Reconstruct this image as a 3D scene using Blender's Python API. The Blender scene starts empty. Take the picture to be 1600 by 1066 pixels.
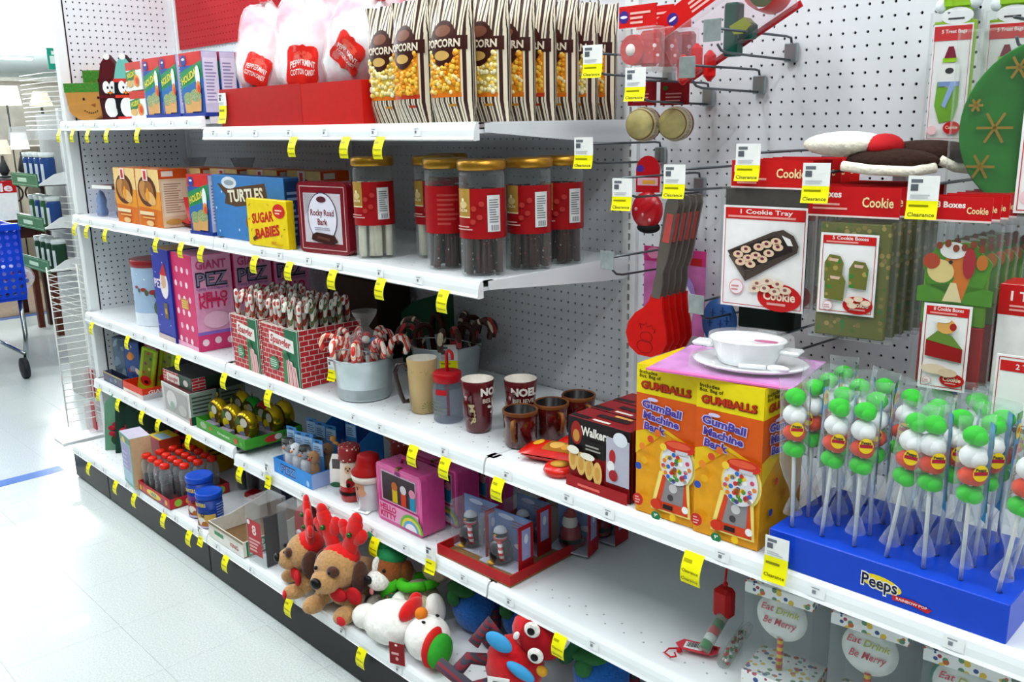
import bpy, math, random
from math import sin, cos, pi, radians
from mathutils import Vector, Matrix
random.seed(7)
scene = bpy.context.scene
COL = scene.collection
# ---------------------------------------------------------------- camera, light, exposure
cam_d = bpy.data.cameras.new('camera'); cam = bpy.data.objects.new('camera', cam_d); COL.objects.link(cam)
cam_d.sensor_fit = 'HORIZONTAL'; cam_d.sensor_width = 36.0; cam_d.lens = 1415.05 / 1600 * 36.0
cam_d.clip_start = .05; cam_d.clip_end = 200
_r = Vector((0.69574, 0.71807, -0.0181)); _u = Vector((-0.15686, 0.17648, 0.97173)); _f = Vector((-0.70096, 0.67322, -0.23542))
cam.matrix_world = Matrix(((_r.x, _u.x, -_f.x, 3.8536), (_r.y, _u.y, -_f.y, -1.7804), (_r.z, _u.z, -_f.z, 1.4182), (0, 0, 0, 1)))
scene.camera = cam
world = bpy.data.worlds.new('store_air'); scene.world = world; world.use_nodes = True
world.node_tree.nodes['Background'].inputs[0].default_value = (.93, .97, 1.0, 1)
world.node_tree.nodes['Background'].inputs[1].default_value = .055
vs = scene.view_settings
vs.view_transform = 'Standard'; vs.look = 'None'; vs.gamma = 1.0; vs.exposure = 0.0; vs.use_curve_mapping = False
scene.cycles.max_bounces = 6; scene.cycles.transparent_max_bounces = 24; scene.cycles.caustics_reflective = False; scene.cycles.caustics_refractive = False
LAMP_POWER = 40
CEIL = 3.4
# ---------------------------------------------------------------- materials
def lin(h):
    if isinstance(h, str):
        h = h.lstrip('#'); h = [int(h[i:i+2], 16) / 255 for i in (0, 2, 4)]
    return tuple(c / 12.92 if c <= .04045 else ((c + .055) / 1.055) ** 2.4 for c in h)
_M = {}
def mat(col, rough=.45, metal=0.0, noise=.06, scale=40., bump=0., alpha=None, emit=0., sheen=0., coat=0., key=None):
    """Principled material whose colour is gently broken up by a procedural noise."""
    k = key or (col, rough, metal, noise, scale, bump, alpha, emit, sheen, coat)
    if k in _M: return _M[k]
    m = bpy.data.materials.new('mat_' + str(len(_M)) + '_' + str(col).strip('#')); m.use_nodes = True
    nt = m.node_tree; b = nt.nodes['Principled BSDF']
    c = lin(col)
    b.inputs['Roughness'].default_value = rough; b.inputs['Metallic'].default_value = metal
    if rough >= .3 and not metal: b.inputs['Specular IOR Level'].default_value = .2
    if coat: b.inputs['Coat Weight'].default_value = coat
    if sheen: b.inputs['Sheen Weight'].default_value = sheen
    if emit:
        b.inputs['Emission Color'].default_value = (*c, 1); b.inputs['Emission Strength'].default_value = emit
    b.inputs['Base Color'].default_value = (*c, 1)
    if noise or bump:
        tc = nt.nodes.new('ShaderNodeTexCoord'); n = nt.nodes.new('ShaderNodeTexNoise')
        n.inputs['Scale'].default_value = scale; n.inputs['Detail'].default_value = 2
        nt.links.new(tc.outputs['Object'], n.inputs['Vector'])
        if noise:
            r = nt.nodes.new('ShaderNodeValToRGB')
            r.color_ramp.elements[0].position = .3; r.color_ramp.elements[1].position = .7
            r.color_ramp.elements[0].color = tuple(max(0, x * (1 - noise)) for x in c) + (1,)
            r.color_ramp.elements[1].color = tuple(min(1, x * (1 + noise)) for x in c) + (1,)
            nt.links.new(n.outputs['Fac'], r.inputs['Fac']); nt.links.new(r.outputs['Color'], b.inputs['Base Color'])
        if bump:
            bp = nt.nodes.new('ShaderNodeBump'); bp.inputs['Strength'].default_value = bump; bp.inputs['Distance'].default_value = .004
            nt.links.new(n.outputs['Fac'], bp.inputs['Height']); nt.links.new(bp.outputs['Normal'], b.inputs['Normal'])
    _M[k] = m
    return m
def film(col='#ffffff', clear=.85, rough=.08, key=None, crinkle=0.):
    """Thin clear plastic: mostly see-through with a sharp reflection and a faint tint."""
    k = ('film', col, clear, rough, crinkle)
    if k in _M: return _M[k]
    m = bpy.data.materials.new('film_' + str(len(_M))); m.use_nodes = True
    nt = m.node_tree; nt.nodes.clear()
    out = nt.nodes.new('ShaderNodeOutputMaterial'); tr = nt.nodes.new('ShaderNodeBsdfTransparent')
    b = nt.nodes.new('ShaderNodeBsdfPrincipled'); mx = nt.nodes.new('ShaderNodeMixShader'); lw = nt.nodes.new('ShaderNodeLayerWeight')
    c = lin(col); tr.inputs[0].default_value = (*[.5 + .5 * x for x in c], 1)
    b.inputs['Base Color'].default_value = (*c, 1); b.inputs['Roughness'].default_value = rough; b.inputs['Specular IOR Level'].default_value = .8
    lw.inputs['Blend'].default_value = .25
    mr = nt.nodes.new('ShaderNodeMapRange'); mr.inputs['To Min'].default_value = (1 - clear) * .45; mr.inputs['To Max'].default_value = min(1, 1.3 - clear)
    nt.links.new(lw.outputs['Facing'], mr.inputs['Value']); nt.links.new(mr.outputs[0], mx.inputs[0])
    nt.links.new(tr.outputs[0], mx.inputs[1]); nt.links.new(b.outputs[0], mx.inputs[2]); nt.links.new(mx.outputs[0], out.inputs[0])
    if crinkle:
        n = nt.nodes.new('ShaderNodeTexNoise'); n.inputs['Scale'].default_value = 55; n.inputs['Detail'].default_value = 3
        tc = nt.nodes.new('ShaderNodeTexCoord'); nt.links.new(tc.outputs['Object'], n.inputs['Vector'])
        bp = nt.nodes.new('ShaderNodeBump'); bp.inputs['Strength'].default_value = crinkle; bp.inputs['Distance'].default_value = .01
        nt.links.new(n.outputs['Fac'], bp.inputs['Height']); nt.links.new(bp.outputs['Normal'], b.inputs['Normal'])
    _M[k] = m
    return m
def stripes(colA, colB, freq, axis='X', duty=.5, rough=.5, twist=0., colC=None):
    """Two-colour print or weave running across one object axis; twist turns it into a candy-cane helix."""
    k = ('st', colA, colB, freq, axis, duty, rough, twist, colC)
    if k in _M: return _M[k]
    m = bpy.data.materials.new('stripe_' + str(len(_M))); m.use_nodes = True
    nt = m.node_tree; b = nt.nodes['Principled BSDF']; b.inputs['Roughness'].default_value = rough
    tc = nt.nodes.new('ShaderNodeTexCoord'); sp = nt.nodes.new('ShaderNodeSeparateXYZ'); nt.links.new(tc.outputs['Object'], sp.inputs[0])
    mu = nt.nodes.new('ShaderNodeMath'); mu.operation = 'MULTIPLY'; mu.inputs[1].default_value = freq
    nt.links.new(sp.outputs[axis], mu.inputs[0]); src = mu
    if twist:
        o = [a for a in 'XYZ' if a != axis]
        mt = nt.nodes.new('ShaderNodeMath'); mt.operation = 'MULTIPLY'; mt.inputs[1].default_value = twist
        nt.links.new(sp.outputs[o[0]], mt.inputs[0])
        ad = nt.nodes.new('ShaderNodeMath'); ad.operation = 'ADD'; nt.links.new(mu.outputs[0], ad.inputs[0]); nt.links.new(mt.outputs[0], ad.inputs[1]); src = ad
    fr = nt.nodes.new('ShaderNodeMath'); fr.operation = 'FRACT'; nt.links.new(src.outputs[0], fr.inputs[0])
    r = nt.nodes.new('ShaderNodeValToRGB'); r.color_ramp.interpolation = 'CONSTANT'
    r.color_ramp.elements[0].color = (*lin(colA), 1); r.color_ramp.elements[1].position = duty; r.color_ramp.elements[1].color = (*lin(colB), 1)
    if colC:
        e = r.color_ramp.elements.new(duty + (1 - duty) * .45); e.color = (*lin(colC), 1)
        e = r.color_ramp.elements.new(duty + (1 - duty) * .62); e.color = (*lin(colB), 1)
    nt.links.new(fr.outputs[0], r.inputs[0]); nt.links.new(r.outputs[0], b.inputs['Base Color'])
    _M[k] = m
    return m
def speckle(base, spots, scale, amount, rough=.5, bump=0.):
    """Voronoi spots of the given colours on a base colour (sprinkles, polka dots, popcorn, knit)."""
    k = ('sp', base, tuple(spots), scale, amount, rough, bump)
    if k in _M: return _M[k]
    m = bpy.data.materials.new('speckle_' + str(len(_M))); m.use_nodes = True
    nt = m.node_tree; b = nt.nodes['Principled BSDF']; b.inputs['Roughness'].default_value = rough
    tc = nt.nodes.new('ShaderNodeTexCoord'); v = nt.nodes.new('ShaderNodeTexVoronoi'); v.inputs['Scale'].default_value = scale
    nt.links.new(tc.outputs['Object'], v.inputs['Vector'])
    r = nt.nodes.new('ShaderNodeValToRGB'); r.color_ramp.interpolation = 'CONSTANT'
    r.color_ramp.elements[0].color = (*lin(spots[0]), 1); r.color_ramp.elements[1].color = (*lin(spots[-1]), 1); r.color_ramp.elements[1].position = 1 - 1 / len(spots)
    for i, s in enumerate(spots[1:-1]):
        e = r.color_ramp.elements.new((i + 1) / len(spots)); e.color = (*lin(s), 1)
    sx = nt.nodes.new('ShaderNodeSeparateColor'); nt.links.new(v.outputs['Color'], sx.inputs[0]); nt.links.new(sx.outputs[0], r.inputs[0])
    lt = nt.nodes.new('ShaderNodeMath'); lt.operation = 'LESS_THAN'; lt.inputs[1].default_value = amount; nt.links.new(v.outputs['Distance'], lt.inputs[0])
    mx = nt.nodes.new('ShaderNodeMix'); mx.data_type = 'RGBA'; mx.inputs[6].default_value = (*lin(base), 1)
    nt.links.new(lt.outputs[0], mx.inputs[0]); nt.links.new(r.outputs[0], mx.inputs[7]); nt.links.new(mx.outputs[2], b.inputs['Base Color'])
    if bump:
        bp = nt.nodes.new('ShaderNodeBump'); bp.invert = True; bp.inputs['Strength'].default_value = bump; bp.inputs['Distance'].default_value = .01
        nt.links.new(v.outputs['Distance'], bp.inputs['Height']); nt.links.new(bp.outputs['Normal'], b.inputs['Normal'])
    _M[k] = m
    return m
WHITE = mat('#e9ecec', .35, scale=6, noise=.02)
SHELFW = mat('#e4e8ea', .3, scale=9, noise=.03)
CHANNEL = mat('#eef2f3', .22, scale=9, noise=.02)
DARK = mat('#17181a', .7)
STEEL = mat('#8d9497', .32, metal=.9)
PAPER = mat('#f3f3ef', .6, noise=.03)
YEL = mat('#f4ec06', .5, noise=.03)
CLEAR = film('#ffffff', .9, .05)
BAGFILM = film('#ffffff', .84, .1, crinkle=.7)
# ---------------------------------------------------------------- mesh helpers
class MB:
    def __init__(s): s.v = []; s.f = []; s.mi = []; s.mats = []; s.cur = 0; s.sm = []
    def m(s, material):
        if material not in s.mats: s.mats.append(material)
        s.cur = s.mats.index(material); return s
    def add(s, vs, fs, smooth=False):
        o = len(s.v); s.v += [tuple(v) for v in vs]
        for f in fs: s.f.append(tuple(i + o for i in f)); s.mi.append(s.cur); s.sm.append(smooth)
        return s
    def box(s, x0, y0, z0, x1, y1, z1, bev=0.):
        if bev <= 0:
            v = [(x, y, z) for z in (z0, z1) for y in (y0, y1) for x in (x0, x1)]
            return s.add(v, [(0, 2, 3, 1), (4, 5, 7, 6), (0, 1, 5, 4), (2, 6, 7, 3), (0, 4, 6, 2), (1, 3, 7, 5)])
        b = bev; V = []; F = []
        rings = [(z0, b), (z0 + b, 0), (z1 - b, 0), (z1, b)]
        for z, i in rings:
            V += [(x0 + b, y0 + i, z), (x1 - b, y0 + i, z), (x1 - i, y0 + b, z), (x1 - i, y1 - b, z), (x1 - b, y1 - i, z), (x0 + b, y1 - i, z), (x0 + i, y1 - b, z), (x0 + i, y0 + b, z)]
        for k in range(3):
            for j in range(8): F.append((k*8+j, k*8+(j+1) % 8, (k+1)*8+(j+1) % 8, (k+1)*8+j))
        F.append(tuple(range(7, -1, -1))); F.append(tuple(range(24, 32)))
        return s.add(V, F)
    def lathe(s, prof, n=24, c=(0, 0, 0), cap=True, smooth=True, squash=1., axis=2):
        V = []; F = []
        for r, z in prof:
            for k in range(n):
                a = 2 * pi * k / n; p = (r * cos(a), squash * r * sin(a), z)
                if axis == 0: p = (p[2], p[0], p[1])
                elif axis == 1: p = (p[0], p[2], p[1]) if False else (-p[0], p[2], p[1])
                V.append((p[0] + c[0], p[1] + c[1], p[2] + c[2]))
        for i in range(len(prof) - 1):
            for k in range(n): F.append((i*n+k, i*n+(k+1) % n, (i+1)*n+(k+1) % n, (i+1)*n+k))
        s.add(V, F, smooth)
        if cap:
            o = len(s.v) - len(V)
            if prof[0][0] > 1e-5: s.f.append(tuple(o + k for k in range(n - 1, -1, -1))); s.mi.append(s.cur); s.sm.append(False)
            if prof[-1][0] > 1e-5: s.f.append(tuple(o + (len(prof)-1)*n + k for k in range(n))); s.mi.append(s.cur); s.sm.append(False)
        return s
    def cyl(s, c, r, h, n=20, axis=2, cap=True): return s.lathe([(r, 0), (r, h)], n, c, cap, True, 1., axis)
    def ball(s, c, r, n=14, m=9):
        if not hasattr(r, '__len__'): r = (r, r, r)
        V = []; F = []
        for i in range(m + 1):
            t = pi * i / m - pi / 2
            for k in range(n):
                a = 2 * pi * k / n; V.append((c[0] + r[0]*cos(t)*cos(a), c[1] + r[1]*cos(t)*sin(a), c[2] + r[2]*sin(t)))
        for i in range(m):
            for k in range(n): F.append((i*n+k, i*n+(k+1) % n, (i+1)*n+(k+1) % n, (i+1)*n+k))
        return s.add(V, F, True)
    def tube(s, path, r, n=8, closed=False, cap=True):
        P = [Vector(p) for p in path]; V = []; F = []; N = len(P); up = None
        for i, p in enumerate(P):
            if closed: t = P[(i+1) % N] - P[i-1]
            else: t = P[min(i+1, N-1)] - P[max(i-1, 0)]
            t.normalize()
            if up is None:
                up = Vector((0, 0, 1)) if abs(t.z) < .9 else Vector((1, 0, 0))
            a = t.cross(up)
            if a.length < 1e-5: a = t.orthogonal()
            a.normalize(); b = a.cross(t); up = b
            rr = r[i] if hasattr(r, '__len__') else r
            for k in range(n):
                an = 2 * pi * k / n; V.append(p + rr * (cos(an) * a + sin(an) * b))
        M_ = N if closed else N - 1
        for i in range(M_):
            j = (i + 1) % N
            for k in range(n): F.append((i*n+k, j*n+k, j*n+(k+1) % n, i*n+(k+1) % n))
        if cap and not closed: F.append(tuple(range(n))); F.append(tuple((N-1)*n + k for k in range(n - 1, -1, -1)))
        return s.add(V, F, True)
    def prism(s, poly, y0, y1, plane='xz'):
        """2-D outline (counter-clockwise in x,z as seen from -y) given thickness along y."""
        n = len(poly)
        def P(u, v, w): return (u, w, v) if plane == 'xz' else ((w, u, v) if plane == 'yz' else (u, v, w))
        V = [P(u, v, y0) for u, v in poly] + [P(u, v, y1) for u, v in poly]
        F = [tuple(range(n)), tuple(range(2*n-1, n-1, -1))] + [(i, i+n, (i+1) % n+n, (i+1) % n) for i in range(n)]
        return s.add(V, F)
    def xf(s, Mx, start=0):
        for i in range(start, len(s.v)): s.v[i] = tuple(Mx @ Vector(s.v[i]))
        return s
    def mesh(s, name):
        me = bpy.data.meshes.new(name); me.from_pydata(s.v, [], s.f)
        for m_ in s.mats: me.materials.append(m_)
        me.polygons.foreach_set('material_index', s.mi); me.polygons.foreach_set('use_smooth', s.sm); me.update()
        return me
    def build(s, name, parent=None, loc=None, rz=0., mod=None):
        o = bpy.data.objects.new(name, s.mesh(name)); COL.objects.link(o)
        if parent is not None: o.parent = parent
        if loc is not None: o.location = loc
        if rz: o.rotation_euler = (0, 0, rz)
        return o
def tag(o, label=None, cat=None, group=None, kind=None):
    if label: o['label'] = label
    if cat: o['category'] = cat
    if group: o['group'] = group
    if kind: o['kind'] = kind
    return o
def thing(name, label, cat, loc=(0, 0, 0), rz=0., group=None):
    o = bpy.data.objects.new(name, None); COL.objects.link(o); o.location = loc; o.rotation_euler = (0, 0, rz); o.empty_display_size = .05
    return tag(o, label, cat, group)
def dup(o, loc=None, rz=None, label=None, parent=None, rot=None, scale=None):
    c = o.copy(); COL.objects.link(c); c.parent = parent
    if loc is not None: c.location = loc
    if rz is not None: c.rotation_euler = (0, 0, rz)
    if rot is not None: c.rotation_euler = rot
    if scale is not None: c.scale = scale if hasattr(scale, '__len__') else (scale,) * 3
    if label: c['label'] = label
    for ch in list(o.children): dup(ch, parent=c)
    return c
# ---------------------------------------------------------------- flat print
_T = {}
def text_mesh(s, bold):
    k = (s, bold)
    if k not in _T:
        cu = bpy.data.curves.new('txt', 'FONT'); cu.body = s; cu.align_x = 'CENTER'; cu.size = 1.; cu.resolution_u = 2; cu.offset = bold
        ob = bpy.data.objects.new('txt', cu); COL.objects.link(ob)
        bpy.context.view_layer.update()
        me = bpy.data.meshes.new_from_object(ob.evaluated_get(bpy.context.evaluated_depsgraph_get()))
        vs = [(v.co.x, v.co.y) for v in me.vertices]; fs = [tuple(p.vertices) for p in me.polygons]
        bpy.data.objects.remove(ob); bpy.data.curves.remove(cu); bpy.data.meshes.remove(me)
        x0 = min([v[0] for v in vs] or [0]); x1 = max([v[0] for v in vs] or [1])
        _T[k] = ([(x - (x0 + x1) / 2, y - .35) for x, y in vs], fs, x1 - x0)
    return _T[k]
def plane_map(o, ux, uy):
    o, ux, uy = Vector(o), Vector(ux).normalized(), Vector(uy).normalized(); n = ux.cross(uy)
    return lambda u, v, d: o + ux * u + uy * v + n * d
def cyl_map(r, z0=0., a0=-pi/2, c=(0, 0), r1=None, h=1.):
    """u runs round the side (metres of arc from the front), v up."""
    def f(u, v, d):
        rr = (r if r1 is None else r + (r1 - r) * v / h) + d; a = a0 + u / r
        return Vector((c[0] + rr * cos(a), c[1] + rr * sin(a), z0 + v))
    return f
class Print:
    """Collects flat coloured shapes for one face; build() makes them one thin print mesh."""
    def __init__(s, fmap, step=.00035, sub=0, rough=.35): s.map = fmap; s.mb = MB(); s.k = 1; s.step = step; s.sub = sub; s.rough = rough
    def _m(s, c): return s.mb.m(c if not isinstance(c, str) else mat(c, s.rough, noise=.04))
    def _d(s):
        d = s.k * s.step; s.k += 1; return d
    def rect(s, u0, v0, u1, v1, c):
        d = s._d(); s._m(c); n = max(1, s.sub)
        V = []; F = []
        for i in range(n + 1):
            u = u0 + (u1 - u0) * i / n; V += [s.map(u, v0, d), s.map(u, v1, d)]
        for i in range(n): F.append((2*i, 2*i+2, 2*i+3, 2*i+1))
        s.mb.add(V, F, s.sub > 0); return s
    def poly(s, pts, c):
        d = s._d(); s._m(c); s.mb.add([s.map(u, v, d) for u, v in pts], [tuple(range(len(pts)))]); return s
    def ell(s, u, v, ru, rv, c, n=18, rot=0.):
        ca, sa = cos(rot), sin(rot)
        return s.poly([(u + ru*cos(a)*ca - rv*sin(a)*sa, v + ru*cos(a)*sa + rv*sin(a)*ca) for a in [2*pi*i/n for i in range(n)]], c)
    def dots(s, pts, r, cols, n=10):
        for i, (u, v) in enumerate(pts):
            s.k -= 1 if i else 0
            s.ell(u, v, r, r, cols[i % len(cols)], n)
        return s
    def ring(s, u0, v0, u1, v1, t, c):
        for a in ((u0, v0, u1, v0+t), (u0, v1-t, u1, v1), (u0, v0+t, u0+t, v1-t), (u1-t, v0+t, u1, v1-t)):
            s.rect(*a, c); s.k -= 1
        s.k += 1; return s
    def lines(s, u0, v0, u1, v1, n, c, fill=.45):
        """Grey bars standing in for copy too small to read in the photograph."""
        h = (v1 - v0) / n; rnd = random.Random(n * 131 + int(abs(u1) * 999))
        for i in range(n):
            s.rect(u0, v0 + i*h, u0 + (u1-u0) * rnd.uniform(.6, 1), v0 + i*h + h*fill, c); s.k -= 1
        s.k += 1; return s
    def text(s, t, u, v, h, c, bold=.02, w=None, rot=0., shear=0., arch=0.):
        vs, fs, tw = text_mesh(t, bold); sc = h / .7; sx = sc if w is None else w / max(tw, 1e-6)
        d = s._d(); s._m(c); ca, sa = cos(rot), sin(rot); V = []
        for x, y in vs:
            X = x * sx + y * sc * shear; Y = y * sc - arch * (x / max(tw, 1e-6) * 2) ** 2
            V.append(s.map(u + X*ca - Y*sa, v + X*sa + Y*ca, d))
        s.mb.add(V, fs); return s
    def patch(s, u0, v0, u1, v1, c, nu=6, nv=6):
        d = s._d(); s._m(c); V = []; F = []
        for j in range(nv + 1):
            for i in range(nu + 1): V.append(s.map(u0 + (u1-u0)*i/nu, v0 + (v1-v0)*j/nv, d))
        for j in range(nv):
            for i in range(nu): a = j*(nu+1)+i; F.append((a, a+1, a+nu+2, a+nu+1))
        s.mb.add(V, F, True); return s
    def disc(s, u, v, ru, rv, c, n=20, rings=3, shape=None, rot=0.):
        """Disc (or star-shaped outline) that follows a curved face."""
        d = s._d(); s._m(c); V = [s.map(u, v, d)]; F = []
        for k in range(1, rings + 1):
            for i in range(n):
                a = 2*pi*i/n; q_ = (shape(a) if shape else 1.) * k / rings
                x, y = ru*q_*cos(a), rv*q_*sin(a); V.append(s.map(u + x*cos(rot) - y*sin(rot), v + x*sin(rot) + y*cos(rot), d))
        for i in range(n): F.append((0, 1+i, 1+(i+1) % n))
        for k in range(rings - 1):
            for i in range(n): a = 1+k*n+i; b_ = 1+k*n+(i+1) % n; F.append((a, a+n, b_+n, b_))
        s.mb.add(V, F, True); return s
    def build(s, name, parent): return s.mb.build(name, parent)
def carton(name, label, cat, loc, w, d, h, rz=0., col='#cc2222', side=None, top=None, group=None, bev=.0012, rough=.38):
    """Closed box with its front-left-bottom corner at loc. Returns (object, front, right, top prints)."""
    mb = MB(); mb.m(mat(col, rough)).box(0, 0, 0, w, d, h, bev)
    o = mb.build(name, None, loc, radians(rz)); tag(o, label, cat, group)
    if side:
        for k, p in enumerate(o.data.polygons):
            if abs(p.normal.x) > .9: 
                if len(o.data.materials) < 2: o.data.materials.append(mat(side, rough))
                p.material_index = 1
    if top:
        o.data.materials.append(mat(top, rough)); t = len(o.data.materials) - 1
        for p in o.data.polygons:
            if p.normal.z > .9: p.material_index = t
    fr = Print(plane_map((0, 0, 0), (1, 0, 0), (0, 0, 1)))
    rt = Print(plane_map((w, 0, 0), (0, 1, 0), (0, 0, 1)))
    tp = Print(plane_map((0, 0, h), (1, 0, 0), (0, 1, 0)))
    return o, fr, rt, tp
def tray(name, label, cat, loc, w, d, h, rz=0., col='#cc2222', inside=None, hb=None, t=.003, group=None):
    """Open-topped card tray; hb is the height of the back and rear of the sides."""
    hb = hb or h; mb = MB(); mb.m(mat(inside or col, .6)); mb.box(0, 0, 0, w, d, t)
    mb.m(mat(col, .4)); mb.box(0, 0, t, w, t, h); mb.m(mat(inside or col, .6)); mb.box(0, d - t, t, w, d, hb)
    for x in (0, w - t):
        mb.m(mat(col, .4)); mb.prism([(t, t), (d - t, t), (d - t, hb), (d * .35 if hb > h else d - t, h if hb > h else hb), (t, h)], x, x + t, 'yz')
    o = mb.build(name, None, loc, radians(rz)); tag(o, label, cat, group)
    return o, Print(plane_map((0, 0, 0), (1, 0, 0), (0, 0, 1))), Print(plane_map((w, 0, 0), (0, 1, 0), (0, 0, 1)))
# ---------------------------------------------------------------- the store shell
W = 1.2192; IN = .0254; D = .506; DK = .636
Z1A, Z1, Z2, Z3, Z4A, Z4, ZD = 1.450, 1.418, 1.0875, .689, .404, .384, .1415
mb = MB(); mb.m(mat('#cfd6d5', .5)).box(-32, -9, -.1, 9, 16, -.004); floor = tag(mb.build('floor'), kind='structure')
TILE = mat('#c6cecc', .2, noise=.13, scale=190., coat=.25)
def tile_mesh():
    m_ = MB(); m_.m(TILE).box(.0003, .0003, -.004, .3045, .3045, 0); return m_.mesh('floor_tile')
tm = tile_mesh()
def tile(i, j):
    o = bpy.data.objects.new('floor_tile', tm); COL.objects.link(o); o.parent = floor; o.location = (i * .3048 - .2, j * .3048 - .05, 0)
cells = set()
for i in range(-7, 10):
    for j in range(-9, 1):
        x, y = i * .3048 - .2, j * .3048 - .05
        # near tiles the photo shows, in front of and left of the shelving
        if (y < -.45 and x < 2.6 and y > -2.6 and x > -2.3 + (y + .5) * -.6) or (x < -.4 and x > -2.4 and y > -2.2): cells.add((i, j))
for c in sorted(cells): tile(*c)
mb = MB(); mb.m(TILE)
for i in range(-100, 30):
    for j in range(-28, 50):
        if (i, j) in cells: continue
        x, y = i * .3048 - .2, j * .3048 - .05
        mb.box(x + .0003, y + .0003, -.004, x + .3045, y + .3045, 0)
tag(mb.build('floor_tiles_far', floor), kind='stuff')
mb = MB(); mb.m(mat('#2a62b0', .35)).box(-.19, -5.2, 0, -.115, -.64, .0008); mb.build('floor_stripe', floor)
mb = MB(); mb.m(mat('#2a4d86', .4)).box(-3.9, -6, 0, -3.8, 6, .0008); mb.build('floor_stripe', floor)
mb = MB(); mb.m(mat('#6b5a48', .8, noise=.15, scale=25)).box(-7.0, -5.5, 0, -3.9, 6, .0025); mb.build('carpet', floor)
mb = MB(); mb.m(mat('#eef1f1', .8, noise=.04, scale=30)).box(-32, -9, CEIL, 9, 16, CEIL + .1); ceiling = tag(mb.build('ceiling'), kind='structure')
for nm, b_ in (('wall_far', (-32.2, -9, 0, -32, 16, CEIL)), ('wall_rear', (-32, 16, 0, 9, 16.2, CEIL)), ):
    mb = MB(); mb.m(mat('#cfd3cf', .7, scale=3)).box(*b_); tag(mb.build(nm), kind='structure')
mb = MB(); mb.m(mat('#d2cec4', .8, noise=.10, scale=9.)).box(-7.15, -4.5, 0, -7.0, 7, 1.93); mb.m(mat('#d8d8d2', .5)).box(-7.2, -4.5, 1.93, -6.95, 7, 1.97)
tag(mb.build('wall_partition'), kind='structure')
# fluorescent ceiling strips, running across the aisle
lamp_body = MB(); lamp_body.m(WHITE).prism([(-.12, .0), (.12, .0), (.07, .06), (-.07, .06)], -1.2, 1.2)
lamp_tube = MB(); lamp_tube.m(mat('#f6fbff', .4, noise=0, emit=9.))
for sx in (-.045, .045): lamp_tube.lathe([(.016, -1.17), (.016, 1.17)], 10, (sx, 0, -.018), axis=1)
lbm, ltm = lamp_body.mesh('housing'), lamp_tube.mesh('tube')
def strip_light(x, y, power, n):
    t = thing('ceiling_light', 'white twin-tube fluorescent strip on the store ceiling', 'ceiling light', (x, y, CEIL - .06), 0, 'ceiling strip lights')
    for nm, me in (('housing', lbm), ('tube', ltm)):
        o = bpy.data.objects.new(nm, me); COL.objects.link(o); o.parent = t
    if power:
        l = bpy.data.lights.new('strip_lamp', 'AREA'); l.shape = 'RECTANGLE'; l.size = .26; l.size_y = 2.4; l.energy = power; l.color = (.95, .985, 1.0)
        lo = bpy.data.objects.new('strip_lamp', l); COL.objects.link(lo); lo.parent = t; lo.location = (0, 0, -.045)
for i, x in enumerate([6.0, 4.2, 2.4, .6, -1.2, -3.0, -5.0]):
    for y in (-1.5, 1.6): strip_light(x, y, LAMP_POWER if y < 0 else 0, i)
for i, x in enumerate([-8, -10.5, -13, -15.5, -18, -21, -24, -28]):
    for y in (-.5, 2.6, 5.7): strip_light(x, y, 420 if i < 6 and y < 5 else 0, i)
# ---------------------------------------------------------------- perforated steel
def pegboard(mb, nx, nz, hole, pitch=IN, x0=0., z0=0., mask=None):
    """nx by nz cells in the local x,z plane facing -y, each with an eight-sided hole."""
    h = pitch / 2; O = [(-h, -h), (0, -h), (h, -h), (h, 0), (h, h), (0, h), (-h, h), (-h, 0)]
    R_ = [(hole * cos(radians(a)), hole * sin(radians(a))) for a in (225, 270, 315, 0, 45, 90, 135, 180)]
    V = []; F = []
    for i in range(nx):
        for k in range(nz):
            cx, cz = x0 + (i + .5) * pitch, z0 + (k + .5) * pitch; b_ = len(V)
            if mask and not mask(i, k):
                V += [(cx - h, 0, cz - h), (cx + h, 0, cz - h), (cx + h, 0, cz + h), (cx - h, 0, cz + h)]; F.append((b_, b_+1, b_+2, b_+3)); continue
            V += [(cx + a, 0, cz + c) for a, c in O] + [(cx + a, 0, cz + c) for a, c in R_] + [(cx + a, .004, cz + c) for a, c in R_]
            for j in range(8):
                j2 = (j + 1) % 8; F.append((b_+j, b_+j2, b_+8+j2, b_+8+j)); F.append((b_+8+j, b_+8+j2, b_+16+j2, b_+16+j))
    mb.add(V, F)
PANEL = mat('#dfe2e6', .45, noise=.03, scale=5)
REDP = mat('#b5161f', .42, noise=.05, scale=8)
gondola = tag(thing('wall_back', 'long perforated white steel back of the shelving run with red header panels', None), kind='structure')
end_wing = tag(thing('wall_left', 'perforated white end panel and post closing the shelving run by the wire rack', None), kind='structure')
plinth = tag(thing('baseboard_front', 'black kick plate along the floor under the shelving run', None), kind='structure')
HT = 2.15
for bay in range(4):
    x0 = bay * W + .02
    mb = MB(); mb.m(PANEL); nz = int((HT - .14) / IN); pegboard(mb, 46, nz, .0031, x0=x0 + (W - .04 - 46 * IN) / 2, z0=.14)
    mb.box(x0 - .01, .001, .14, x0 + (W - .04 - 46*IN)/2, .003, .14 + nz*IN); e = x0 + (W - .04 + 46*IN)/2
    mb.box(e, .001, .14, bay*W + W - .01, .003, .14 + nz*IN)
    mb.build('back_panel', gondola)
    mb = MB(); mb.m(DARK).box(x0, .02, .1, bay*W + W - .02, .03, HT); mb.build('panel_core', gondola)
    if bay < 2:
        mb = MB(); mb.m(REDP); pegboard(mb, 46, 15, .0028, x0=x0 + (W - .04 - 46*IN)/2, z0=1.735); mb.xf(Matrix.Translation((0, -.006, 0)))
        mb.build('red_header_panel', gondola)
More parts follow.
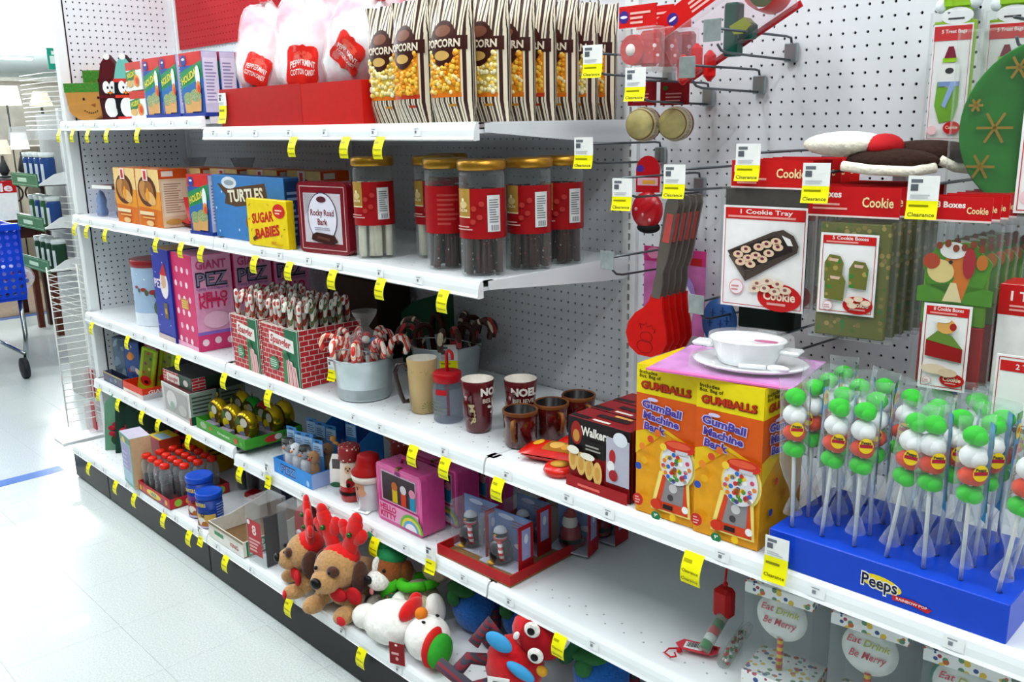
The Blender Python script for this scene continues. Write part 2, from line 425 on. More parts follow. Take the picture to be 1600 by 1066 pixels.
for k in range(5):
    x = k * W
    mb = MB(); mb.m(WHITE)
    mb.box(x - .02, -.012, 0, x - .0035, .02, HT); mb.box(x + .0035, -.012, 0, x + .02, .02, HT); mb.m(DARK).box(x - .0035, -.004, 0, x + .0035, .02, HT)
    mb.m(WHITE)
    for i in range(int(HT / IN)): mb.box(x - .0036, -.0119, i * IN, x + .0036, -.003, i * IN + .009)
    mb.build('slotted_upright', gondola)
# end panel, closing the run on its far side
mb = MB(); mb.m(PANEL); nz = int((HT - .15) / IN); pegboard(mb, 17, nz, .0036, z0=.15); mb.xf(Matrix(((0, -1, 0, 0), (1, 0, 0, -.027 - 15.5*IN - .025), (0, 0, 1, 0.0095), (0, 0, 0, 1))))
mb.box(-.004, -.03, .15, -.001, 0, HT); mb.build('end_panel', end_wing)
mb = MB(); mb.m(mat('#3a3d40', .7)).box(-.03, -.46, .15, -.02, 0, HT); mb.build('end_panel_core', end_wing)
mb = MB(); mb.m(WHITE).box(-.03, -.492, .1, .006, -.452, HT, .003); mb.build('end_post', end_wing)
mb = MB(); mb.m(WHITE).box(-.03, -.46, HT, .006, 0.02, HT + .02); mb.build('end_cap_rail', end_wing)
KICK = mat('#0b0d10', .4, noise=.1, scale=20)
for k, (a, b_) in enumerate([(-.01, .36), (.365, W - .002), (W + .002, 2*W - .002), (2*W + .002, 3*W - .002), (3*W + .002, 4*W)]):
    mb = MB(); mb.m(KICK).box(a, -.628, .004, b_, -.612, .112, .003); mb.build('kick_plate', plinth)
mb = MB(); mb.m(KICK).box(-.02, -.61, .004, -.01, 0, .112); mb.build('kick_plate', plinth)
# ---------------------------------------------------------------- shelves
_p = Print(lambda u, v, d: Vector((u, -d - .0012 + (v + .016) * .12, v)))
_p.rect(0, -.027, .03, -.007, '#eceeee').rect(.006, -.0125, .02, -.0105, '#9a9fa4').rect(.008, -.021, .0145, -.015, '#7b8086')
PLM = _p.mb.mesh('price_label')
def shelf(x, z, dfront, label, rows, w=W, lip=.036, right_open=False, deck=False):
    t = thing('steel_shelf' if not deck else 'base_deck', label, 'shelf', (x, 0, z))
    g = .003; mb = MB(); mb.m(SHELFW)
    pitch = IN; nx = int((w - 2*g) / pitch); ox = (w - nx * pitch) / 2; nrow = int((dfront - .03) / pitch)
    st = len(mb.v); pegboard(mb, nx, nrow, .0026, x0=ox, mask=(lambda i, k: (nrow - 1 - k) in rows and (i % 2 == (nrow - k) % 2)))
    mb.xf(Matrix(((1, 0, 0, 0), (0, 0, -1, -.012), (0, -1, 0, 0), (0, 0, 0, 1))), st)      # lay the sheet flat, facing up
    ye = -.012 - nrow * pitch
    mb.box(g, -dfront + .004, -.003, w - g, ye, 0); mb.box(g, -dfront + .004, -.003, ox, -.012, 0); mb.box(w - ox, -dfront + .004, -.003, w - g, -.012, 0)
    mb.box(g + .004, -dfront + .004, -.022, w - g - .004, -.02, -.014)
    mb.build('shelf_plate', t)
    mb = MB(); mb.m(CHANNEL)
    pts = [(-dfront + .006, .0015), (-dfront - .002, .001), (-dfront - .0065, -.006), (-dfront - .009, -.016), (-dfront - .010, -.028), (-dfront - .0125, -lip + .002), (-dfront - .008, -lip - .001), (-dfront + .006, -lip)]
    mb.prism(pts[::-1], g, w - g, 'yz'); mb.build('price_channel', t)
    rnd = random.Random(int(x * 100 + z * 1000)); u = .06
    while u < w - .08:
        o = bpy.data.objects.new('price_label', PLM); COL.objects.link(o); o.parent = t; o.location = (u, -dfront - .0085, 0); u += rnd.uniform(.09, .26)
    if not deck:
        for sx in (g - .0025, w - g):
            mb = MB(); mb.m(SHELFW).prism([(-dfront + .02, -.001), (-dfront + .02, -.02), (-.30 if dfront < .55 else -.3, -.036), (-.10, -.052), (-.004, -.056), (-.004, -.001)][::-1], sx, sx + .0025, 'yz'); mb.build('bracket', t)
    return t
F2 = (0, 1); FA = tuple(range(0, 18))
shelf(0, Z1A, D, 'white top shelf holding the holiday cookie mix and penguin boxes', F2)
shelf(W, Z1, D, 'white top shelf holding the cotton candy and popcorn bags', F2)
shelf(0, Z2, D, 'white shelf holding the orange cookie boxes', F2)
shelf(W, Z2, D, 'white shelf holding the gold-lidded canisters', FA)
shelf(0, Z3, D, 'white shelf holding the pale blue tin and pink candy boxes', F2)
shelf(W, Z3, D, 'white shelf holding the candy canes, pails and mugs', FA)
shelf(2*W, Z3, D, 'white shelf holding the gumball bank boxes and lollipop display', F2)
shelf(3*W, Z3, D, 'empty white shelf beyond the blue lollipop display', F2)
shelf(0, Z4A, D, 'white shelf holding the green tray of gold ornaments', F2)
shelf(W, Z4, D, 'white shelf holding the santa mug and pink tin lunch boxes', FA)
shelf(2*W, Z4, D, 'mostly bare white shelf under the gumball bank boxes', F2)
shelf(3*W, Z4, D, 'bare white lower shelf beyond the polka dot boxes', F2)
for bay, lb in enumerate(['white base deck holding the soda candy bottles and nut cans', 'white base deck holding the plush toys', 'white base deck under the mostly bare shelf', 'empty white base deck past the polka dot boxes']):
    shelf(bay * W, ZD, DK - .012, lb, (0, 1, 2, 3), lip=.03, deck=True)
# ---------------------------------------------------------------- soft bags
def pillow_y(w, h, T, sag=.0):
    def f(u, v):
        a = max(0., 1 - (2*u/w)**2); t = v / h
        return T * a**.45 * (max(0., min(1., 4*t + .35)) * max(0., 1 - max(0., (t - .62) / .38)**1.3)) + .0012
    return f
def pillow(mb, w, h, T, material, back=None, nu=12, nv=14, flare=0., top_wave=0.):
    f = pillow_y(w, h, T); mb.m(material)
    for sgn in (-1, 1):
        V = []; F = []
        for j in range(nv + 1):
            for i in range(nu + 1):
                u = -w/2 + w*i/nu; v = h*j/nv; t = v/h
                wv = top_wave * max(0, t - .72) / .28 * sin(u / w * 19 + 1.1)
                V.append((u * (1 + flare * max(0, t - .72) / .28), sgn * f(u, v) + wv, v))
        for j in range(nv):
            for i in range(nu):
                a = j*(nu+1)+i; q_ = (a, a+1, a+nu+2, a+nu+1); F.append(q_ if sgn < 0 else q_[::-1])
        mb.add(V, F, True)
    return f
# ---------------------------------------------------------------- top shelf, far bay: shaped gift boxes and cookie mix
def shaped_box(name, label, loc, rz, poly, depth, col, group=None):
    mb = MB(); mb.m(mat(col, .5)).prism(poly, 0, depth); o = mb.build(name, None, loc, radians(rz)); tag(o, label, 'gift box', group)
    return o, Print(plane_map((0, 0, 0), (1, 0, 0), (0, 0, 1)))
def arc(cx, cy, rx, ry, a0, a1, n): return [(cx + rx*cos(radians(a0 + (a1-a0)*i/n)), cy + ry*sin(radians(a0 + (a1-a0)*i/n))) for i in range(n + 1)]
GREENK = speckle('#2f7a1e', ['#3f8f24', '#7a5a20', '#256a1a'], 120, .35, .9)
def face_box(loc, rz, label):
    poly = arc(.08, .075, .08, .075, -150, -30, 10) + [(.158, .105), (.158, .14), (.002, .14), (.002, .105)]
    o, p = shaped_box('face_gift_box', label, loc, rz, poly, .05, '#b5813f')
    p.rect(-.002, .108, .162, .142, GREENK)
    p.ell(.075, .082, .005, .006, '#3a2013').ell(.135, .086, .005, .006, '#3a2013').poly([(.10, .06), (.122, .066), (.118, .052)], '#8a4b22')
    for a in range(7): p.ell(.075 + a*.0085, .04 - .011*sin(pi*(a+.3)/7), .0028, .0028, '#2c170d', 8); p.k -= 1
    p.build('printed_face', o); return o
face_box((.035, -.492, Z1A + .001), 40, 'brown smiling face gift box with green knit band at the shelf end')
face_box((.02, -.41, Z1A + .001), 40, 'brown face gift box with green band tucked behind its twin').scale = (1, 1, 1.36)
def penguin_box(loc, rz, label, body, hat, trim, scarf, h):
    poly = arc(.042, h*.5, .042, h*.5, -60, 60, 8)
    poly = [(.006, 0), (.078, 0), (.084, h*.3), (.08, h*.62), (.066, h*.86), (.042, h), (.018, h*.86), (.004, h*.62), (0, h*.3)]
    o, p = shaped_box('penguin_gift_box', label, loc, rz, poly, .05, body)
    p.poly([(.003, h*.6), (.081, h*.6), (.066, h*.86), (.042, h), (.018, h*.86)], hat)
    p.ell(.042, h*.965, .011, h*.05, '#f2efe9').rect(.002, h*.575, .082, h*.63, trim)
    p.ell(.03, h*.5, .013, .022, '#f6f6f2').ell(.054, h*.5, .013, .022, '#f6f6f2').ell(.035, h*.495, .0035, .005, '#1a1414').ell(.05, h*.495, .0035, .005, '#1a1414')
    p.poly([(.03, h*.43), (.055, h*.43), (.042, h*.39)], '#e8892a')
    p.ell(.042, h*.19, .024, h*.155, '#f6f6f2').rect(.004, h*.335, .08, h*.38, scarf).poly([(.058, h*.35), (.072, h*.34), (.07, h*.16), (.058, h*.17)], scarf)
    p.rect(.006, 0, .078, h*.045, trim); p.build('printed_penguin', o); return o
penguin_box((.335, -.475, Z1A + .001), 50, 'maroon hatted penguin gift box beside the brown face box', '#3c1a1c', '#56191d', '#4a171b', '#5d1a20', .232)
penguin_box((.455, -.465, Z1A + .001), 48, 'black penguin gift box with aqua hat beside the cookie mix', '#15181c', '#6fb7ab', '#d23a33', '#d63c28', .225)
# holiday cookie mix cartons
def cookie_mix(name, label, loc, rz, w, d, h, group='holiday cookie mix boxes'):
    o, f, r, t = carton(name, label, 'box', loc, w, d, h, rz, '#2f57a8', '#c9c6e0', '#cf2d2b', group)
    f.rect(0, h*.8, w, h, '#d8302c').poly([(0, h*.34), (w, h*.55), (w, h*.86), (0, h*.7)], '#2a8f58').poly([(0, h*.26), (w, h*.44), (w, h*.6), (0, h*.44)], '#2b6fb5')
    f.ell(w*.2, h*.88, w*.13, h*.085, '#24449c').ell(w*.2, h*.9, w*.07, h*.02, '#e7ecf6')
    f.text('HOLIDAY', w*.46, h*.64, h*.11, '#f0e24a', .03, w=w*.82, rot=.28)
    for cx, cy, s in ((.3, .2, 1.), (.66, .24, 1.25)):
        f.poly([(w*(cx-.15*s), h*(cy-.16)), (w*(cx+.15*s), h*(cy-.16)), (w*(cx+.19*s), h*(cy+.04)), (w*(cx-.19*s), h*(cy+.04))], '#d9a566')
        f.ell(w*cx, h*(cy+.09), w*.2*s, h*.1, speckle('#8aa06a', ['#d23b3b', '#eef0e2', '#3d8a4b', '#e8d24a'], 260, .3))
    f.ell(w*.82, h*.62, w*.1, h*.17, '#eef3f6').ell(w*.82, h*.45, w*.1, h*.1, '#e98c2e').ell(w*.84, h*.43, w*.06, h*.06, '#e2432c')
    f.rect(0, 0, w, h*.06, '#23398f').build('front_print', o)
    r.rect(0, 0, d, h*.06, '#23398f').rect(d*.08, h*.2, d*.92, h*.9, '#dcdaee').lines(d*.16, h*.24, d*.86, h*.86, 12, '#8f8cb4').build('side_print', o)
    return o
z = Z1A + .001
def flat_mix(loc, label):
    o, f, r, t = carton('cookie_mix_box', label, 'box', loc, .128, .10, .092, 0, '#e8efe2', '#c9c6e0', '#e3e6df', 'holiday cookie mix boxes')
    f.rect(0, .066, .128, .092, '#cf3a30').rect(0, .0, .128, .012, '#f4f4ee').poly([(0, .03), (.08, .036), (.08, .07), (0, .06)], '#2c7f45').text('HOLIDAY', .045, .052, .016, '#f0e24a', .03, w=.07, rot=.12)
    f.ell(.085, .03, .022, .02, '#e98c2e').ell(.09, .03, .012, .012, '#e2432c').ell(.03, .022, .026, .012, '#d9b06a').build('front_print', o)
flat_mix((.60, -.47, z), 'holiday cookie mix box lying flat at the bottom of its pair'); flat_mix((.59, -.47, z + .095), 'holiday cookie mix box lying flat on top of another')
cookie_mix('cookie_mix_box', 'upright holiday cookie mix box next to the flat pair', (.745, -.475, z), 0, .128, .05, .19)
cookie_mix('cookie_mix_box', 'upright holiday cookie mix box second from the flat pair', (.878, -.475, z), 0, .12, .05, .19)
cookie_mix('cookie_mix_box', 'upright holiday cookie mix box beside the red candy tray', (1.03, -.478, z), 0, .15, .052, .19)
for k in range(4): cookie_mix('cookie_mix_box', 'holiday cookie mix box %s behind the one by the red tray' % ['next', 'second', 'third', 'last'][k], (1.03, -.478 + .058 * (k + 1), z), 0, .15, .052, .19)
# ---------------------------------------------------------------- top shelf, second bay: cotton candy and popcorn
z = Z1 + .001
o, f, r = tray('display_tray', 'plain red card tray of cotton candy next to the cookie mix', 'tray', (1.315, -.498, z), .44, .40, .104, 0, '#b81512'); 
o, f, r = tray('display_tray', 'plain red card tray of cotton candy next to the popcorn', 'tray', (1.757, -.498, z), .268, .40, .102, 0, '#c4160f')
CANDY = mat('#f7eef0', .85, noise=0, key='candy')
def candy_mat():
    m = CANDY; nt = m.node_tree; b = nt.nodes['Principled BSDF']; tc = nt.nodes.new('ShaderNodeTexCoord'); n = nt.nodes.new('ShaderNodeTexNoise'); r = nt.nodes.new('ShaderNodeValToRGB')
    n.inputs['Scale'].default_value = 7; n.inputs['Detail'].default_value = 3; nt.links.new(tc.outputs['Object'], n.inputs['Vector']); nt.links.new(n.outputs['Fac'], r.inputs[0])
    r.color_ramp.elements[0].position = .42; r.color_ramp.elements[0].color = (*lin('#f29db0'), 1); r.color_ramp.elements[1].position = .58; r.color_ramp.elements[1].color = (*lin('#fbf7f8'), 1)
    nt.links.new(r.outputs[0], b.inputs['Base Color']); b.inputs['Subsurface Weight'].default_value = 0
candy_mat()
BADGE = lambda a: (abs(cos(a))**5 + abs(sin(a))**5) ** -.2 * (1 - .05 * cos(4 * a)) + (.10 * max(0, cos(8 * (a - pi / 2))) if abs(abs(a % pi) - pi / 2) < .2 else 0)
def candy_bag(label, loc, rx, rz_, ry, tilt, turn, lab, seed):
    """Blown-up clear bag over a mass of spun sugar; lab = list of (azimuth, height, roll, size) for its red stickers."""
    rnd = random.Random(seed); t = thing('cotton_candy_bag', label, 'candy bag', loc, radians(turn), 'bags of peppermint cotton candy')
    ph = [rnd.uniform(0, 6) for _ in range(6)]
    def surf(a, e, k):
        q_ = 1 + .07*sin(3*a + ph[0] + e) + .06*sin(5*e + ph[1] + a) + .035*sin(7*a + ph[2] + 3*e) + .025*sin(11*a - 9*e + ph[3]) + .015*sin(17*a + 8*e + ph[4])
        return Vector((k*rx*q_*cos(e)*cos(a), k*ry*q_*cos(e)*sin(a), k*rz_*q_*sin(e)))
    Rt = Matrix.Rotation(radians(tilt), 4, 'Y')
    for nm, k, m_ in (('spun_sugar', .955, CANDY), ('bag', 1., BAGFILM)):
        mb = MB(); mb.m(m_); n, m2 = 26, 16; V = []; F = []
        for i in range(m2 + 1):
            for j in range(n): V.append(surf(2*pi*j/n, -pi/2 + pi*i/m2, k))
        for i in range(m2):
            for j in range(n): F.append((i*n+j, i*n+(j+1) % n, (i+1)*n+(j+1) % n, (i+1)*n+j))
        mb.add(V, F, True)
        if nm == 'bag':
            mb.lathe([(.02, rz_*.97), (.012, rz_*1.08), (.03, rz_*1.22), (.055, rz_*1.42)], 12, cap=False)
        mb.xf(Rt); mb.build(nm, t)
    mb = MB(); mb.m(mat('#d9262b', .4)).lathe([(.014, rz_*1.05), (.016, rz_*1.08), (.014, rz_*1.11)], 10); mb.xf(Rt); mb.build('tie', t)
    for az, el, roll, sz in lab:
        def fm(u, v, d, az=az, el=el, roll=roll):
            x, y = u*cos(roll) - v*sin(roll), u*sin(roll) + v*cos(roll)
            return Rt @ (surf(radians(az) + x / rx, radians(el) + y / rz_, 1.008 + d * 6))
        p = Print(fm); p.disc(0, 0, .052*sz, .047*sz, '#e3281f', 32, 4, BADGE); p.disc(0, .022*sz, .03*sz, .012*sz, '#ee5a48', 16, 2)
        p.text('PEPPERMINT', 0, .006*sz, .0145*sz, '#f8ece6', .02, w=.078*sz, arch=.006*sz).text('COTTON CANDY', 0, -.0155*sz, .0125*sz, '#f8ece6', .02, w=.076*sz).build('sticker', t)
    return t
candy_bag('cotton candy bag slumped beside the cookie mix boxes', (1.432, -.385, Z1 + .185), .105, .15, .095, -6, 0, [(-62, -14, -.55, .85)], 1)
candy_bag('upright cotton candy bag at the middle of the tray, sticker facing out', (1.662, -.41, Z1 + .185), .125, .15, .082, 2, 0, [(-52, -12, -.05, 1.05)], 2)
candy_bag('cotton candy bag standing tallest, red sticker near its top', (1.77, -.255, Z1 + .235), .115, .17, .075, -4, 0, [(-62, 28, -.05, 1.)], 3)
candy_bag('cotton candy bag leaning over with its sticker tilted', (1.895, -.395, Z1 + .18), .115, .13, .085, 34, 0, [(-70, 4, -.15, .95)], 4)
candy_bag('cotton candy bag behind, next to the popcorn bags', (1.955, -.22, Z1 + .22), .095, .165, .085, 6, 0, [], 5)
candy_bag('cotton candy bag at the back of the red tray', (1.55, -.21, Z1 + .23), .10, .17, .09, 0, 0, [], 6)
# popcorn
POPSTRIPE = stripes('#3b1c17', '#e9dcc2', 62., 'X', .36, .3, colC='#2a1612')
KERNELS = [mat(c, .6, bump=.4, scale=90) for c in ('#f1e3a4', '#f0c046', '#e9951f', '#f5edc9')]
BROWN = '#3f1d18'
def popcorn_proto(warm):
    t = thing('popcorn_bag', 'x', 'popcorn bag', (0, 0, 0), 0, 'striped popcorn bags')
    w, h, T = .122, .262, .031; mb = MB(); f = pillow(mb, w, h, T, POPSTRIPE, nu=14, nv=18, flare=.16, top_wave=.008); mb.build('bag', t)
    fm = lambda u, v, d: Vector((u, -f(u, v) - d, v))
    p = Print(fm); p.patch(-.045, .058, .045, .158, '#d98a1e' if warm else '#cdb24a', 8, 8); p.patch(-.046, .052, .046, .061, ('#d9701a', '#c0381f')[warm == 2], 8, 1)
    p.rect(.012, .033, .034, .038, ('#c98a2a', '#c0381f')[warm == 2]); p.patch(-.058, .148, .058, .176, BROWN, 10, 3); p.disc(0, .162, .04, .047, BROWN, 22, 4); p.disc(0, .187, .023, .012, '#7a4a35', 16, 2); p.disc(0, .137, .022, .010, '#d2a75c', 16, 2)
    p.text('POPCORN', 0, .162, .0155, '#e8d9c2', .035, w=.094); p.build('label_print', t)
    rnd = random.Random(warm); mb = MB()
    for _ in range(120):
        u, v = rnd.uniform(-.042, .042), rnd.uniform(.062, .148)
        if (u/.036)**2 + ((v - .162)/.046)**2 < 1: continue
        mb.m(KERNELS[rnd.choice([0, 0, 3, 1] if not warm else ([1, 1, 2, 0] if warm == 1 else [2, 2, 1, 1]))]); r_ = rnd.uniform(.0045, .0068); mb.ball((u, -f(u, v) - .001, v), (r_, r_*.6, r_*.9), 7, 4)
    tag(mb.build('popcorn', t), kind='stuff')
    return t
protos = [popcorn_proto(k) for k in range(3)]
spots = [(2.078, -.452, 3, 0, 'striped popcorn bag beside the red candy tray'), (2.19, -.468, -2, 2, 'striped popcorn bag with deep orange kernels'), (2.315, -.462, 4, 1, 'striped popcorn bag on the front corner of the shelf'),
         (2.345, -.39, 8, 0, 'striped popcorn bag just behind the front corner one'), (2.35, -.323, 14, 1, 'striped popcorn bag with a crumpled peaked top'), (2.352, -.256, 10, 2, 'striped popcorn bag third behind the front corner'),
         (2.36, -.19, 8, 1, 'striped popcorn bag fourth behind the front corner'), (2.362, -.124, 8, 0, 'striped popcorn bag second from the back panel'), (2.365, -.058, 6, 1, 'striped popcorn bag against the back panel'),
         (2.20, -.385, 4, 0, 'striped popcorn bag behind the deep orange one'), (2.09, -.37, 0, 1, 'striped popcorn bag behind the one beside the red tray'), (2.21, -.30, 4, 1, 'striped popcorn bag in the third row of its shelf')]
usedp = set()
for x, y, a, k, lb in spots:
    if k not in usedp: usedp.add(k); o = protos[k]; o.location = (x, y, z); o.rotation_euler = (0, 0, radians(a)); o['label'] = lb
    else: o = dup(protos[k], (x, y, z), radians(a), lb)
for x, y, s in ((2.372, -.305, 1.), (2.40, -.165, 1.)):      # flat orange flaps between the bags
    mb = MB(); mb.m(mat('#ee7a14', .5)).prism([(0, 0), (.03, 0), (.03, .09), (.004, .1), (-.002, .05)], 0, .0012); tag(mb.build('orange_card', None, (x, y - .045, z + .062), radians(50)), 'plain orange card between the popcorn bags, %s' % ('beside the peaked one' if x < 2.39 else 'nearest the shelf end'), 'card')
# ---------------------------------------------------------------- second shelf, far bay
z = Z2 + .001
def acetate_box(name, label, loc, w, d, h, rz, inner, group=None):
    t = thing(name, label, 'box', loc, radians(rz), group); mb = MB(); mb.m(film('#e8eaf6', .8, .08)).box(0, 0, 0, w, d, h, .002); mb.build('clear_box', t)
    inner(t); return t
def globe_in(t, c):
    mb = MB(); mb.m(mat(c, .4)).lathe([(.02, .003), (.024, .02), (.015, .035), (.02, .06), (.012, .09), (.0, .1)], 14, (.045, .03, 0)); mb.m(PAPER).ball((.045, .03, .055), (.014, .014, .012)); mb.build('figurine', t)
acetate_box('figurine_box', 'clear box with a pale blue figurine at the shelf end', (.13, -.49, z), .09, .06, .105, 10, lambda t: globe_in(t, '#5d86b8'))
acetate_box('figurine_box', 'clear box with a dark blue and red figurine by the orange boxes', (.27, -.47, z), .09, .06, .105, 14, lambda t: globe_in(t, '#27407c'))
mb = MB(); mb.m(mat('#6d4a4c', .5)).box(0, 0, 0, .14, .09, .012); mb.m(PAPER).box(-.002, -.002, 0, .142, 0, .013); tag(mb.build('folded_card', None, (.17, -.48, z + .108), radians(8)), 'folded maroon and white card lying on the clear figurine boxes', 'card')
def treat_bag(loc, label):
    t = thing('treat_bag', label, 'treat bag', loc, 0); mb = MB(); mb.m(film('#c9ccd2', .6, .2, crinkle=.6)).lathe([(.045, 0), (.05, .05), (.042, .11), (.012, .15), (.03, .185), (.045, .22)], 14, cap=False); mb.build('bag', t)
    mb = MB(); mb.m(mat('#a51e28', .5)).lathe([(.013, .145), (.016, .15), (.013, .156)], 10); mb.build('tie', t); mb = MB(); mb.m(mat('#3b3238', .6)).lathe([(.038, .005), (.042, .05), (.02, .09), (0, .1)], 12); mb.build('sweets', t)
treat_bag((.52, -.22, z + .0), 'tied cellophane treat bag behind the orange boxes near the shelf end'); treat_bag((.78, -.16, z), 'tied cellophane treat bag farther from the shelf end, in shadow')
def orange_box(label, x, y, rz=0):
    w, d, h = .19, .10, .195
    o, f, r, t = carton('cookie_box', label, 'box', (x, y, z), w, d, h, rz, '#e07318', '#e8c6a4', '#d9691a', 'orange cookie boxes')
    f.rect(0, h*.62, w, h, '#f3d08a').poly([(0, h*.34), (w, h*.30), (w, h*.62), (0, h*.62)], '#ef9a2c').ell(w*.46, h*.62, w*.4, h*.27, '#5c2a1c').ell(w*.36, h*.62, w*.24, h*.17, '#c68a48', rot=-.4).ell(w*.55, h*.6, w*.2, h*.2, '#a2662f', rot=.5).ell(w*.6, h*.5, w*.22, h*.11, '#e8b46c', rot=-.3).ell(w*.5, h*.56, w*.06, h*.12, '#f39a1c')
    f.rect(w*.34, h*.8, w*.56, h*1.0, '#f6ddd8').rect(w*.40, h*.82, w*.5, h*.97, '#c8352e').lines(w*.08, h*.2, w*.9, h*.27, 1, '#f6dcae', .9).lines(w*.2, h*.14, w*.8, h*.17, 1, '#f2b76a', .9).ell(w*.5, h*.06, w*.16, h*.05, '#f5c98a').build('front_print', o)
    r.rect(0, h*.84, d, h, '#d8521c').rect(d*.1, h*.88, d*.5, h*.97, '#f3e0d6').rect(d*.08, h*.2, d*.92, h*.8, '#eed6bd').lines(d*.14, h*.26, d*.86, h*.78, 13, '#b98c74').ell(d*.4, h*.1, d*.3, h*.05, '#cf9a4e').build('side_print', o)
    t.rect(w*.1, d*.3, w*.4, d*.7, '#f3d3b8').build('top_print', o)
orange_box('orange cookie box at the front, nearest the clear figurine boxes', .442, -.498); orange_box('orange cookie box at the front with its pale side showing', .64, -.498)
for k in range(4): orange_box('orange cookie box in the row behind, %s' % ['right behind the front pair', 'second behind the front pair', 'behind the holiday mix box', 'behind the blue candy box'][k], .70 + .2*k, -.378 + .03*k)
def candy_pack(label, loc, rz, tilt):
    mb = MB(); pillow(mb, .10, .15, .012, mat('#c4222b', .3), nu=8, nv=8); mb.m(PAPER).box(-.03, -.0152, .05, .03, -.0142, .085); mb.xf(Matrix.Rotation(radians(tilt), 4, 'X')); tag(mb.build('candy_pack', None, loc, radians(rz)), label, 'candy pack', 'red candy packs')
candy_pack('red candy pack lying flat beside the orange boxes', (.93, -.40, z + .0155), 80, -90); candy_pack('red candy pack propped against the orange boxes', (1.0, -.43, z + .03), 70, -62)
cookie_mix('cookie_mix_box', 'holiday cookie mix box beside the blue caramel candy box', (1.045, -.499, z), 2, .135, .05, .187)
w, h = .41, .19
o, f, r, t = carton('caramel_candy_box', 'blue caramel nut candy box with a brown banner', 'box', (1.188, -.484, z), w, .05, h, 1, '#3f7fc0', '#2a4f86', '#29436e')
f.poly([(.03, .165), (.08, .16), (.14, .155), (.31, .172), (.325, .117), (.14, .098), (.07, .105), (.08, .13)], '#5a3f26').ell(.105, .168, .045, .018, '#dfe5ea').ell(.105, .168, .03, .008, '#9aa3ab').text('TURTLES', .197, .135, .034, '#f1ead2', .035, w=.205, rot=.07)
f.ell(.22, .055, .03, .022, '#8a5420').ell(.245, .05, .018, .018, '#6a3a16').ell(.212, .062, .012, .012, '#d99a3c').ell(.27, .095, .008, .008, '#c22a4a').dots([(.03, .02), (.15, .03), (.06, .14), (.37, .05), (.3, .02), (.02, .09)], .004, ['#c4ddf2']).build('front_print', o)
r.rect(.004, .01, .046, .18, '#1f3a63').lines(.008, .03, .042, .16, 8, '#7d95b8').build('side_print', o)
w, h = .21, .132
o, f, r, t = carton('caramel_candy_box', 'yellow caramel candy box with red hand-drawn lettering', 'box', (1.45, -.5145, z), w, .024, h, 1.2, '#f2d413', '#d9b90f', '#e3c40f')
f.text('SUGAR', w*.40, h*.62, h*.2, '#c8201c', .045, w=w*.56, rot=.12, shear=.1).text('BABIES', w*.5, h*.32, h*.2, '#c8201c', .045, w=w*.62, rot=.16, shear=.1).ell(w*.82, h*.78, w*.15, h*.15, '#d62a20').lines(w*.73, h*.72, w*.9, h*.84, 2, '#f6dcb8')
f.ell(w*.16, h*.14, w*.035, h*.045, '#5a3418').ell(w*.2, h*.18, w*.03, h*.04, '#5a3418').rect(w*.6, h*.08, w*.72, h*.13, '#d98a1c').lines(w*.68, h*.05, w*.96, h*.12, 2, '#e0b010')
for u, v, a in ((.08, .85, .7), (.05, .55, .5), (.92, .42, .2), (.85, .25, .9), (.55, .92, -.4), (.1, .3, 1.)): f.poly([(w*u, h*v), (w*u + .01*cos(a), h*v + .01*sin(a)), (w*u + .01*cos(a) + .0015, h*v + .01*sin(a) - .002), (w*u + .0015, h*v - .002)], '#8a3a1a'); f.k -= 1
f.build('front_print', o)
# ---------------------------------------------------------------- second shelf, second bay: bark tin and canisters
def tin_box(name, label, loc, w, d, h, rz, col, r=.016):
    mb = MB(); mb.m(mat(col, .25, coat=.4)); pts = []
    for cx, cz, a0 in ((w - r, r, -90), (w - r, h - r, 0), (r, h - r, 90), (r, r, 180)): pts += arc(cx, cz, r, r, a0, a0 + 90, 5)
    mb.prism(pts, 0, d); mb.prism([(w/2 + (x - w/2)*1.012, h/2 + (z_ - h/2)*1.012) for x, z_ in pts], .018, .022)
    o = mb.build(name, None, loc, radians(rz)); return tag(o, label, 'tin'), Print(plane_map((0, 0, 0), (1, 0, 0), (0, 0, 1)))
w = .188
o, f = tin_box('bark_tin', 'square maroon tin of chocolate bark with an oval white label', (1.708, -.502, z), w, .055, .186, 10, '#7e1220')
f.ring(.01, .01, w - .01, .176, .002, '#d8b9b4').rect(.024, .028, w - .024, .158, '#cfc6cc')
for i in range(9):
    f.poly([(.026 + i*.007, .156), (.03 + i*.007, .156), (.03, .15 - i*.006), (.026, .15 - i*.006)], '#a7a0aa'); f.k -= 1
f.k += 1
f.ell(w*.5, .095, .056, .066, '#4a3550', 26).ell(w*.5, .095, .053, .063, '#e6e3ee', 26).text('Rocky Road', w*.5, .108, .016, '#7e1a28', .02, w=.088).text('Bark', w*.5, .084, .016, '#7e1a28', .02, w=.036).ell(w*.5, .142, .018, .008, '#5a2733').lines(w*.34, .062, w*.66, .072, 2, '#a9a2b4')
f.poly([(.05, .036), (.075, .03), (.13, .026), (.15, .034), (.138, .05), (.10, .054), (.07, .056), (.054, .05)], '#3b1d18').poly([(.07, .04), (.12, .034), (.12, .042), (.075, .047)], '#5c3327').build('label_print', o)
GOLD = mat('#b8862b', .3, metal=.75)
LABELRED = '#a11318'
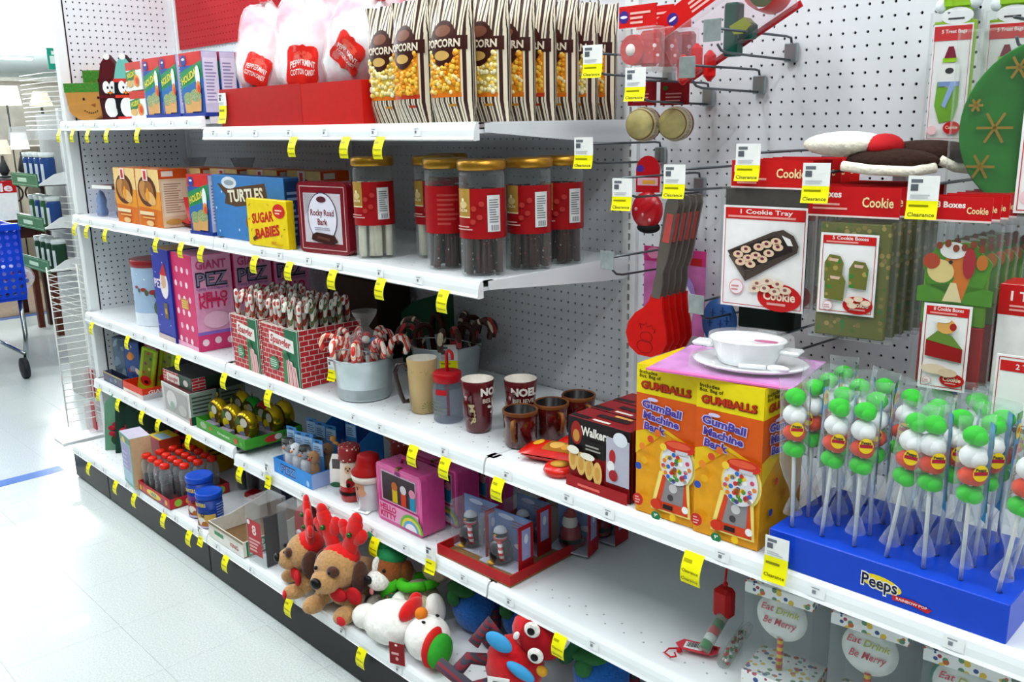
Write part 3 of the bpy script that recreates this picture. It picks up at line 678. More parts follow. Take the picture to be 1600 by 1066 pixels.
def canister(label, loc, turn, dark, back=False, seed=0):
    t = thing('treat_canister', label, 'canister', loc, radians(turn), 'gold-lidded treat canisters'); R_, H = .05, .232
    mb = MB(); mb.m(film('#f2f6f6', .94, .04)).lathe([(.046, 0), (R_, .006), (R_, H - .012), (.047, H)], 28); mb.build('jar', t)
    mb = MB(); mb.m(GOLD).lathe([(.0525, H - .002), (.054, H + .001), (.054, H + .016), (.05, H + .02), (0, H + .02)], 28); mb.build('lid', t)
    p = Print(cyl_map(R_ + .0006), sub=20); p.rect(-.105, .085, .105, .192, LABELRED)
    if not back:
        p.sub = 6; p.rect(-.05, .133, -.012, .192, '#b08a3c').rect(-.05, .130, -.012, .133, '#eadcae').ell(-.031, .158, .012, .008, '#dcc68a').ell(-.031, .168, .004, .004, '#f0e4bc').text('DeLite', -.031, .147, .008, '#efe0b0', .02, w=.026)
        p.rect(.026, .10, .056, .178, '#dfe1de').lines(.03, .12, .053, .172, 10, '#777c80'); p.rect(.031, .102, .052, .116, '#f5f5f5')
        for i in range(8): p.rect(.0325 + i*.0024, .103, .0325 + i*.0024 + (.0008, .0014)[i % 2], .115, '#222528'); p.k -= 1
        p.k += 1; p.lines(-.05, .104, -.005, .116, 2, '#d9a9a2'); p.dots([(-.002, .15), (.01, .132), (.014, .16), (-.004, .122)], .006, ['#b83a34'])
    else: p.lines(-.02, .105, .03, .18, 7, '#b5443f')
    p.build('label', t)
    rnd = random.Random(seed)
    for i in range(11):
        a, q_ = 2*pi*i/11 + rnd.uniform(-.2, .2), (.036 if i < 8 else .018); b_ = a + rnd.uniform(-.5, .5)
        mb = MB(); mb.m((speckle('#3a1c14', ['#e8ddd0', '#a8342c', '#4a2418', '#3a1c14', '#3a1c14'], 130, .26, .4) if dark else mat('#e9e2cb', .55, noise=.08))).tube([(q_*cos(a), q_*sin(a), .006), (q_*cos(b_), q_*sin(b_), .19)], .0085, 8); mb.build('dipped_pretzel_rod', t)
canister('canister of white dipped pretzel rods beside the bark tin', (1.957, -.432, z), 34, False, seed=1)
canister('canister of white dipped rods behind the front white one', (1.985, -.21, z), 34, False, seed=2)
canister('canister of white dipped rods in the third row', (2.068, -.325, z), 30, False, seed=3)
canister('canister of dark rods turned to show its back label', (2.235, -.425, z), 46, True, True, 4)
canister('front corner canister of dark sprinkled pretzel rods', (2.372, -.44, z), 30, True, seed=5)
canister('canister of dark sprinkled rods behind the front corner one', (2.392, -.315, z), 30, True, seed=6)
canister('canister of dark sprinkled rods nearest the back panel', (2.392, -.205, z), 32, True, seed=7)
# ---------------------------------------------------------------- middle shelf, far bay: tin and tall candy boxes
z = Z3 + .001
t = thing('popcorn_tin', 'pale blue round tin with a red lid and snowy print', 'tin', (.435, -.385, z))
mb = MB(); mb.m(mat('#a9c3dc', .3, noise=.06, scale=12, coat=.3)).lathe([(.082, 0), (.083, .004), (.083, .225), (.08, .228)], 36); mb.build('drum', t)
mb = MB(); mb.m(mat('#9c2b30', .35, coat=.3)).lathe([(.0835, .222), (.0855, .225), (.0855, .246), (.082, .25), (.07, .247), (0, .246)], 36); mb.build('lid', t)
p = Print(cyl_map(.0832), sub=30); p.rect(-.25, .0, .25, .05, '#e6eef6'); p.sub = 3
for u, v, s in ((.05, .14, 1.), (.02, .15, .7), (.085, .13, 1.2)): p.disc(u, v, .012*s, .008*s, '#a8403a', 10, 1).disc(u + .012, v - .012, .008*s, .012*s, '#5c6b52', 10, 1)
p.text('Joy', -.045, .115, .011, '#c24a4a', .02).text('T', -.04, .08, .014, '#c24a4a', .02).disc(.10, .07, .016, .03, '#5f7a4d', 12, 2).dots([(-.02, .19), (.03, .2), (.06, .18), (-.05, .17), (.0, .1)], .003, ['#f3f7fb']); tag(p.build('printed_scene', t), kind='stuff')
w, h, d = .15, .325, .12
o, f, r, t_ = carton('giant_candy_box', 'tall royal blue candy dispenser box with a santa print', 'box', (.695, -.497, z), w, d, h, -2, '#2334a4', '#202f92', '#c08a4a', 'giant candy dispenser boxes')
f.ell(w*.62, h*.62, .035, .05, '#f3ece8').ell(w*.6, h*.66, .022, .026, '#e0b08c').poly([(w*.4, h*.72), (w*.82, h*.72), (w*.7, h*.86)], '#c8252b').text('PEZ', w*.3, h*.62, .03, '#e8d9ee', .03).rect(w*.5, h*.25, w*.72, h*.42, '#6b5a3a').rect(w*.55, h*.3, w*.66, h*.36, '#c9a23a').rect(0, 0, w, h*.06, '#cdb8b4').dots([(.02, .05), (.05, .09), (.12, .06), (.03, .24), (.1, .28), (.02, .3)], .003, ['#dfe6ff']).build('front_print', o)
PINK, HOT = '#e79cc0', '#dc2f6d'
def pink_box(label, x, y):
    w, d, h = .175, .135, .322
    o, f, r, t_ = carton('giant_candy_box', label, 'box', (x, y, z), w, d, h, -3, HOT, PINK, '#d98ab2', 'giant candy dispenser boxes')
    f.rect(0, 0, w*.04, h, '#c4121f').dots([(w*(.16 + .26*(i % 3) + .1*(i//3 % 2)), h*(.08 + .15*(i//3))) for i in range(18)], .011, ['#f6dfe8', '#f2c3d6'], 10).rect(w*.35, h*.42, w*.7, h*.53, '#d98a4a').lines(w*.37, h*.43, w*.68, h*.52, 4, '#e9d35a', .5).rect(0, 0, w, h*.05, '#f0a9c6').build('front_print', o)
    r.rect(0, 0, d, h*.17, '#d63a72').rect(0, h*.17, d, h*.205, '#8a67bc').dots([(d*.18, h*.09), (d*.5, h*.1), (d*.82, h*.085)], .012, ['#f3d7e2'])
    r.text('GIANT', d*.48, h*.90, .028, '#c94a78', .03, w=d*.78).text('PEZ', d*.48, h*.75, .044, '#2c2838', .05, w=d*.82).text('PEZ', d*.48, h*.75, .04, '#8e89a4', .0, w=d*.76).text('Candy Roll Dispenser', d*.48, h*.655, .009, '#7d4a9c', .01, w=d*.82).text('HELLO', d*.47, h*.575, .024, '#d7265c', .04, w=d*.74).text('KITTY', d*.47, h*.49, .024, '#d7265c', .04, w=d*.74).ell(d*.5, h*.32, d*.34, h*.09, '#efb9d2').build('side_print', o)
pink_box('tall pink candy dispenser box standing frontmost, beside the blue one', .848, -.494); pink_box('tall pink candy dispenser box second in its line', .86, -.352); pink_box('tall pink candy dispenser box at the back of its line', .872, -.21)
# ---------------------------------------------------------------- candy cane trays
def cane_mesh(h, r, hook, m_, n=8, flip=1):
    mb = MB(); mb.m(m_); P = [(0, 0, 0), (0, 0, h*.5), (0, 0, h - hook)]
    for i in range(1, 9): a = pi - pi*1.08*i/8; P.append((flip*(hook + hook*cos(a)), 0, h - hook + hook*sin(a)))
    P.append((P[-1][0], 0, P[-1][2] - hook*.5)); mb.tube(P, r, n); return mb.mesh('candy_cane')
CANE = [stripes('#f1ebe2', '#c23a2e', 26., 'Z', .5, .25, 60., '#2f7d46'), stripes('#f2ece4', '#c8322a', 30., 'Z', .5, .25, 65.), stripes('#f1ebe0', '#2f7d46', 26., 'Z', .55, .25, 60., '#c23a2e')]
CM = [cane_mesh(.228, .0068, .0125, CANE[k]) for k in range(3)]
WRAPC = film('#ffffff', .8, .1, crinkle=.8)
def brick_print(p, w, h, u0=0., rows=11, bw=.03):
    p.rect(u0, 0, u0 + w, h, '#ead9cf'); bh = h / rows
    for i in range(rows):
        u = -bw/2 if i % 2 else 0
        while u < w - .001:
            a, b_ = max(0, u + .0012), min(w, u + bw - .0012)
            if b_ > a: p.rect(u0 + a, i*bh + .0012, u0 + b_, (i+1)*bh - .0012, '#bd2f35'); p.k -= 1
            u += bw
    p.k += 1
def cane_tray(label, x, y, w, d, h, cols, rows, who):
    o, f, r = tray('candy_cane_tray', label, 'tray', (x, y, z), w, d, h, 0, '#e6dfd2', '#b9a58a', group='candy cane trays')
    brick_print(f, w*.62, h); f.rect(w*.62, 0, w, h, '#1f6b46').rect(w*.55, 0, w*.66, h*.6, '#3f8a58')
    f.poly([(w*.2, h*.66), (w*.56, h*.61), (w*.86, h*.58), (w*.86, h*.8), (w*.52, h*.84), (w*.22, h*.88)], '#f2ede6').text('Spangler', w*.52, h*.74, h*.13, '#c32a36', .03, w=w*.54, rot=-.08, shear=.2)
    for k in range(3): f.poly([(w*(.66 + .1*k), 0), (w*(.75 + .1*k), 0), (w*(.72 + .09*k), h*(.5 - .08*k)), (w*(.65 + .09*k), h*(.52 - .08*k))], '#f0c9c6'); f.poly([(w*(.69 + .1*k), 0), (w*(.71 + .1*k), 0), (w*(.69 + .09*k), h*(.49 - .08*k)), (w*(.675 + .09*k), h*(.5 - .08*k))], '#cf4a50')
    f.ell(w*.66, h*.5, w*.07, h*.06, '#245f3c').ell(w*.33, h*.32, w*.13, h*.12, '#3c8a5c').lines(w*.23, h*.25, w*.43, h*.4, 4, '#d8ead9').ring(0, 0, w, h, .002, '#e9e4d8').build('front_print', o)
    brick_print(r, d, h); r.build('side_print', o)
    rnd = random.Random(cols); n = 0
    for j in range(rows):
        for i in range(cols):
            c = bpy.data.objects.new('candy_cane', CM[rnd.choice([0, 0, 1, 2])]); COL.objects.link(c)
            c.location = (x + .018 + (w - .036)*(i + .2*(j % 2))/(cols - .8) + rnd.uniform(-.003, .003), y + .02 + (d - .045)*j/(rows - 1), z + .004 + rnd.uniform(0, .012)); c.rotation_euler = (rnd.uniform(-.05, .03), rnd.uniform(-.05, .05), rnd.uniform(-1.4, -.4))
            tag(c, 'wrapped striped candy cane standing in the ' + who, 'candy cane', 'canes in the ' + who)
cane_tray('brick print candy cane tray beside the pink candy boxes', 1.262, -.499, .165, .21, .168, 5, 5, 'tray beside the pink candy boxes')
cane_tray('brick print candy cane tray beside the metal pail', 1.448, -.499, .208, .21, .168, 6, 5, 'tray beside the metal pail')
mb = MB(); mb.m(mat('#16452f', .6)).prism([(0, 0), (.25, 0), (.25, .26), (.06, .2), (0, .16)], 0, .003); tag(mb.build('backer_card', None, (1.63, -.12, z)), 'dark green backer card behind the candy cane pails', 'card')
mb = MB(); mb.m(mat('#2a211c', .7)).box(0, 0, 0, .30, .12, .27, .003); mb.m(mat('#4a3c30', .6)).box(.02, -.0015, .02, .28, 0, .25); tag(mb.build('shipping_carton', None, (1.28, -.16, z)), 'dark cardboard carton at the back behind the candy cane trays', 'carton')
# ---------------------------------------------------------------- galvanised pails
ZINC = mat('#c6d1d4', .3, metal=.8, noise=.12, scale=18)
def pail(label, x, y, rb, rt, h):
    t = thing('metal_pail', label, 'pail', (x, y, z)); mb = MB()
    mb.m(ZINC).lathe([(rb*.95, 0), (rb, .003), (rb + (rt-rb)*.86, h*.86), (rb + (rt-rb)*.86 + .0015, h*.88), (rt, h*.985), (rt + .003, h), (rt + .001, h + .003), (rt - .002, h), (rb + .001, .006), (0, .006)], 40); mb.build('bucket', t)
    mb = MB(); mb.m(STEEL).tube([((rt + .004)*cos(a), (rt + .004)*sin(a) - .02*sin(a/1)*0, h*.9 - .05*sin(a)) for a in [pi + pi*i/16 for i in range(17)]], .0016, 6); mb.xf(Matrix.Rotation(.6, 4, 'Z')); mb.build('bail_handle', t); return t
pail('round galvanised pail of red striped canes beside the brick print tray', 1.838, -.412, .072, .081, .112)
pail('galvanised pail of chocolate canes standing behind the cane-handled mug', 1.905, -.17, .085, .102, .118)
CM2 = [cane_mesh(.15, .0075, .022, m_) for m_ in (stripes('#f2ddd2', '#d2392a', 30., 'Z', .4, .2, 45., '#e2a59c'), stripes('#f4ede2', '#d6402c', 34., 'Z', .55, .2, 50.), stripes('#d9352c', '#f0d9c8', 30., 'Z', .6, .2, 40., '#e8b23a'))]
CM3 = [cane_mesh(.16, .0085, .026, m_) for m_ in (mat('#3a1b14', .3), stripes('#4a2218', '#e9d9b4', 22., 'Z', .75, .3, 30.), stripes('#44201a', '#c4323a', 24., 'Z', .6, .3, 30.))]
rnd = random.Random(5)
for (cx, cy, rr, h0, ms, who, n) in ((1.838, -.412, .056, .03, CM2, 'pail beside the brick print tray', 13), (1.905, -.17, .07, .03, CM3, 'pail behind the mugs', 12)):
    for i in range(n):
        a = 2*pi*i/n + rnd.uniform(-.2, .2); q_ = rr * (1. if i % 3 else .5)
        c = bpy.data.objects.new('candy_cane', ms[i % 3]); COL.objects.link(c); c.location = (cx + q_*cos(a)*.8, cy + q_*sin(a)*.8, z + h0); c.rotation_euler = (rnd.uniform(-.1, .1), .22 + rnd.uniform(-.05, .1), a)
        tag(c, 'thick wrapped candy cane hooked over the rim of the ' + who, 'candy cane', 'canes in the ' + who)
t = thing('sweet_wrapper_bundle', 'clear wrapped bundle of red and blue sweets poking from the striped cane pail', 'candy', (1.81, -.38, z + .13))
for i in range(6): mb = MB(); mb.m(mat(['#d0262c', '#2f8fd0', '#d9262c', '#e8c13a', '#c8202a', '#e9e4de'][i], .3)).ball((.03*cos(i*1.1), .02*sin(i*1.1), .012*(i % 3)), (.014, .011, .011), 10, 6); mb.build('sweet', t)
mb = MB(); mb.m(BAGFILM).lathe([(.03, -.02), (.052, .0), (.046, .03), (.02, .045), (.01, .055), (.03, .085), (.036, .1)], 14, cap=False); mb.build('wrapper', t)
def price_card(name, label, loc, rz, w=.032, hw=.034, hy=.03, tilt=0., near=False):
    t = thing(name, label, 'price tag', loc, radians(rz)); mb = MB(); mb.m(PAPER).box(0, -.0008, 0, w, 0, hw); mb.build('price_slip', t)
    p = Print(plane_map((0, -.0008, 0), (1, 0, 0), (0, 0, 1))); p.lines(w*.1, hw*.72, w*.7, hw*.9, 1, '#6a7076', .8).rect(w*.1, hw*.4, w*.34, hw*.66, '#5b6168').lines(w*.1, hw*.1, w*.8, hw*.3, 2, '#c3c7ca'); p.build('slip_print', t)
    mb = MB(); mb.m(YEL); n = 6; V = []; F = []
    for i in range(n + 1):
        a = i / n; V += [(0, -.001 - .008*a*a, -hy*a), (w, -.001 - .008*a*a, -hy*a)]
    for i in range(n): F.append((2*i, 2*i+2, 2*i+3, 2*i+1))
    mb.add(V, F, True); mb.build('clearance_flap', t)
    p = Print(lambda u, v, d: Vector((u, -.0014 - .008*(v/hy)**2 - d, v))); p.lines(w*.08, -hy*.32, w*.92, -hy*.12, 1, '#8a8606', .5); p.text('Clearance', w*.5, -hy*.74, w*.13, '#3a3a06', .01, w=w*.86); p.build('flap_print', t)
    return t
price_card('price_tag', 'white and yellow price tag stuck on the front metal pail', (1.765, -.478, z + .075), 10)
price_card('price_tag', 'white and yellow price tag on the pail behind the mugs', (1.985, -.262, z + .095), 45, .05, .045, .03)
# ---------------------------------------------------------------- mugs and jar
def mug(name, label, x, y, prof, col, inner, rz=0., handle=None, hr=.0055, hm=None, rough=.2, rim=None):
    t = thing(name, label, 'mug', (x, y, z), radians(rz)); mb = MB(); H = prof[-1][1]; rt = prof[-1][0]
    mb.m(col).lathe([(prof[0][0]*.9, 0)] + prof + [(rt - .0015, H + .0015)], 32, cap=False); mb.m(col).lathe([(0, .0005), (prof[0][0]*.9, 0)], 32, cap=False)
    mb.m(inner).lathe([(rt - .0015, H + .0015), (rt - .004, H), (prof[0][0]*.88, .01), (0, .009)], 32, cap=False); mb.build('cup', t)
    if rim is not None: mb = MB(); mb.m(rim).lathe([(rt + .0004, H - .007), (rt + .0008, H), (rt - .001, H + .0025), (rt - .004, H)], 32, cap=False); mb.build('glazed_rim', t)
    if handle: mb = MB(); mb.m(hm or col).tube(handle, hr, 10); mb.build('handle', t)
    return t
t = mug('cane_handle_mug', 'tall tan mug with pine sprigs and a dark cane handle', 2.068, -.388, [(.032, .002), (.036, .06), (.040, .142)], mat('#c9ab78', .3, noise=.08, scale=14), mat('#efe8da', .3), -125,
        [(.036, 0, .03), (.05, 0, .028), (.058, 0, .05), (.066, 0, .085), (.07, 0, .11), (.063, 0, .127), (.05, 0, .13), (.04, 0, .12), (.038, 0, .112)], .0062, mat('#2a1b18', .2))
p = Print(cyl_map(.0385, 0, radians(-60) + radians(125)))
for u, v, s in ((-.02, .122, 1), (.02, .115, .8), (.025, .02, 1.1), (-.03, .025, .9), (.055, .03, 1.)):
    for k in range(9): a = -1.2 + .55*k; p.poly([(u, v), (u + .014*s*cos(a), v + .014*s*sin(a)), (u + .014*s*cos(a + .12), v + .014*s*sin(a + .12))], '#5c7a2a'); p.k -= 1
tag(p.build('pine_print', t), kind='stuff')
t = thing('drinking_jar', 'clear plastic drinking jar with red lid and cane straw', 'jar', (2.17, -.39, z))
mb = MB(); mb.m(film('#aab3c4', .68, .05)).lathe([(.034, 0), (.038, .005), (.038, .085), (.033, .1), (.031, .108)], 28); mb.build('jar', t)
mb = MB(); mb.m(mat('#b5141e', .3)).lathe([(.034, .102), (.036, .104), (.036, .124), (.033, .127), (0, .127)], 28); mb.build('lid', t)
mb = MB(); mb.m(mat('#b8141f', .3)).tube([(0, 0, .01), (0, 0, .17)] + [(.011 - .011*cos(a), 0, .17 + .011*sin(a)) for a in [pi*i/6 for i in range(1, 7)]] + [(.022, 0, .16)], .0042, 8); mb.build('straw', t)
p = Print(cyl_map(.0385)); p.sub = 6; p.rect(.0, .074, .03, .088, '#b8141f').lines(-.03, .02, .03, .065, 5, '#7d8c70', .2); p.build('jar_print', t)
MAROON = mat('#5a1118', .18, noise=.1, scale=14, coat=.5)
NOELP = [(.031, .002), (.033, .02), (.037, .09), (.041, .128)]
def noel(label, x, y, rz, a0):
    t = mug('holiday_mug', label, x, y, NOELP, MAROON, mat('#ece4d8', .35), rz, None)
    mb = MB(); mb.m(MAROON).tube([(.036, 0, .1), (.055, 0, .103), (.062, 0, .085), (.06, 0, .055), (.034, 0, .035)], .0055, 8); mb.build('handle', t)
    p = Print(cyl_map(.036, 0, a0, r1=.0408, h=.128)); p.text('NOEL', .02, .105, .018, '#ece7dc', .05, w=.062).text('BELIEVE', .018, .083, .010, '#cdbfae', .03, w=.05).text('*', .02, .05, .05, '#e2dccf', .02).text('M*R', -.03, .05, .012, '#c9b98e', .04, w=.05, rot=-1.5).disc(-.045, .075, .006, .006, '#7d8a2a', 10, 1); p.build('lettering', t)
noel('tall maroon holiday mug showing the N of its lettering', 2.283, -.39, -70, radians(70) - radians(14)); noel('tall maroon holiday mug showing EL of its lettering', 2.358, -.318, -70, radians(70) - radians(62))
GLAZE = mat('#4a1210', .15, noise=.35, scale=28, coat=.6); RIMG = mat('#6b3d1c', .3, noise=.2)
for x, y, lb in ((2.434, -.395, 'squat dark red glazed mug at the shelf front with a golden handle'), (2.45, -.308, 'squat dark red glazed mug in the middle of three'), (2.457, -.22, 'squat dark red glazed mug at the back of three')):
    mug('glazed_mug', lb, x, y, [(.034, .002), (.038, .008), (.0385, .06), (.041, .086)], GLAZE, mat('#120c0b', .3), -62 if y < -.35 else -20, [(.039, 0, .07), (.056, 0, .072), (.06, 0, .055), (.054, 0, .03), (.037, 0, .022)], .005, mat('#7a4a1e', .3, noise=.3), rim=RIMG)
# ---------------------------------------------------------------- middle shelf, third bay
def biscuit_bag(label, loc, rz, k):
    t = thing('biscuit_bag', label, 'snack bag', loc, radians(rz)); mb = MB(); f = pillow(mb, .085, .165, .016, mat('#c9180f', .2, noise=.15, scale=30), nu=10, nv=12, flare=.1, top_wave=.004)
    Rx = Matrix.Rotation(radians(-90), 4, 'X'); mb.xf(Rx); mb.build('bag', t)
    p = Print(lambda u, v, d: Rx @ Vector((u, -f(u, v) - d, v))); p.patch(-.03, .05, .03, .115, '#a5671f', 6, 6).disc(.0, .075, .02, .016, '#e2b25a', 14, 2).disc(.006, .1, .016, .012, '#d69a3c', 14, 2).disc(0, .03, .018, .012, '#d9a02c', 14, 2); p.build('bag_print', t)
biscuit_bag('shiny red biscuit bag lying on the shelf beside the mugs', (2.49, -.43, z + .018), -72, 0); biscuit_bag('shiny red biscuit bag lying against the shortbread boxes', (2.515, -.325, z + .018), -80, 1)
t = thing('hoop_biscuit_pack', 'small round red biscuit pack in front of the shortbread boxes', 'snack pack', (2.62, -.462, z)); mb = MB(); mb.m(mat('#d61f12', .25)).lathe([(.0, .0), (.03, .001), (.036, .01), (.03, .02), (.0, .022)], 22); mb.build('pack', t); mb = MB(); mb.m(mat('#d9a43c', .5)).lathe([(.016, .0205), (.02, .0225), (.0, .0235)], 18); mb.build('label', t)
def shortbread(label, x, y):
    w, d, h = .16, .066, .148
    o, f, r, tp = carton('shortbread_box', label, 'box', (x, y, z), w, d, h, 0, '#8c1116', '#7a1016', '#7d141a', 'shortbread boxes')
    f.rect(0, h*.52, w, h, '#1d1114').ell(w*.14, h*.78, w*.09, h*.17, '#9a1d18').ell(w*.14, h*.74, w*.055, h*.09, '#c98a3c').text('Walkers', w*.45, h*.84, h*.12, '#f0e9e0', .035, w=w*.46).rect(w*.26, h*.5, w*.62, h*.72, '#17110f').lines(w*.3, h*.58, w*.56, h*.68, 2, '#a9a49a')
    f.rect(w*.64, h*.22, w, h*.86, '#b9b6c6').ell(w*.86, h*.86, w*.11, h*.1, '#dfe3ea').ell(w*.74, h*.6, w*.05, h*.1, '#b4202a').ell(w*.72, h*.46, w*.06, h*.08, '#efe9ea').ell(w*.76, h*.34, w*.07, h*.08, '#a71d28')
    for k in range(4): f.ell(w*(.1 + .14*k), h*(.4 - .035*k), w*.075, h*.17, '#e2b564', 14).ell(w*(.1 + .14*k), h*(.4 - .035*k), w*.045, h*.1, '#d09a45', 12)
    f.ell(w*.12, h*.54, w*.1, h*.06, '#f0ead8').ell(w*.36, h*.5, w*.12, h*.05, '#ece6d6').rect(0, 0, w, h*.16, '#a01318').lines(w*.2, h*.04, w*.7, h*.1, 1, '#e0685c', .6).build('front_print', o)
    for i in range(6):
        r.rect(i*d/6, 0, i*d/6 + d/14, h, '#1f1413') ; r.k -= 1
    r.k += 1; r.build('side_print', o)
    tp.rect(0, d*.05, w*.3, d*.3, '#1d1114').lines(w*.36, d*.1, w*.74, d*.26, 1, '#d9d2c6', .8).rect(w*.3, d*.45, w*.8, d*.7, '#1d1114').lines(w*.5, d*.75, w*.9, d*.92, 1, '#d2a35a', .8).build('top_print', o)
for k, lb in enumerate(['red and black tartan shortbread box at the front of its line', 'tartan shortbread box second in its line', 'tartan shortbread box at the back of its line']): shortbread(lb, 2.668, -.487 + .07*k)
def gum_box(label, x):
    w, d, h = .129, .155, .292
    o, f, r, tp = carton('gumball_bank_box', label, 'box', (x, -.497, z), w, d, h, 3, '#efa51a', '#e9a31a', '#e3bd12', 'gumball bank boxes')
    def face(p, w, side):
        p.rect(0, h*.81, w, h, '#f4dc12').poly([(0, h*.52), (w*.45, h*.6), (w, h*.5), (w, h*.81), (0, h*.81)], '#dd5a13').poly([(0, h*.4), (w*.5, h*.58), (w, h*.5), (w, h*.52), (w*.45, h*.615), (0, h*.55)], '#f0c21a')
        p.text('Includes', w*.2, h*.953, h*.022, '#3a2f08', .02, w=w*.3).text('8oz. Bag of', w*.23, h*.927, h*.022, '#3a2f08', .02, w=w*.36)
        p.text('GUMBALLS', w*.5, h*.87, h*.047, '#7a1d0c', .06, w=w*.84).text('GUMBALLS', w*.49, h*.872, h*.043, '#c23412', .03, w=w*.82)
        for s_, y_, ww in (('GumBall', .735, .66), ('Machine', .665, .6), ('Bank', .6, .36)):
            x_ = w*(.44 if s_ != 'Bank' else .34); p.text(s_, x_, h*y_, h*.05, '#cfc4ea', .09, w=w*(ww + .03), rot=-.1); p.text(s_, x_, h*y_, h*.046, '#4a3c9c', .035, w=w*ww, rot=-.1)
        p.ell(w*.3, h*.785, w*.09, h*.012, '#d9cff0')
        if side: return
        cx, cy = w*.74, h*.40
        p.ell(cx - .0, cy, w*.3, h*.155, '#f7e27a', 22).poly([(w*.44, h*.33), (w*.93, h*.33), (w*.97, h*.06), (w*.3, h*.06)], '#f7e27a')
        p.poly([(w*.5, h*.31), (w*.88, h*.31), (w*.93, h*.07), (w*.36, h*.07)], '#d9431c').poly([(w*.56, h*.29), (w*.86, h*.29), (w*.84, h*.13), (w*.48, h*.13)], '#8d8688').ell(w*.68, h*.235, w*.07, h*.03, '#c9c5c6').ell(w*.64, h*.17, w*.05, h*.022, '#4a4446').rect(w*.52, h*.085, w*.68, h*.115, '#23181a').ell(w*.4, h*.1, w*.09, h*.035, '#d8331a')
        p.ell(cx, cy, w*.26, h*.135, '#e2dfe6', 22)
        rnd = random.Random(3); cols = ['#d8322a', '#2f6fc9', '#f2c31c', '#e9842a', '#3f9a3c', '#f3f1ee', '#d64a6a']
        for i in range(46):
            a, q_ = rnd.uniform(0, 2*pi), rnd.random()**.5
            p.ell(cx + w*.225*q_*cos(a), cy - h*.02 + h*.098*q_*sin(a), w*.034, w*.034, cols[i % 7], 9); p.k -= 1
        p.k += 1; p.ell(w*.78, h*.52, w*.25, h*.042, '#d6301c', 18).ell(w*.76, h*.53, w*.2, h*.022, '#e85a3a', 16).rect(w*.72, h*.475, w*.92, h*.5, '#c9c6cc')
        for u, v, c in ((.1, .33, '#2c4fb0'), (.16, .47, '#e9842a'), (.3, .53, '#d64a2a'), (.42, .58, '#e06a22'), (.9, .12, '#f3f1ee'), (.7, .045, '#f2c31c'), (.52, .5, '#f2cf3c'), (.2, .38, '#eeb01c')): p.ell(w*u, h*v, w*.055, w*.055, c, 12); p.k -= 1
        p.k += 1; p.ell(w*.1, h*.1, w*.09, h*.042, '#cf2d24', 14).lines(w*.05, h*.075, w*.15, h*.13, 3, '#f0b8a8').ell(w*.42, h*.025, w*.08, h*.03, '#1d7a4a', 14).text('9"', w*.42, h*.028, h*.022, '#e6f0e6', .03)
    face(f, w, False); f.build('front_print', o); face(r, d, True); r.dots([(d*.3, h*.4), (d*.5, h*.3), (d*.2, h*.22)], .007, ['#d64a2a', '#e9842a', '#2c4fb0']); r.build('side_print', o)
gum_box('yellow gumball machine bank box beside the shortbread', 2.85); gum_box('yellow gumball machine bank box beside the blue lollipop display', 2.982)
# baking dish in a blister pack laid across the gumball boxes
zt = Z3 + .001 + .293
t = thing('baking_dish_set', 'white oval baking dish set on a purple card across the gumball boxes', 'dish set', (3.005, -.40, zt), radians(12))
mb = MB(); mb.m(mat('#c88bc4', .4, noise=.25, scale=18)).box(-.135, -.10, .001, .125, .10, .003); mb.m(mat('#dd6fb0', .4)).box(-.135, -.104, .0005, .125, -.092, .0035); mb.build('backing_card', t)
CER = mat('#eef0f2', .12, noise=.02, coat=.6)
mb = MB(); mb.m(CER).lathe([(.0, .004), (.07, .004), (.1, .012), (.104, .016), (.098, .017), (.07, .009), (0, .009)], 40, (.02, -.005, 0), squash=.72); mb.build('oval_plate', t)
mb = MB(); mb.m(CER).lathe([(.05, .012), (.058, .03), (.066, .052), (.07, .055), (.066, .057), (.055, .052), (.05, .05), (0, .05)], 40, (.015, -.005, 0), squash=.74); mb.box(-.085, -.02, .035, -.045, .015, .043, .003); mb.box(.075, -.02, .035, .11, .015, .043, .003); mb.build('dish', t)
mb = MB(); mb.m(mat('#b33a78', .4)).lathe([(0, .0505), (.022, .0505), (.022, .0515), (0, .0516)], 16, (.045, .005, 0), squash=.35); mb.build('sticker', t)
mb = MB(); mb.m(CER).ball((.085, -.05, .02), (.02, .009, .006)); mb.tube([(.065, -.052, .02), (.02, -.06, .019)], .004, 8); mb.build('spoon', t)
mb = MB(); mb.m(film('#ffffff', .88, .04, crinkle=.25)).lathe([(.112, .003), (.108, .02), (.078, .03), (.075, .062), (0, .064)], 36, (.02, -.005, 0), squash=.78, cap=False); mb.build('blister', t)
# ---------------------------------------------------------------- marshmallow lollipops on the blue display
BLUE = '#1446c8'
x0, y0, w, d, h = 3.142, -.5, .369, .235, .062
mb = MB(); mb.m(mat(BLUE, .3, noise=.03)).box(0, 0, 0, w, d, h, .0015); o = tag(mb.build('lollipop_display', None, (x0, y0 - .01, z), radians(1.5)), 'royal blue card lollipop display block with a yellow oval logo', 'display')
f = Print(plane_map((0, 0, 0), (1, 0, 0), (0, 0, 1))); f.ell(.19, .029, .032, .012, '#f2d21c', 22, -.1).text('Peeps', .188, .030, .021, '#f4f2ea', .07, w=.058).text('Peeps', .188, .030, .0195, '#16183c', .02, w=.055).poly([(.208, .018), (.24, .02), (.268, .014), (.262, .007), (.236, .012), (.21, .01)], '#c4202a').text('RAINBOW POP', .238, .0148, .004, '#f6e6e0', .02, w=.046).build('front_print', o)
p = Print(plane_map((0, 0, h), (1, 0, 0), (0, 1, 0))); PX = [.026 + .0535*i for i in range(7)]; PY = [.028 + .056*j for j in range(4)]
for x in PX:
    for y in PY: p.ell(x, y, .0042, .0042, '#0a2270', 8); p.k -= 1
tag(p.build('stick_holes', o), kind='stuff')
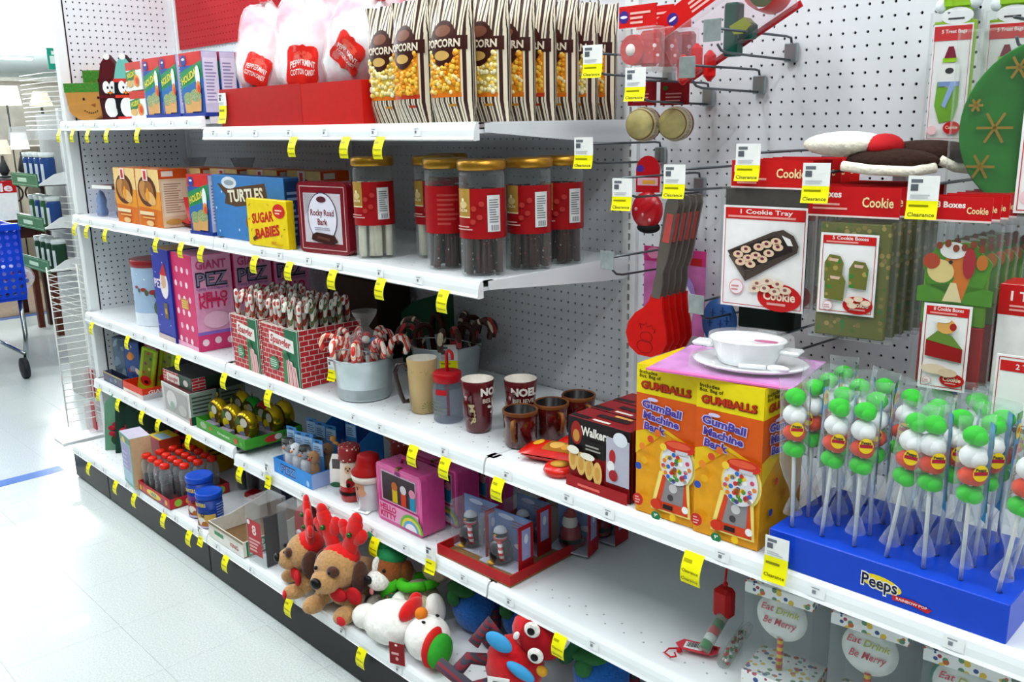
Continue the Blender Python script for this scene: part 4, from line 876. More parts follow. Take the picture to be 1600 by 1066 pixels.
GRN, WHT, ORG = mat('#1fc411', .55, bump=.2, scale=60), mat('#f3f1ee', .6, bump=.2, scale=60), mat('#e23c08', .55, bump=.2, scale=60)
def pop_proto():
    t = thing('marshmallow_lollipop', 'x', 'lollipop', (0, 0, 0), 0, 'marshmallow lollipops on the blue display')
    mb = MB(); mb.m(mat('#eceae4', .5)).tube([(0, 0, -.02), (0, 0, .2)], .0032, 8); mb.build('stick', t)
    for zc, m_, s in ((.118, GRN, (.0185, .014, .014)), (.146, ORG, (.019, .014, .014)), (.176, WHT, (.0195, .0145, .018)), (.207, GRN, (.017, .0135, .014))):
        mb = MB(); mb.m(m_).ball((0, .002, zc), s, 14, 8); mb.ball((.004, -.007, zc - .002), (s[0]*.66, s[1]*.66, s[2]*.75), 12, 7); mb.build('marshmallow', t)
    mb = MB(); mb.m(film('#f4f8fb', .87, .05, crinkle=1.)); V = []; F = []; n = 14
    prof = [(.004, .004, .035), (.007, .006, .05), (.016, .010, .07), (.0225, .016, .095), (.0235, .0185, .14), (.0235, .0185, .19), (.0245, .014, .222), (.0255, .002, .238)]
    for a_, b_, zz in prof:
        for k in range(n): an = 2*pi*k/n; V.append((a_*cos(an), b_*sin(an), zz))
    for i in range(len(prof) - 1):
        for k in range(n): F.append((i*n+k, i*n+(k+1) % n, (i+1)*n+(k+1) % n, (i+1)*n+k))
    mb.add(V, F, True); mb.lathe([(.0045, .035), (.012, .018), (.016, .005)], 9, cap=False); mb.build('sleeve', t)
    p = Print(plane_map((0, -.0192, 0), (1, 0, 0), (0, 0, 1))); p.ell(.003, .158, .0105, .0125, '#f0cf26', 16).rect(-.006, .155, .0125, .1605, '#b3223a').text('Peeps', .003, .1635, .0042, '#1b1c40', .03, w=.014); p.build('sticker', t)
    return t
def side_print(t):
    mb = MB(); mb.m(mat('#3f9fd8', .3)); p = Print(plane_map((.0215, -.008, .075), (0, 1, 0), (0, 0, 1))); p.rect(0, 0, .016, .15, '#3f9bd4').rect(0, 0, .016, .012, '#4f9a3c').rect(0, .138, .016, .15, '#4f9a3c').ell(.008, .12, .0075, .013, '#f2d21c').ell(.008, .122, .004, .005, '#e0702a').text('Peeps', .008, .04, .012, '#f2d21c', .08, w=.05, rot=pi/2).text('Peeps', .008, .04, .0115, '#16183c', .03, w=.047, rot=pi/2).rect(.005, .075, .0115, .1, '#c4202a'); p.build('side_strip', t)
pp = pop_proto(); side_print(pp); rnd = random.Random(11); first = True
names = ['the gumball box', 'second from the gumball box', 'third from the gumball box', 'fourth from the gumball box', 'fifth from the gumball box', 'sixth from the gumball box', 'seventh from the gumball box']
for j, y in enumerate(PY):
    for i, x in enumerate(PX):
        if (i, j) in ((6, 3), (2, 3)): continue
        lb = 'marshmallow lollipop in the %s display row, %s' % (['front', 'second', 'third', 'rear'][j], ('next to ' if i == 0 else '') + names[i])
        a = .026*1.0; xx, yy = x0 + x*cos(a) - y*sin(a), y0 - .01 + x*sin(a) + y*cos(a)
        loc = (xx, yy, z + h + .0205); rot = (rnd.uniform(-.05, .09), rnd.uniform(-.03, .16) if i else -.03, rnd.uniform(-.15, .75) if j else rnd.uniform(.25, .75))
        if first: pp.location = loc; pp.rotation_euler = rot; pp['label'] = lb; first = False
        else: dup(pp, loc, rot=rot, label=lb)
# ---------------------------------------------------------------- fourth shelf, far bay
z = Z4A + .001
def toy_box(label, x, y, rz, w, d, h, col, cols):
    o, f, r, t_ = carton('toy_box', label, 'box', (x, y, z), w, d, h, rz, col, '#101424', '#131a30')
    rnd = random.Random(int(x*1000)); f.rect(w*.05, h*.03, w*.95, h*.97, cols[0])
    for i in range(9): f.ell(w*rnd.uniform(.2, .8), h*rnd.uniform(.08, .92), w*rnd.uniform(.1, .3), h*rnd.uniform(.03, .09), cols[1 + i % (len(cols) - 1)], 10, rnd.uniform(0, 3))
    f.build('front_print', o)
toy_box('tall grey-blue candy toy box at the shelf end behind the wire rack', .10, -.455, 22, .075, .05, .185, '#3d4a5e', ['#5f7286', '#7d93a5', '#4c6478', '#90a0a8'])
toy_box('tall blue and orange candy toy box beside the orange tray', .205, -.452, 22, .085, .06, .185, '#27386c', ['#3d5a9a', '#d98a3a', '#7d8ab2', '#e8d9c0', '#2f4a86', '#b0542a'])
for k in range(3): toy_box('dark navy candy toy box behind the orange tray, %s from the shelf end' % ['first', 'second', 'third'][k], .31 + .1*k, -.33 + .01*k, 6, .08, .06, .19, '#0f1526', ['#151e36', '#1d2742', '#6b4a2a', '#1a2440'])
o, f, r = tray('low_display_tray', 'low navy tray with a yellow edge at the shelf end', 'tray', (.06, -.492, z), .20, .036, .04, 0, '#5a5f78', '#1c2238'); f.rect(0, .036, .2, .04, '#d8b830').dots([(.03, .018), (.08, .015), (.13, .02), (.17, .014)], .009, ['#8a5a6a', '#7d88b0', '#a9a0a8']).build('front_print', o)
o, f, r = tray('orange_display_tray', 'orange-red display tray of lime candy packs', 'tray', (.285, -.499, z), .19, .13, .044, 0, '#df3a16', '#e8481c'); f.rect(0, 0, .19, .018, '#e6dcd4').lines(.03, .004, .16, .014, 1, '#c9a59a').build('front_print', o); r.rect(0, 0, .13, .02, '#cfc9cc').text('GIANT', .065, .026, .014, '#f0dfe0', .02, w=.085).build('side_print', o)
LIME = mat('#9fc21e', .3, noise=.12, scale=30)
for k, (x, tl, lb) in enumerate(((.36, 18, 'lime green candy pack leaning out of the orange tray'), (.325, 14, 'red and clear candy pack behind the lime one in the orange tray'), (.40, 16, 'lime green candy pack at the far side of the orange tray'))):
    t = thing('candy_blister', lb, 'candy pack', (x, -.445 + .03*k, z + .005)); mb = MB(); mb.m(LIME if k != 1 else mat('#9a3a44', .4)).box(-.035, 0, 0, .035, .012, .185, .004); Rm = Matrix.Rotation(radians(tl), 4, 'Y') @ Matrix.Rotation(radians(-4), 4, 'X') @ Matrix.Rotation(radians(32), 4, 'Z'); mb.xf(Rm); mb.build('card', t)
    p = Print(lambda u, v, d, Rm=Rm: Rm @ Vector((u, -d, v))); p.rect(-.02, .05, .02, .175, '#7a8a22' if k != 1 else '#b9a0a4').ell(0, .045, .024, .022, '#c8242a').ell(.004, .04, .01, .008, '#3a2018').dots([(-.012, .08), (.01, .1), (-.008, .12), (.012, .145), (0, .165)], .006, ['#b8432c', '#d9d24a', '#6a3a5a', '#3f6a2a']); p.build('card_print', t)
# candy cane gift boxes
o, f, r, t_ = carton('candy_cane_carton', 'pale grey candy cane carton with a window front, standing under the flat one', 'box', (.66, -.497, z), .245, .10, .116, -2, '#cfccc8', '#8a9c8c', '#5a2226')
f.ring(0, 0, .245, .116, .004, '#eceae6').rect(.02, .014, .226, .102, '#a8a5a2').ell(.085, .062, .045, .034, '#d8d2cf').ell(.09, .04, .022, .016, '#8fae9c').ell(.18, .04, .035, .02, '#bdb8b3').rect(.235, 0, .245, .028, '#c8402a').build('front_print', o); r.rect(0, .0, .1, .03, '#1c4a33').lines(.008, .04, .092, .108, 5, '#3f4a44').build('side_print', o)
o, f, r, t_ = carton('candy_cane_carton', 'dark green candy cane carton behind the window-front one', 'box', (.67, -.392, z), .245, .10, .116, -2, '#23352a', '#7d8c80', '#1c2a22'); r.rect(0, 0, .1, .03, '#1c4a33').lines(.008, .04, .092, .108, 5, '#3f4a44').build('side_print', o)
o, f, r, t_ = carton('candy_cane_carton', 'brick print candy cane carton lying flat on the window-front one', 'box', (.665, -.488, z + .1175), .225, .13, .044, 1, '#2f4a3c', '#24382c', '#1d1c1b')
brick_print(f, .12, .044, rows=4); f.poly([(.03, .006), (.13, .004), (.13, .034), (.03, .038)], '#e6ddd6').text('Spangler', .08, .021, .016, '#b3303a', .02, w=.08).rect(.15, .0, .225, .044, '#2f4a3c').ell(.18, .02, .018, .012, '#d6c9bf').build('front_print', o); brick_print(r, .05, .044, rows=4, bw=.05); r.build('side_print', o)
# green tray of gold foil ornaments
o, f, r = tray('green_display_tray', 'leaf green card tray of gold foil chocolate ornaments', 'tray', (.928, -.499, z), .346, .21, .036, 0, '#3f9a2c', '#3a6a2a')
f.text('Ornament', .2, .018, .010, '#d6ecc6', .02, w=.085).ell(.055, .02, .024, .012, '#9cb08c').ell(.11, .02, .008, .008, '#c8622a').rect(.275, .01, .298, .028, '#c9482f').ell(.325, .018, .008, .008, '#5aa83c').build('front_print', o); r.ell(.1, .018, .03, .012, '#c9302c').ell(.12, .02, .014, .01, '#efe6df').ell(.16, .016, .014, .01, '#b8261f').build('side_print', o)
FOIL = {'gold': mat('#c9a412', .22, metal=.8, noise=.2, scale=30), 'green': mat('#1f8a2a', .22, metal=.8), 'red': mat('#a3161c', .22, metal=.8)}
def ornament(label, x, y, rz, c, s=1.):
    t = thing('foil_ornament', label, 'ornament', (x, y, z + .004), radians(rz), 'foil chocolate ornaments'); t.scale = (s,)*3
    mb = MB(); mb.m(FOIL[c]).lathe([(.0, .026), (.02, .024), (.036, .014), (.041, 0), (.036, -.014), (.031, -.019)], 26, (0, 0, .046), axis=1, squash=1.12, cap=False); mb.build('foil_shell', t)
    mb = MB(); mb.m(mat('#5a4018', .4)).lathe([(.0, -.017), (.031, -.019)], 26, (0, 0, .046), axis=1, squash=1.12, cap=False); mb.build('window', t)
    p = Print(plane_map((0, -.0195, .046), (1, 0, 0), (0, 0, 1))); p.ell(-.008, -.01, .016, .014, '#d8c21c').ell(.008, .012, .015, .014, '#d2cbb8').ell(.0, -.022, .012, .008, '#7a7a9a').ell(-.014, .016, .008, .012, '#3f6a2a'); p.build('sweet', t)
    mb = MB(); mb.m(FOIL['gold']).tube([(0, 0, .092), (.004, 0, .1), (0, 0, .108), (-.004, 0, .1), (0, 0, .092)], .001, 5); mb.build('loop', t)
    mb = MB(); mb.m(mat('#8d8790', .35)).box(-.03, -.034, 0, .03, -.016, .018, .002); mb.build('base', t)
for i, (x, y, c, lb) in enumerate(((.985, -.44, 'gold', 'gold foil ornament in the green tray beside the grey carton'), (1.085, -.44, 'gold', 'gold foil ornament second from the grey carton'), (1.19, -.443, 'gold', 'gold foil ornament at the outer front corner of the green tray'), (1.205, -.355, 'gold', 'gold foil ornament behind the outer corner one'), (1.06, -.35, 'green', 'green foil ornament in the second row of the tray'), (1.14, -.35, 'red', 'red foil ornament in the second row of the tray'), (1.18, -.30, 'gold', 'gold foil ornament at the rear of the tray'), (.97, -.345, 'gold', 'gold foil ornament in the second row by the cartons'))): ornament(lb, x, y, 4 + 5*(i % 3), c, 1.12)
# ---------------------------------------------------------------- fourth shelf, second bay
z = Z4 + .001
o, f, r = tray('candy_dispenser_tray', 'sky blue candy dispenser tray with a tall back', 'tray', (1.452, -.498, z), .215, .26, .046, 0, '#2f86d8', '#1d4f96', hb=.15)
f.rect(0, 0, .215, .046, '#2f8fe0').text('PEZ', .085, .024, .026, '#1c2a6a', .05, w=.085).text('PEZ', .085, .024, .022, '#7f9fd8', .0, w=.078).ell(.195, .014, .008, .01, '#a9d0f2').build('front_print', o); r.rect(0, 0, .09, .045, '#9fb6e6').build('side_print', o)
GREYP, WHITEP, TANP = mat('#9aa0a4', .9, bump=.6, scale=120), mat('#e4e6ea', .9, bump=.6, scale=120), mat('#9a6a32', .9, bump=.6, scale=120)
def pez_pack(label, x, y, kind, hz):
    t = thing('plush_dispenser_pack', label, 'candy pack', (x, y, z + .004), radians(12)); mb = MB(); mb.m(mat('#3f8ad2', .35)).box(-.022, .016, .0, .022, .0175, hz, .0005); mb.build('card', t)
    p = Print(plane_map((-.022, .016, 0), (1, 0, 0), (0, 0, 1))); p.rect(.002, hz - .05, .042, hz - .012, '#a9cdee').lines(.006, hz - .045, .038, hz - .018, 4, '#5a7aa8').rect(.014, hz - .009, .03, hz - .005, '#173a66'); p.build('card_print', t)
    h_, b_, n_ = ((GREYP, WHITEP, '#e07a3a'), (TANP, TANP, '#c22a2a'), (WHITEP, WHITEP, '#e88a3a'))[kind]
    mb = MB(); mb.m(b_).ball((0, 0, .035), (.017, .013, .03), 12, 8); mb.m(h_).ball((0, -.002, .078), (.019, .016, .02), 14, 9); mb.build('plush_figure', t)
    mb = MB(); mb.m(mat(n_, .5)).ball((.0, -.019, .076), (.004, .007, .0035), 8, 5); mb.build('nose', t)
    mb = MB(); mb.m(mat('#15151a', .3)); [mb.ball((s*.007, -.0165, .084), .0022, 8, 5) for s in (-1, 1)]; mb.build('eyes', t)
    if kind == 0: mb = MB(); mb.m(mat('#26282c', .8)).lathe([(.019, .088), (.016, .1), (.006, .104)], 12); mb.build('hat', t)
    mb = MB(); mb.m(film('#ffffff', .88, .06, crinkle=.3)).lathe([(.019, 0), (.022, .06), (.022, .105)], 14, squash=.8, cap=False); mb.build('sleeve', t)
for i, (x, y, k, h_) in enumerate(((1.485, -.462, 0, .135), (1.53, -.462, 2, .13), (1.578, -.462, 0, .135), (1.63, -.462, 1, .128), (1.50, -.40, 2, .15), (1.55, -.40, 0, .15), (1.60, -.395, 1, .148), (1.64, -.35, 2, .16))):
    pez_pack('plush %s dispenser pack, %s' % (['grey penguin', 'tan reindeer', 'white snowman'][k], ['at the outer front of the blue tray', 'front row second in the blue tray', 'front row third in the blue tray', 'front row by the santa jar', 'second row outermost', 'second row middle', 'second row by the santa jar', 'last before the tray back'][i]), x, y, k, h_)
DOTRED = speckle('#8f1418', ['#e9d9cf', '#d8b8b0'], 95, .26, .5)
def santa_jar(label, x, y, rz=0):
    t = thing('santa_jar', label, 'jar', (x, y, z), radians(rz)); CR = mat('#eadfce', .3)
    mb = MB(); mb.m(mat('#b0171a', .25, coat=.4)).lathe([(.028, 0), (.032, .01), (.033, .03), (.031, .046)], 24, cap=False); mb.m(mat('#1a1412', .4)).lathe([(.0335, .021), (.0338, .026), (.0335, .031)], 24, cap=False); mb.m(CR).lathe([(.031, .046), (.03, .08), (.027, .11), (.029, .122), (0, .122)], 24, cap=False); mb.build('body', t)
    mb = MB(); mb.m(DOTRED).lathe([(.030, .118), (.032, .124), (.031, .158), (.027, .162), (0, .162)], 24); mb.build('lid', t)
    p = Print(cyl_map(.0305)); p.disc(.012, .098, .010, .012, '#e0b496', 12, 2).disc(.008, .102, .0022, .003, '#1a1412', 8, 1).disc(.018, .102, .0022, .003, '#1a1412', 8, 1).disc(.013, .096, .003, .003, '#5a2a22', 8, 1).disc(.018, .06, .012, .014, '#a5161a', 12, 2).disc(.012, .052, .006, .007, '#1c1612', 10, 1).disc(.02, .07, .006, .005, '#3f6a2a', 8, 1).disc(.024, .075, .003, .004, '#d9b02c', 8, 1); p.build('painted_face', t)
    mb = MB(); mb.m(mat('#a5763a', .7)).tube([(-.03, 0, .155), (-.045, -.005, .165), (-.05, -.004, .172)], .005, 7); mb.ball((-.05, -.004, .174), .009, 9, 6); mb.build('toggle', t)
santa_jar('red and white santa jar with a dotted lid beside the blue dispenser tray', 1.802, -.452, 20); santa_jar('santa jar with a dotted lid behind the santa mug', 1.88, -.33, 15); santa_jar('santa jar with a dotted lid behind the pink lunch box', 1.985, -.335, 15)
t = thing('hang_tag', 'pale shield-shaped paper tag with a barcode against the blue tray', 'tag', (1.745, -.485, z + .03), radians(34)); mb = MB(); mb.m(PAPER).prism([(0, .01), (.02, 0), (.04, .012), (.044, .075), (.03, .1), (.012, .1), (.002, .07)], 0, .001); mb.build('card', t)
p = Print(plane_map((0, 0, 0), (1, 0, 0), (0, 0, 1))); p.rect(.01, .055, .036, .085, '#8a8588'); [p.rect(.011 + .003*i, .056, .0125 + .003*i, .084, '#4a4648') for i in range(8)]; p.ell(.02, .008, .018, .008, '#2f6a4a'); p.build('barcode', t)
# santa mug
t = thing('santa_mug', 'white santa face mug with a red hat lid', 'mug', (1.893, -.452, z), radians(20)); CER2 = mat('#dfe3ea', .15, noise=.03, coat=.6)
mb = MB(); mb.m(CER2).lathe([(.028, 0), (.031, .003), (.037, .05), (.04, .085), (0, .085)], 30); mb.build('cup', t)
mb = MB(); mb.m(mat('#ece6da', .5, bump=.3, scale=70)).lathe([(.036, .083), (.046, .087), (.048, .097), (.045, .107), (.036, .108)], 30, cap=False); mb.build('hat_brim', t)
mb = MB(); mb.m(mat('#a60d10', .5)).lathe([(.047, .105), (.048, .111), (.036, .122), (.031, .145), (.029, .155), (.02, .16), (0, .16)], 30); mb.build('hat', t)
mb = MB(); mb.m(CER2).tube([(.037, 0, .075), (.056, 0, .074), (.062, 0, .05), (.055, 0, .025), (.034, 0, .02)], .0058, 9); mb.build('handle', t)
p = Print(cyl_map(.0335, 0, -pi/2, r1=.0402, h=.085)); p.patch(-.048, .05, .008, .083, '#d9a27c', 10, 4).disc(-.004, .058, .016, .012, '#e3b08c', 12, 2).disc(-.03, .042, .014, .02, '#dc9aa6', 14, 2).disc(-.012, .069, .0028, .006, '#1d1614', 10, 1).disc(-.036, .07, .0028, .006, '#1d1614', 10, 1); p.build('painted_face', t)
mb = MB(); mb.m(PAPER).prism([(0, 0), (.055, .0), (.05, .03), (.008, .034)], 0, .0012, 'xy'); mb.m(mat('#a9adb2', .6)).box(.014, .009, .0013, .04, .022, .0016); tag(mb.build('paper_slip', None, (1.875, -.503, z + .0015), radians(15)), 'white barcode slip lying in front of the santa mug', 'slip')
# pink tin lunch boxes
def lunch_tin(label, x, y):
    w, d, h = .192, .075, .165; o, f = tin_box('tin_lunch_box', label, (x, y, z), w, d, h, 0, '#d94a94', .014); o['group'] = 'pink tin lunch boxes'
    f.ring(.006, .006, w - .006, h - .006, .005, '#ee6cae').rect(.022, .062, w - .022, h - .018, '#d9b4cc').rect(.026, .066, w - .026, h - .022, '#3a3238'); f.text('PEZ', w*.5, h - .014, .010, '#7a2a6a', .03)
    for k, c in enumerate(('#d8b81c', '#cf3f2a', '#1c8ab0')): f.rect(.07 + .038*k, .068, .092 + .038*k, .105, c).ell(.081 + .038*k, .113, .013, .012, ('#c0642a', '#d9d2d6', '#d98aa0')[k])
    f.rect(.012, .012, w - .012, .058, '#e9a6ca').text('HELLO', .052, .045, .016, '#d7286c', .04, w=.07).text('KITTY', .052, .025, .016, '#d7286c', .04, w=.07)
    for k, c in enumerate(('#6fb84a', '#e8d24a', '#58a8d8', '#f0e6ee')): f.poly(arc(.15, .012, .048 - .008*k, .042 - .008*k, 0, 180, 12), c)
    f.build('front_print', o)
    mb = MB(); mb.m(mat('#d63a86', .3)).tube([(w*.34, d*.5, h), (w*.36, d*.5, h + .016), (w*.64, d*.5, h + .016), (w*.66, d*.5, h)], .005, 8); mb.build('handle', o); mb = MB(); mb.m(mat('#8a6a3a', .3, metal=.7)).box(w*.47, -.003, h - .004, w*.53, .012, h + .003); mb.build('latch', o)
lunch_tin('pink tin lunch box standing frontmost next to the santa mug', 1.962, -.475); lunch_tin('pink tin lunch box second in its line', 1.985, -.375); lunch_tin('pink tin lunch box at the back of its line', 2.015, -.28)
# red tray with boxed ceramic figures
o, f, r = tray('red_display_tray', 'long red tray of boxed penguin and santa ceramics', 'tray', (2.243, -.502, z), .25, .40, .028, 2, '#b3161a', '#8a6a44', t=.004)
def penguin_figure(t, x, y, s=1.):
    mb = MB(); mb.m(mat('#202326', .15, coat=.6)).lathe([(.02, .006), (.028, .012), (.03, .03), (.024, .055), (.012, .066)], 20, (x, y, 0)); mb.m(mat('#c9cdd2', .2)).ball((x, y, .08), (.018, .017, .017), 16, 10); mb.m(mat('#17191b', .3)).lathe([(.0185, .074), (.019, .079), (.0185, .084)], 16, (x, y, 0), cap=False); mb.build('penguin', t)
    mb = MB(); mb.m(stripes('#c22c33', '#e9e2e0', 80., 'Z', .5, .4)).lathe([(.014, .062), (.018, .066), (.014, .07)], 14, (x, y, 0), cap=False); mb.tube([(x + .012, y - .016, .066), (x + .022, y - .024, .045), (x + .028, y - .024, .025)], .006, 7); mb.build('scarf', t)
    mb = MB(); mb.m(mat('#d9a52c', .3)).ball((x - .01, y - .022, .008), (.012, .01, .005), 10, 6); mb.build('feet', t); mb = MB(); mb.m(mat('#d9a52c', .3)).ball((x, y - .018, .079), (.004, .006, .003), 8, 5); mb.build('beak', t)
def ceramic_box(label, x, y, rz, kind, w=.125, d=.055, h=.122):
    t = thing('ceramic_figure_box', label, 'box', (x, y, z + .005), radians(rz)); mb = MB(); mb.m(mat('#6f8fc8', .4, noise=.15, scale=22)).box(0, d - .002, 0, w, d, h); mb.build('sky_backing', t)
    mb = MB(); mb.m(mat('#d9dbe2', .5)).box(.001, .002, .0005, w - .001, d - .003, .004); mb.build('base_card', t)
    mb = MB(); mb.m(mat('#b41a24', .4)).box(w - .0015, d*.05, 0, w + .0005, d, h); mb.build('side_panel', t)
    p = Print(plane_map((w + .0005, 0, 0), (0, 1, 0), (0, 0, 1))); p.rect(d*.25, h*.3, d*.8, h*.92, '#9fa9d8').ell(d*.52, h*.72, d*.12, h*.1, '#e6e8ee').ell(d*.52, h*.45, d*.18, h*.09, '#b4aede'); p.build('side_print', t)
    p = Print(plane_map((0, d - .002, 0), (1, 0, 0), (0, 0, 1))); p.ell(w*.7, h*.35, w*.16, h*.06, '#dfe4f0').ell(w*.35, h*.9, w*.2, h*.05, '#c8d3ea').lines(w*.5, h*.72, w*.92, h*.9, 3, '#8a4a6a', .4); p.build('sky_print', t)
    if kind == 'penguin': penguin_figure(t, w*.38, d*.5)
    else:
        mb = MB(); mb.m(mat('#8f1a1c', .2, coat=.5)).lathe([(.022, .006), (.03, .02), (.026, .05), (.018, .07)], 18, (w*.45, d*.5, 0)); mb.m(mat('#d9d2c8', .3)).ball((w*.45, d*.5 - .004, .07), (.02, .018, .026), 14, 9); mb.m(mat('#8f1a1c', .3)).lathe([(.018, .088), (.008, .105), (0, .11)], 14, (w*.45, d*.5, 0)); mb.m(mat('#17110f', .3)).lathe([(.0305, .022), (.0308, .03), (.03, .034)], 18, (w*.45, d*.5, 0), cap=False); mb.build('santa_figure', t)
    mb = MB(); mb.m(film('#f2f4fb', .96, .04)).box(.0005, .0, .0045, w - .002, d - .0025, h - .001, .003); mb.build('clear_cover', t)
ceramic_box('boxed ceramic penguin next to the pink lunch box', 2.235, -.452, 4, 'penguin', .12); ceramic_box('boxed ceramic penguin at the outer front corner of the red tray', 2.35, -.462, 4, 'penguin', .128)
ceramic_box('boxed ceramic penguin in shadow behind the front pair', 2.33, -.36, 4, 'penguin', .11); ceramic_box('boxed ceramic santa on the open side of the red tray', 2.425, -.30, 16, 'santa', .11, .06, .13); ceramic_box('boxed ceramic santa at the rear of the red tray', 2.43, -.19, 6, 'santa', .11, .06, .13)
# ---------------------------------------------------------------- fourth shelf, third bay
t = thing('candy_tube_toy', 'red toy whistle hung on a cord above a candy tube', 'toy', (2.962, -.35, z + .02)); mb = MB(); mb.m(mat('#c21414', .3)).box(-.02, -.016, .04, .02, .016, .105, .008); mb.build('red_cap', t)
mb = MB(); mb.m(mat('#c21414', .5)).tube([(0, 0, .1), (.002, .002, .16), (-.001, 0, .225)], .0022, 6); [mb.ball((.001, .001, zz), .0055, 8, 5) for zz in (.112, .19, .205)]; mb.build('cord', t)
mb = MB(); mb.m(film('#e6eeea', .7, .06)).lathe([(.0125, 0), (.0125, .085)], 16); mb.xf(Matrix.Translation((.004, -.075, .0)) @ Matrix.Rotation(radians(-55), 4, 'X')); mb.build('tube', t)
mb = MB()
for k, c in enumerate(('#1f8a3a', '#dfe3e0', '#c01c1c', '#1f7a32', '#a9aa96')): mb.m(mat(c, .4)).lathe([(.011, .004 + .0165*k), (.011, .0195 + .0165*k)], 14)
mb.xf(Matrix.Translation((.004, -.075, .0)) @ Matrix.Rotation(radians(-55), 4, 'X')); mb.build('candy_discs', t)
t = thing('candy_tube', 'clear tube of red, green and white sweets lying on the shelf', 'candy tube', (3.012, -.425, z + .0135), radians(14)); mb = MB(); mb.m(film('#e6eeea', .78, .05)).lathe([(.013, 0), (.013, .15)], 16, axis=1); mb.build('tube', t); rnd = random.Random(2); mb = MB()
for k in range(46): mb.m(mat(['#c01c1c', '#eeeeea', '#1f8a3a'][k % 3], .4)); a = rnd.uniform(0, 6.3); q_ = rnd.uniform(.002, .0085); mb.ball((q_*cos(a), .006 + k*.003, q_*sin(a)), .0036, 6, 4)
tag(mb.build('sweets', t), kind='stuff')
t = thing('barcode_tag', 'pink arrow-ended tag with a barcode lying by the red toy', 'tag', (2.91, -.445, z + .012), radians(20)); mb = MB(); mb.m(mat('#d8414e', .4)).prism([(0, .016), (.012, 0), (.075, 0), (.085, .012), (.085, .036), (.012, .036)], 0, .001, 'xy'); mb.build('card', t)
p = Print(plane_map((0, 0, .001), (1, 0, 0), (0, 1, 0))); p.rect(.018, .006, .055, .03, '#efefec'); [p.rect(.023 + .003*i, .011, .0243 + .003*i + .0006*(i % 2), .028, '#3a3c40') for i in range(9)]; p.rect(.058, .018, .082, .026, '#8a1418'); p.build('barcode', t)
mb = MB(); mb.m(mat('#c8141c', .4)).tube([(.01, .01, -.006), (-.008, -.004, -.003), (-.012, -.02, -.004), (.003, -.03, -.004), (.012, -.022, -.005), (.006, -.012, -.004)], .0018, 6); mb.ball((.012, -.0, -.004), .006, 8, 5); mb.build('loop', t)
POLKA = speckle('#eef0ee', ['#a8324a', '#d8b83a', '#2f4a8a', '#5a8a6a', '#c8622a'], 85, .42, .45)
def polka_box(label, x, y, rz):
    w, d, h = .125, .1, .225; t = thing('party_pick_box', label, 'box', (x, y, z), radians(rz), 'clear polka dot boxes'); mb = MB(); mb.m(POLKA).box(0, 0, 0, w, d, .045, .001); mb.build('polka_dot_base', t); mb = MB(); mb.m(POLKA).box(0, 0, h - .022, w, d, h, .001); mb.build('polka_dot_band', t)
    mb = MB(); mb.m(film('#eef2f2', .95, .05)).box(.0006, .0006, .046, w - .0006, d - .0006, h - .023); mb.build('clear_walls', t)
    mb = MB(); mb.m(mat('#eceeea', .35)).lathe([(0, -.007), (.03, -.006), (.047, -.001), (.047, .002), (.03, .006), (0, .007)], 28, (w*.45, d*.4, .152), axis=1); mb.build('round_topper', t)
    p = Print(plane_map((w*.45, d*.4 - .0075, .152), (1, 0, 0), (0, 0, 1))); p.text('Eat', -.024, .017, .013, '#d24a5a', .01, shear=.3).text('Drink', .014, .015, .013, '#b9bb3a', .01, shear=.3).text('Be Merry', .0, -.008, .014, '#d24a5a', .01, w=.06, shear=.3); p.build('lettering', t)
    mb = MB(); mb.m(stripes('#d9b83a', '#c8423a', 70., 'Z', .5, .4)).tube([(w*.45, d*.4 - .001, .046), (w*.45, d*.4 - .001, .108)], .006, 8); mb.build('striped_stick', t)
    mb = MB(); mb.m(mat('#5fae94', .5)).ball((w*.2, d*.7, .14), (.025, .012, .03), 12, 8); mb.build('green_ball', t)
polka_box('clear polka dot box with a round merry topper beside the candy tube', 3.072, -.46, 8); polka_box('clear polka dot box with a round merry topper farther from the candy tube', 3.232, -.452, 8)
polka_box('clear polka dot box with a round topper farthest from the candy tube', 3.385, -.452, 8)
# ---------------------------------------------------------------- base deck, far bay
z = ZD + .001
def gift_bag(label, x, y, k):
    t = thing('gift_bag', label, 'gift bag', (x, y, z), radians(62 if k else 48), 'dark green poinsettia gift bags'); mb = MB(); mb.m(mat(['#5f8f72', '#11352a'][k > 0], .35)).prism([(0, 0), (.16, 0), (.15, .2), (.12, .24), (.06, .24), (.02, .2)], 0, .012); mb.m(mat('#0e2a20', .4)).box(.16, 0, 0, .162, .05, .2); mb.build('bag', t)
    mb = MB(); mb.m(mat('#a3182a', .6))
    for a in range(7): mb.ball((.07 + .03*cos(a*.9), -.008, .085 + .028*sin(a*.9)), (.018, .004, .011), 8, 5)
    for a in range(5): mb.ball((.135 + .018*cos(a*1.25), -.006, .11 + .018*sin(a*1.25)), (.011, .004, .008), 8, 5)
    mb.build('poinsettia', t); mb = MB(); mb.m(mat('#1f4a2a', .6)); [mb.ball((.05 + .03*i, -.006, .045), (.018, .003, .02), 8, 5) for i in range(3)]; mb.build('leaves', t)
for k in range(5): gift_bag(['sage green poinsettia gift bag at the deck end', 'dark green poinsettia gift bag first behind the sage one', 'dark green poinsettia gift bag second behind the sage one', 'dark green poinsettia gift bag third behind the sage one', 'dark green poinsettia gift bag nearest the yellow boxes'][k], .17 + .07*k, -.56 + .015*k, k)
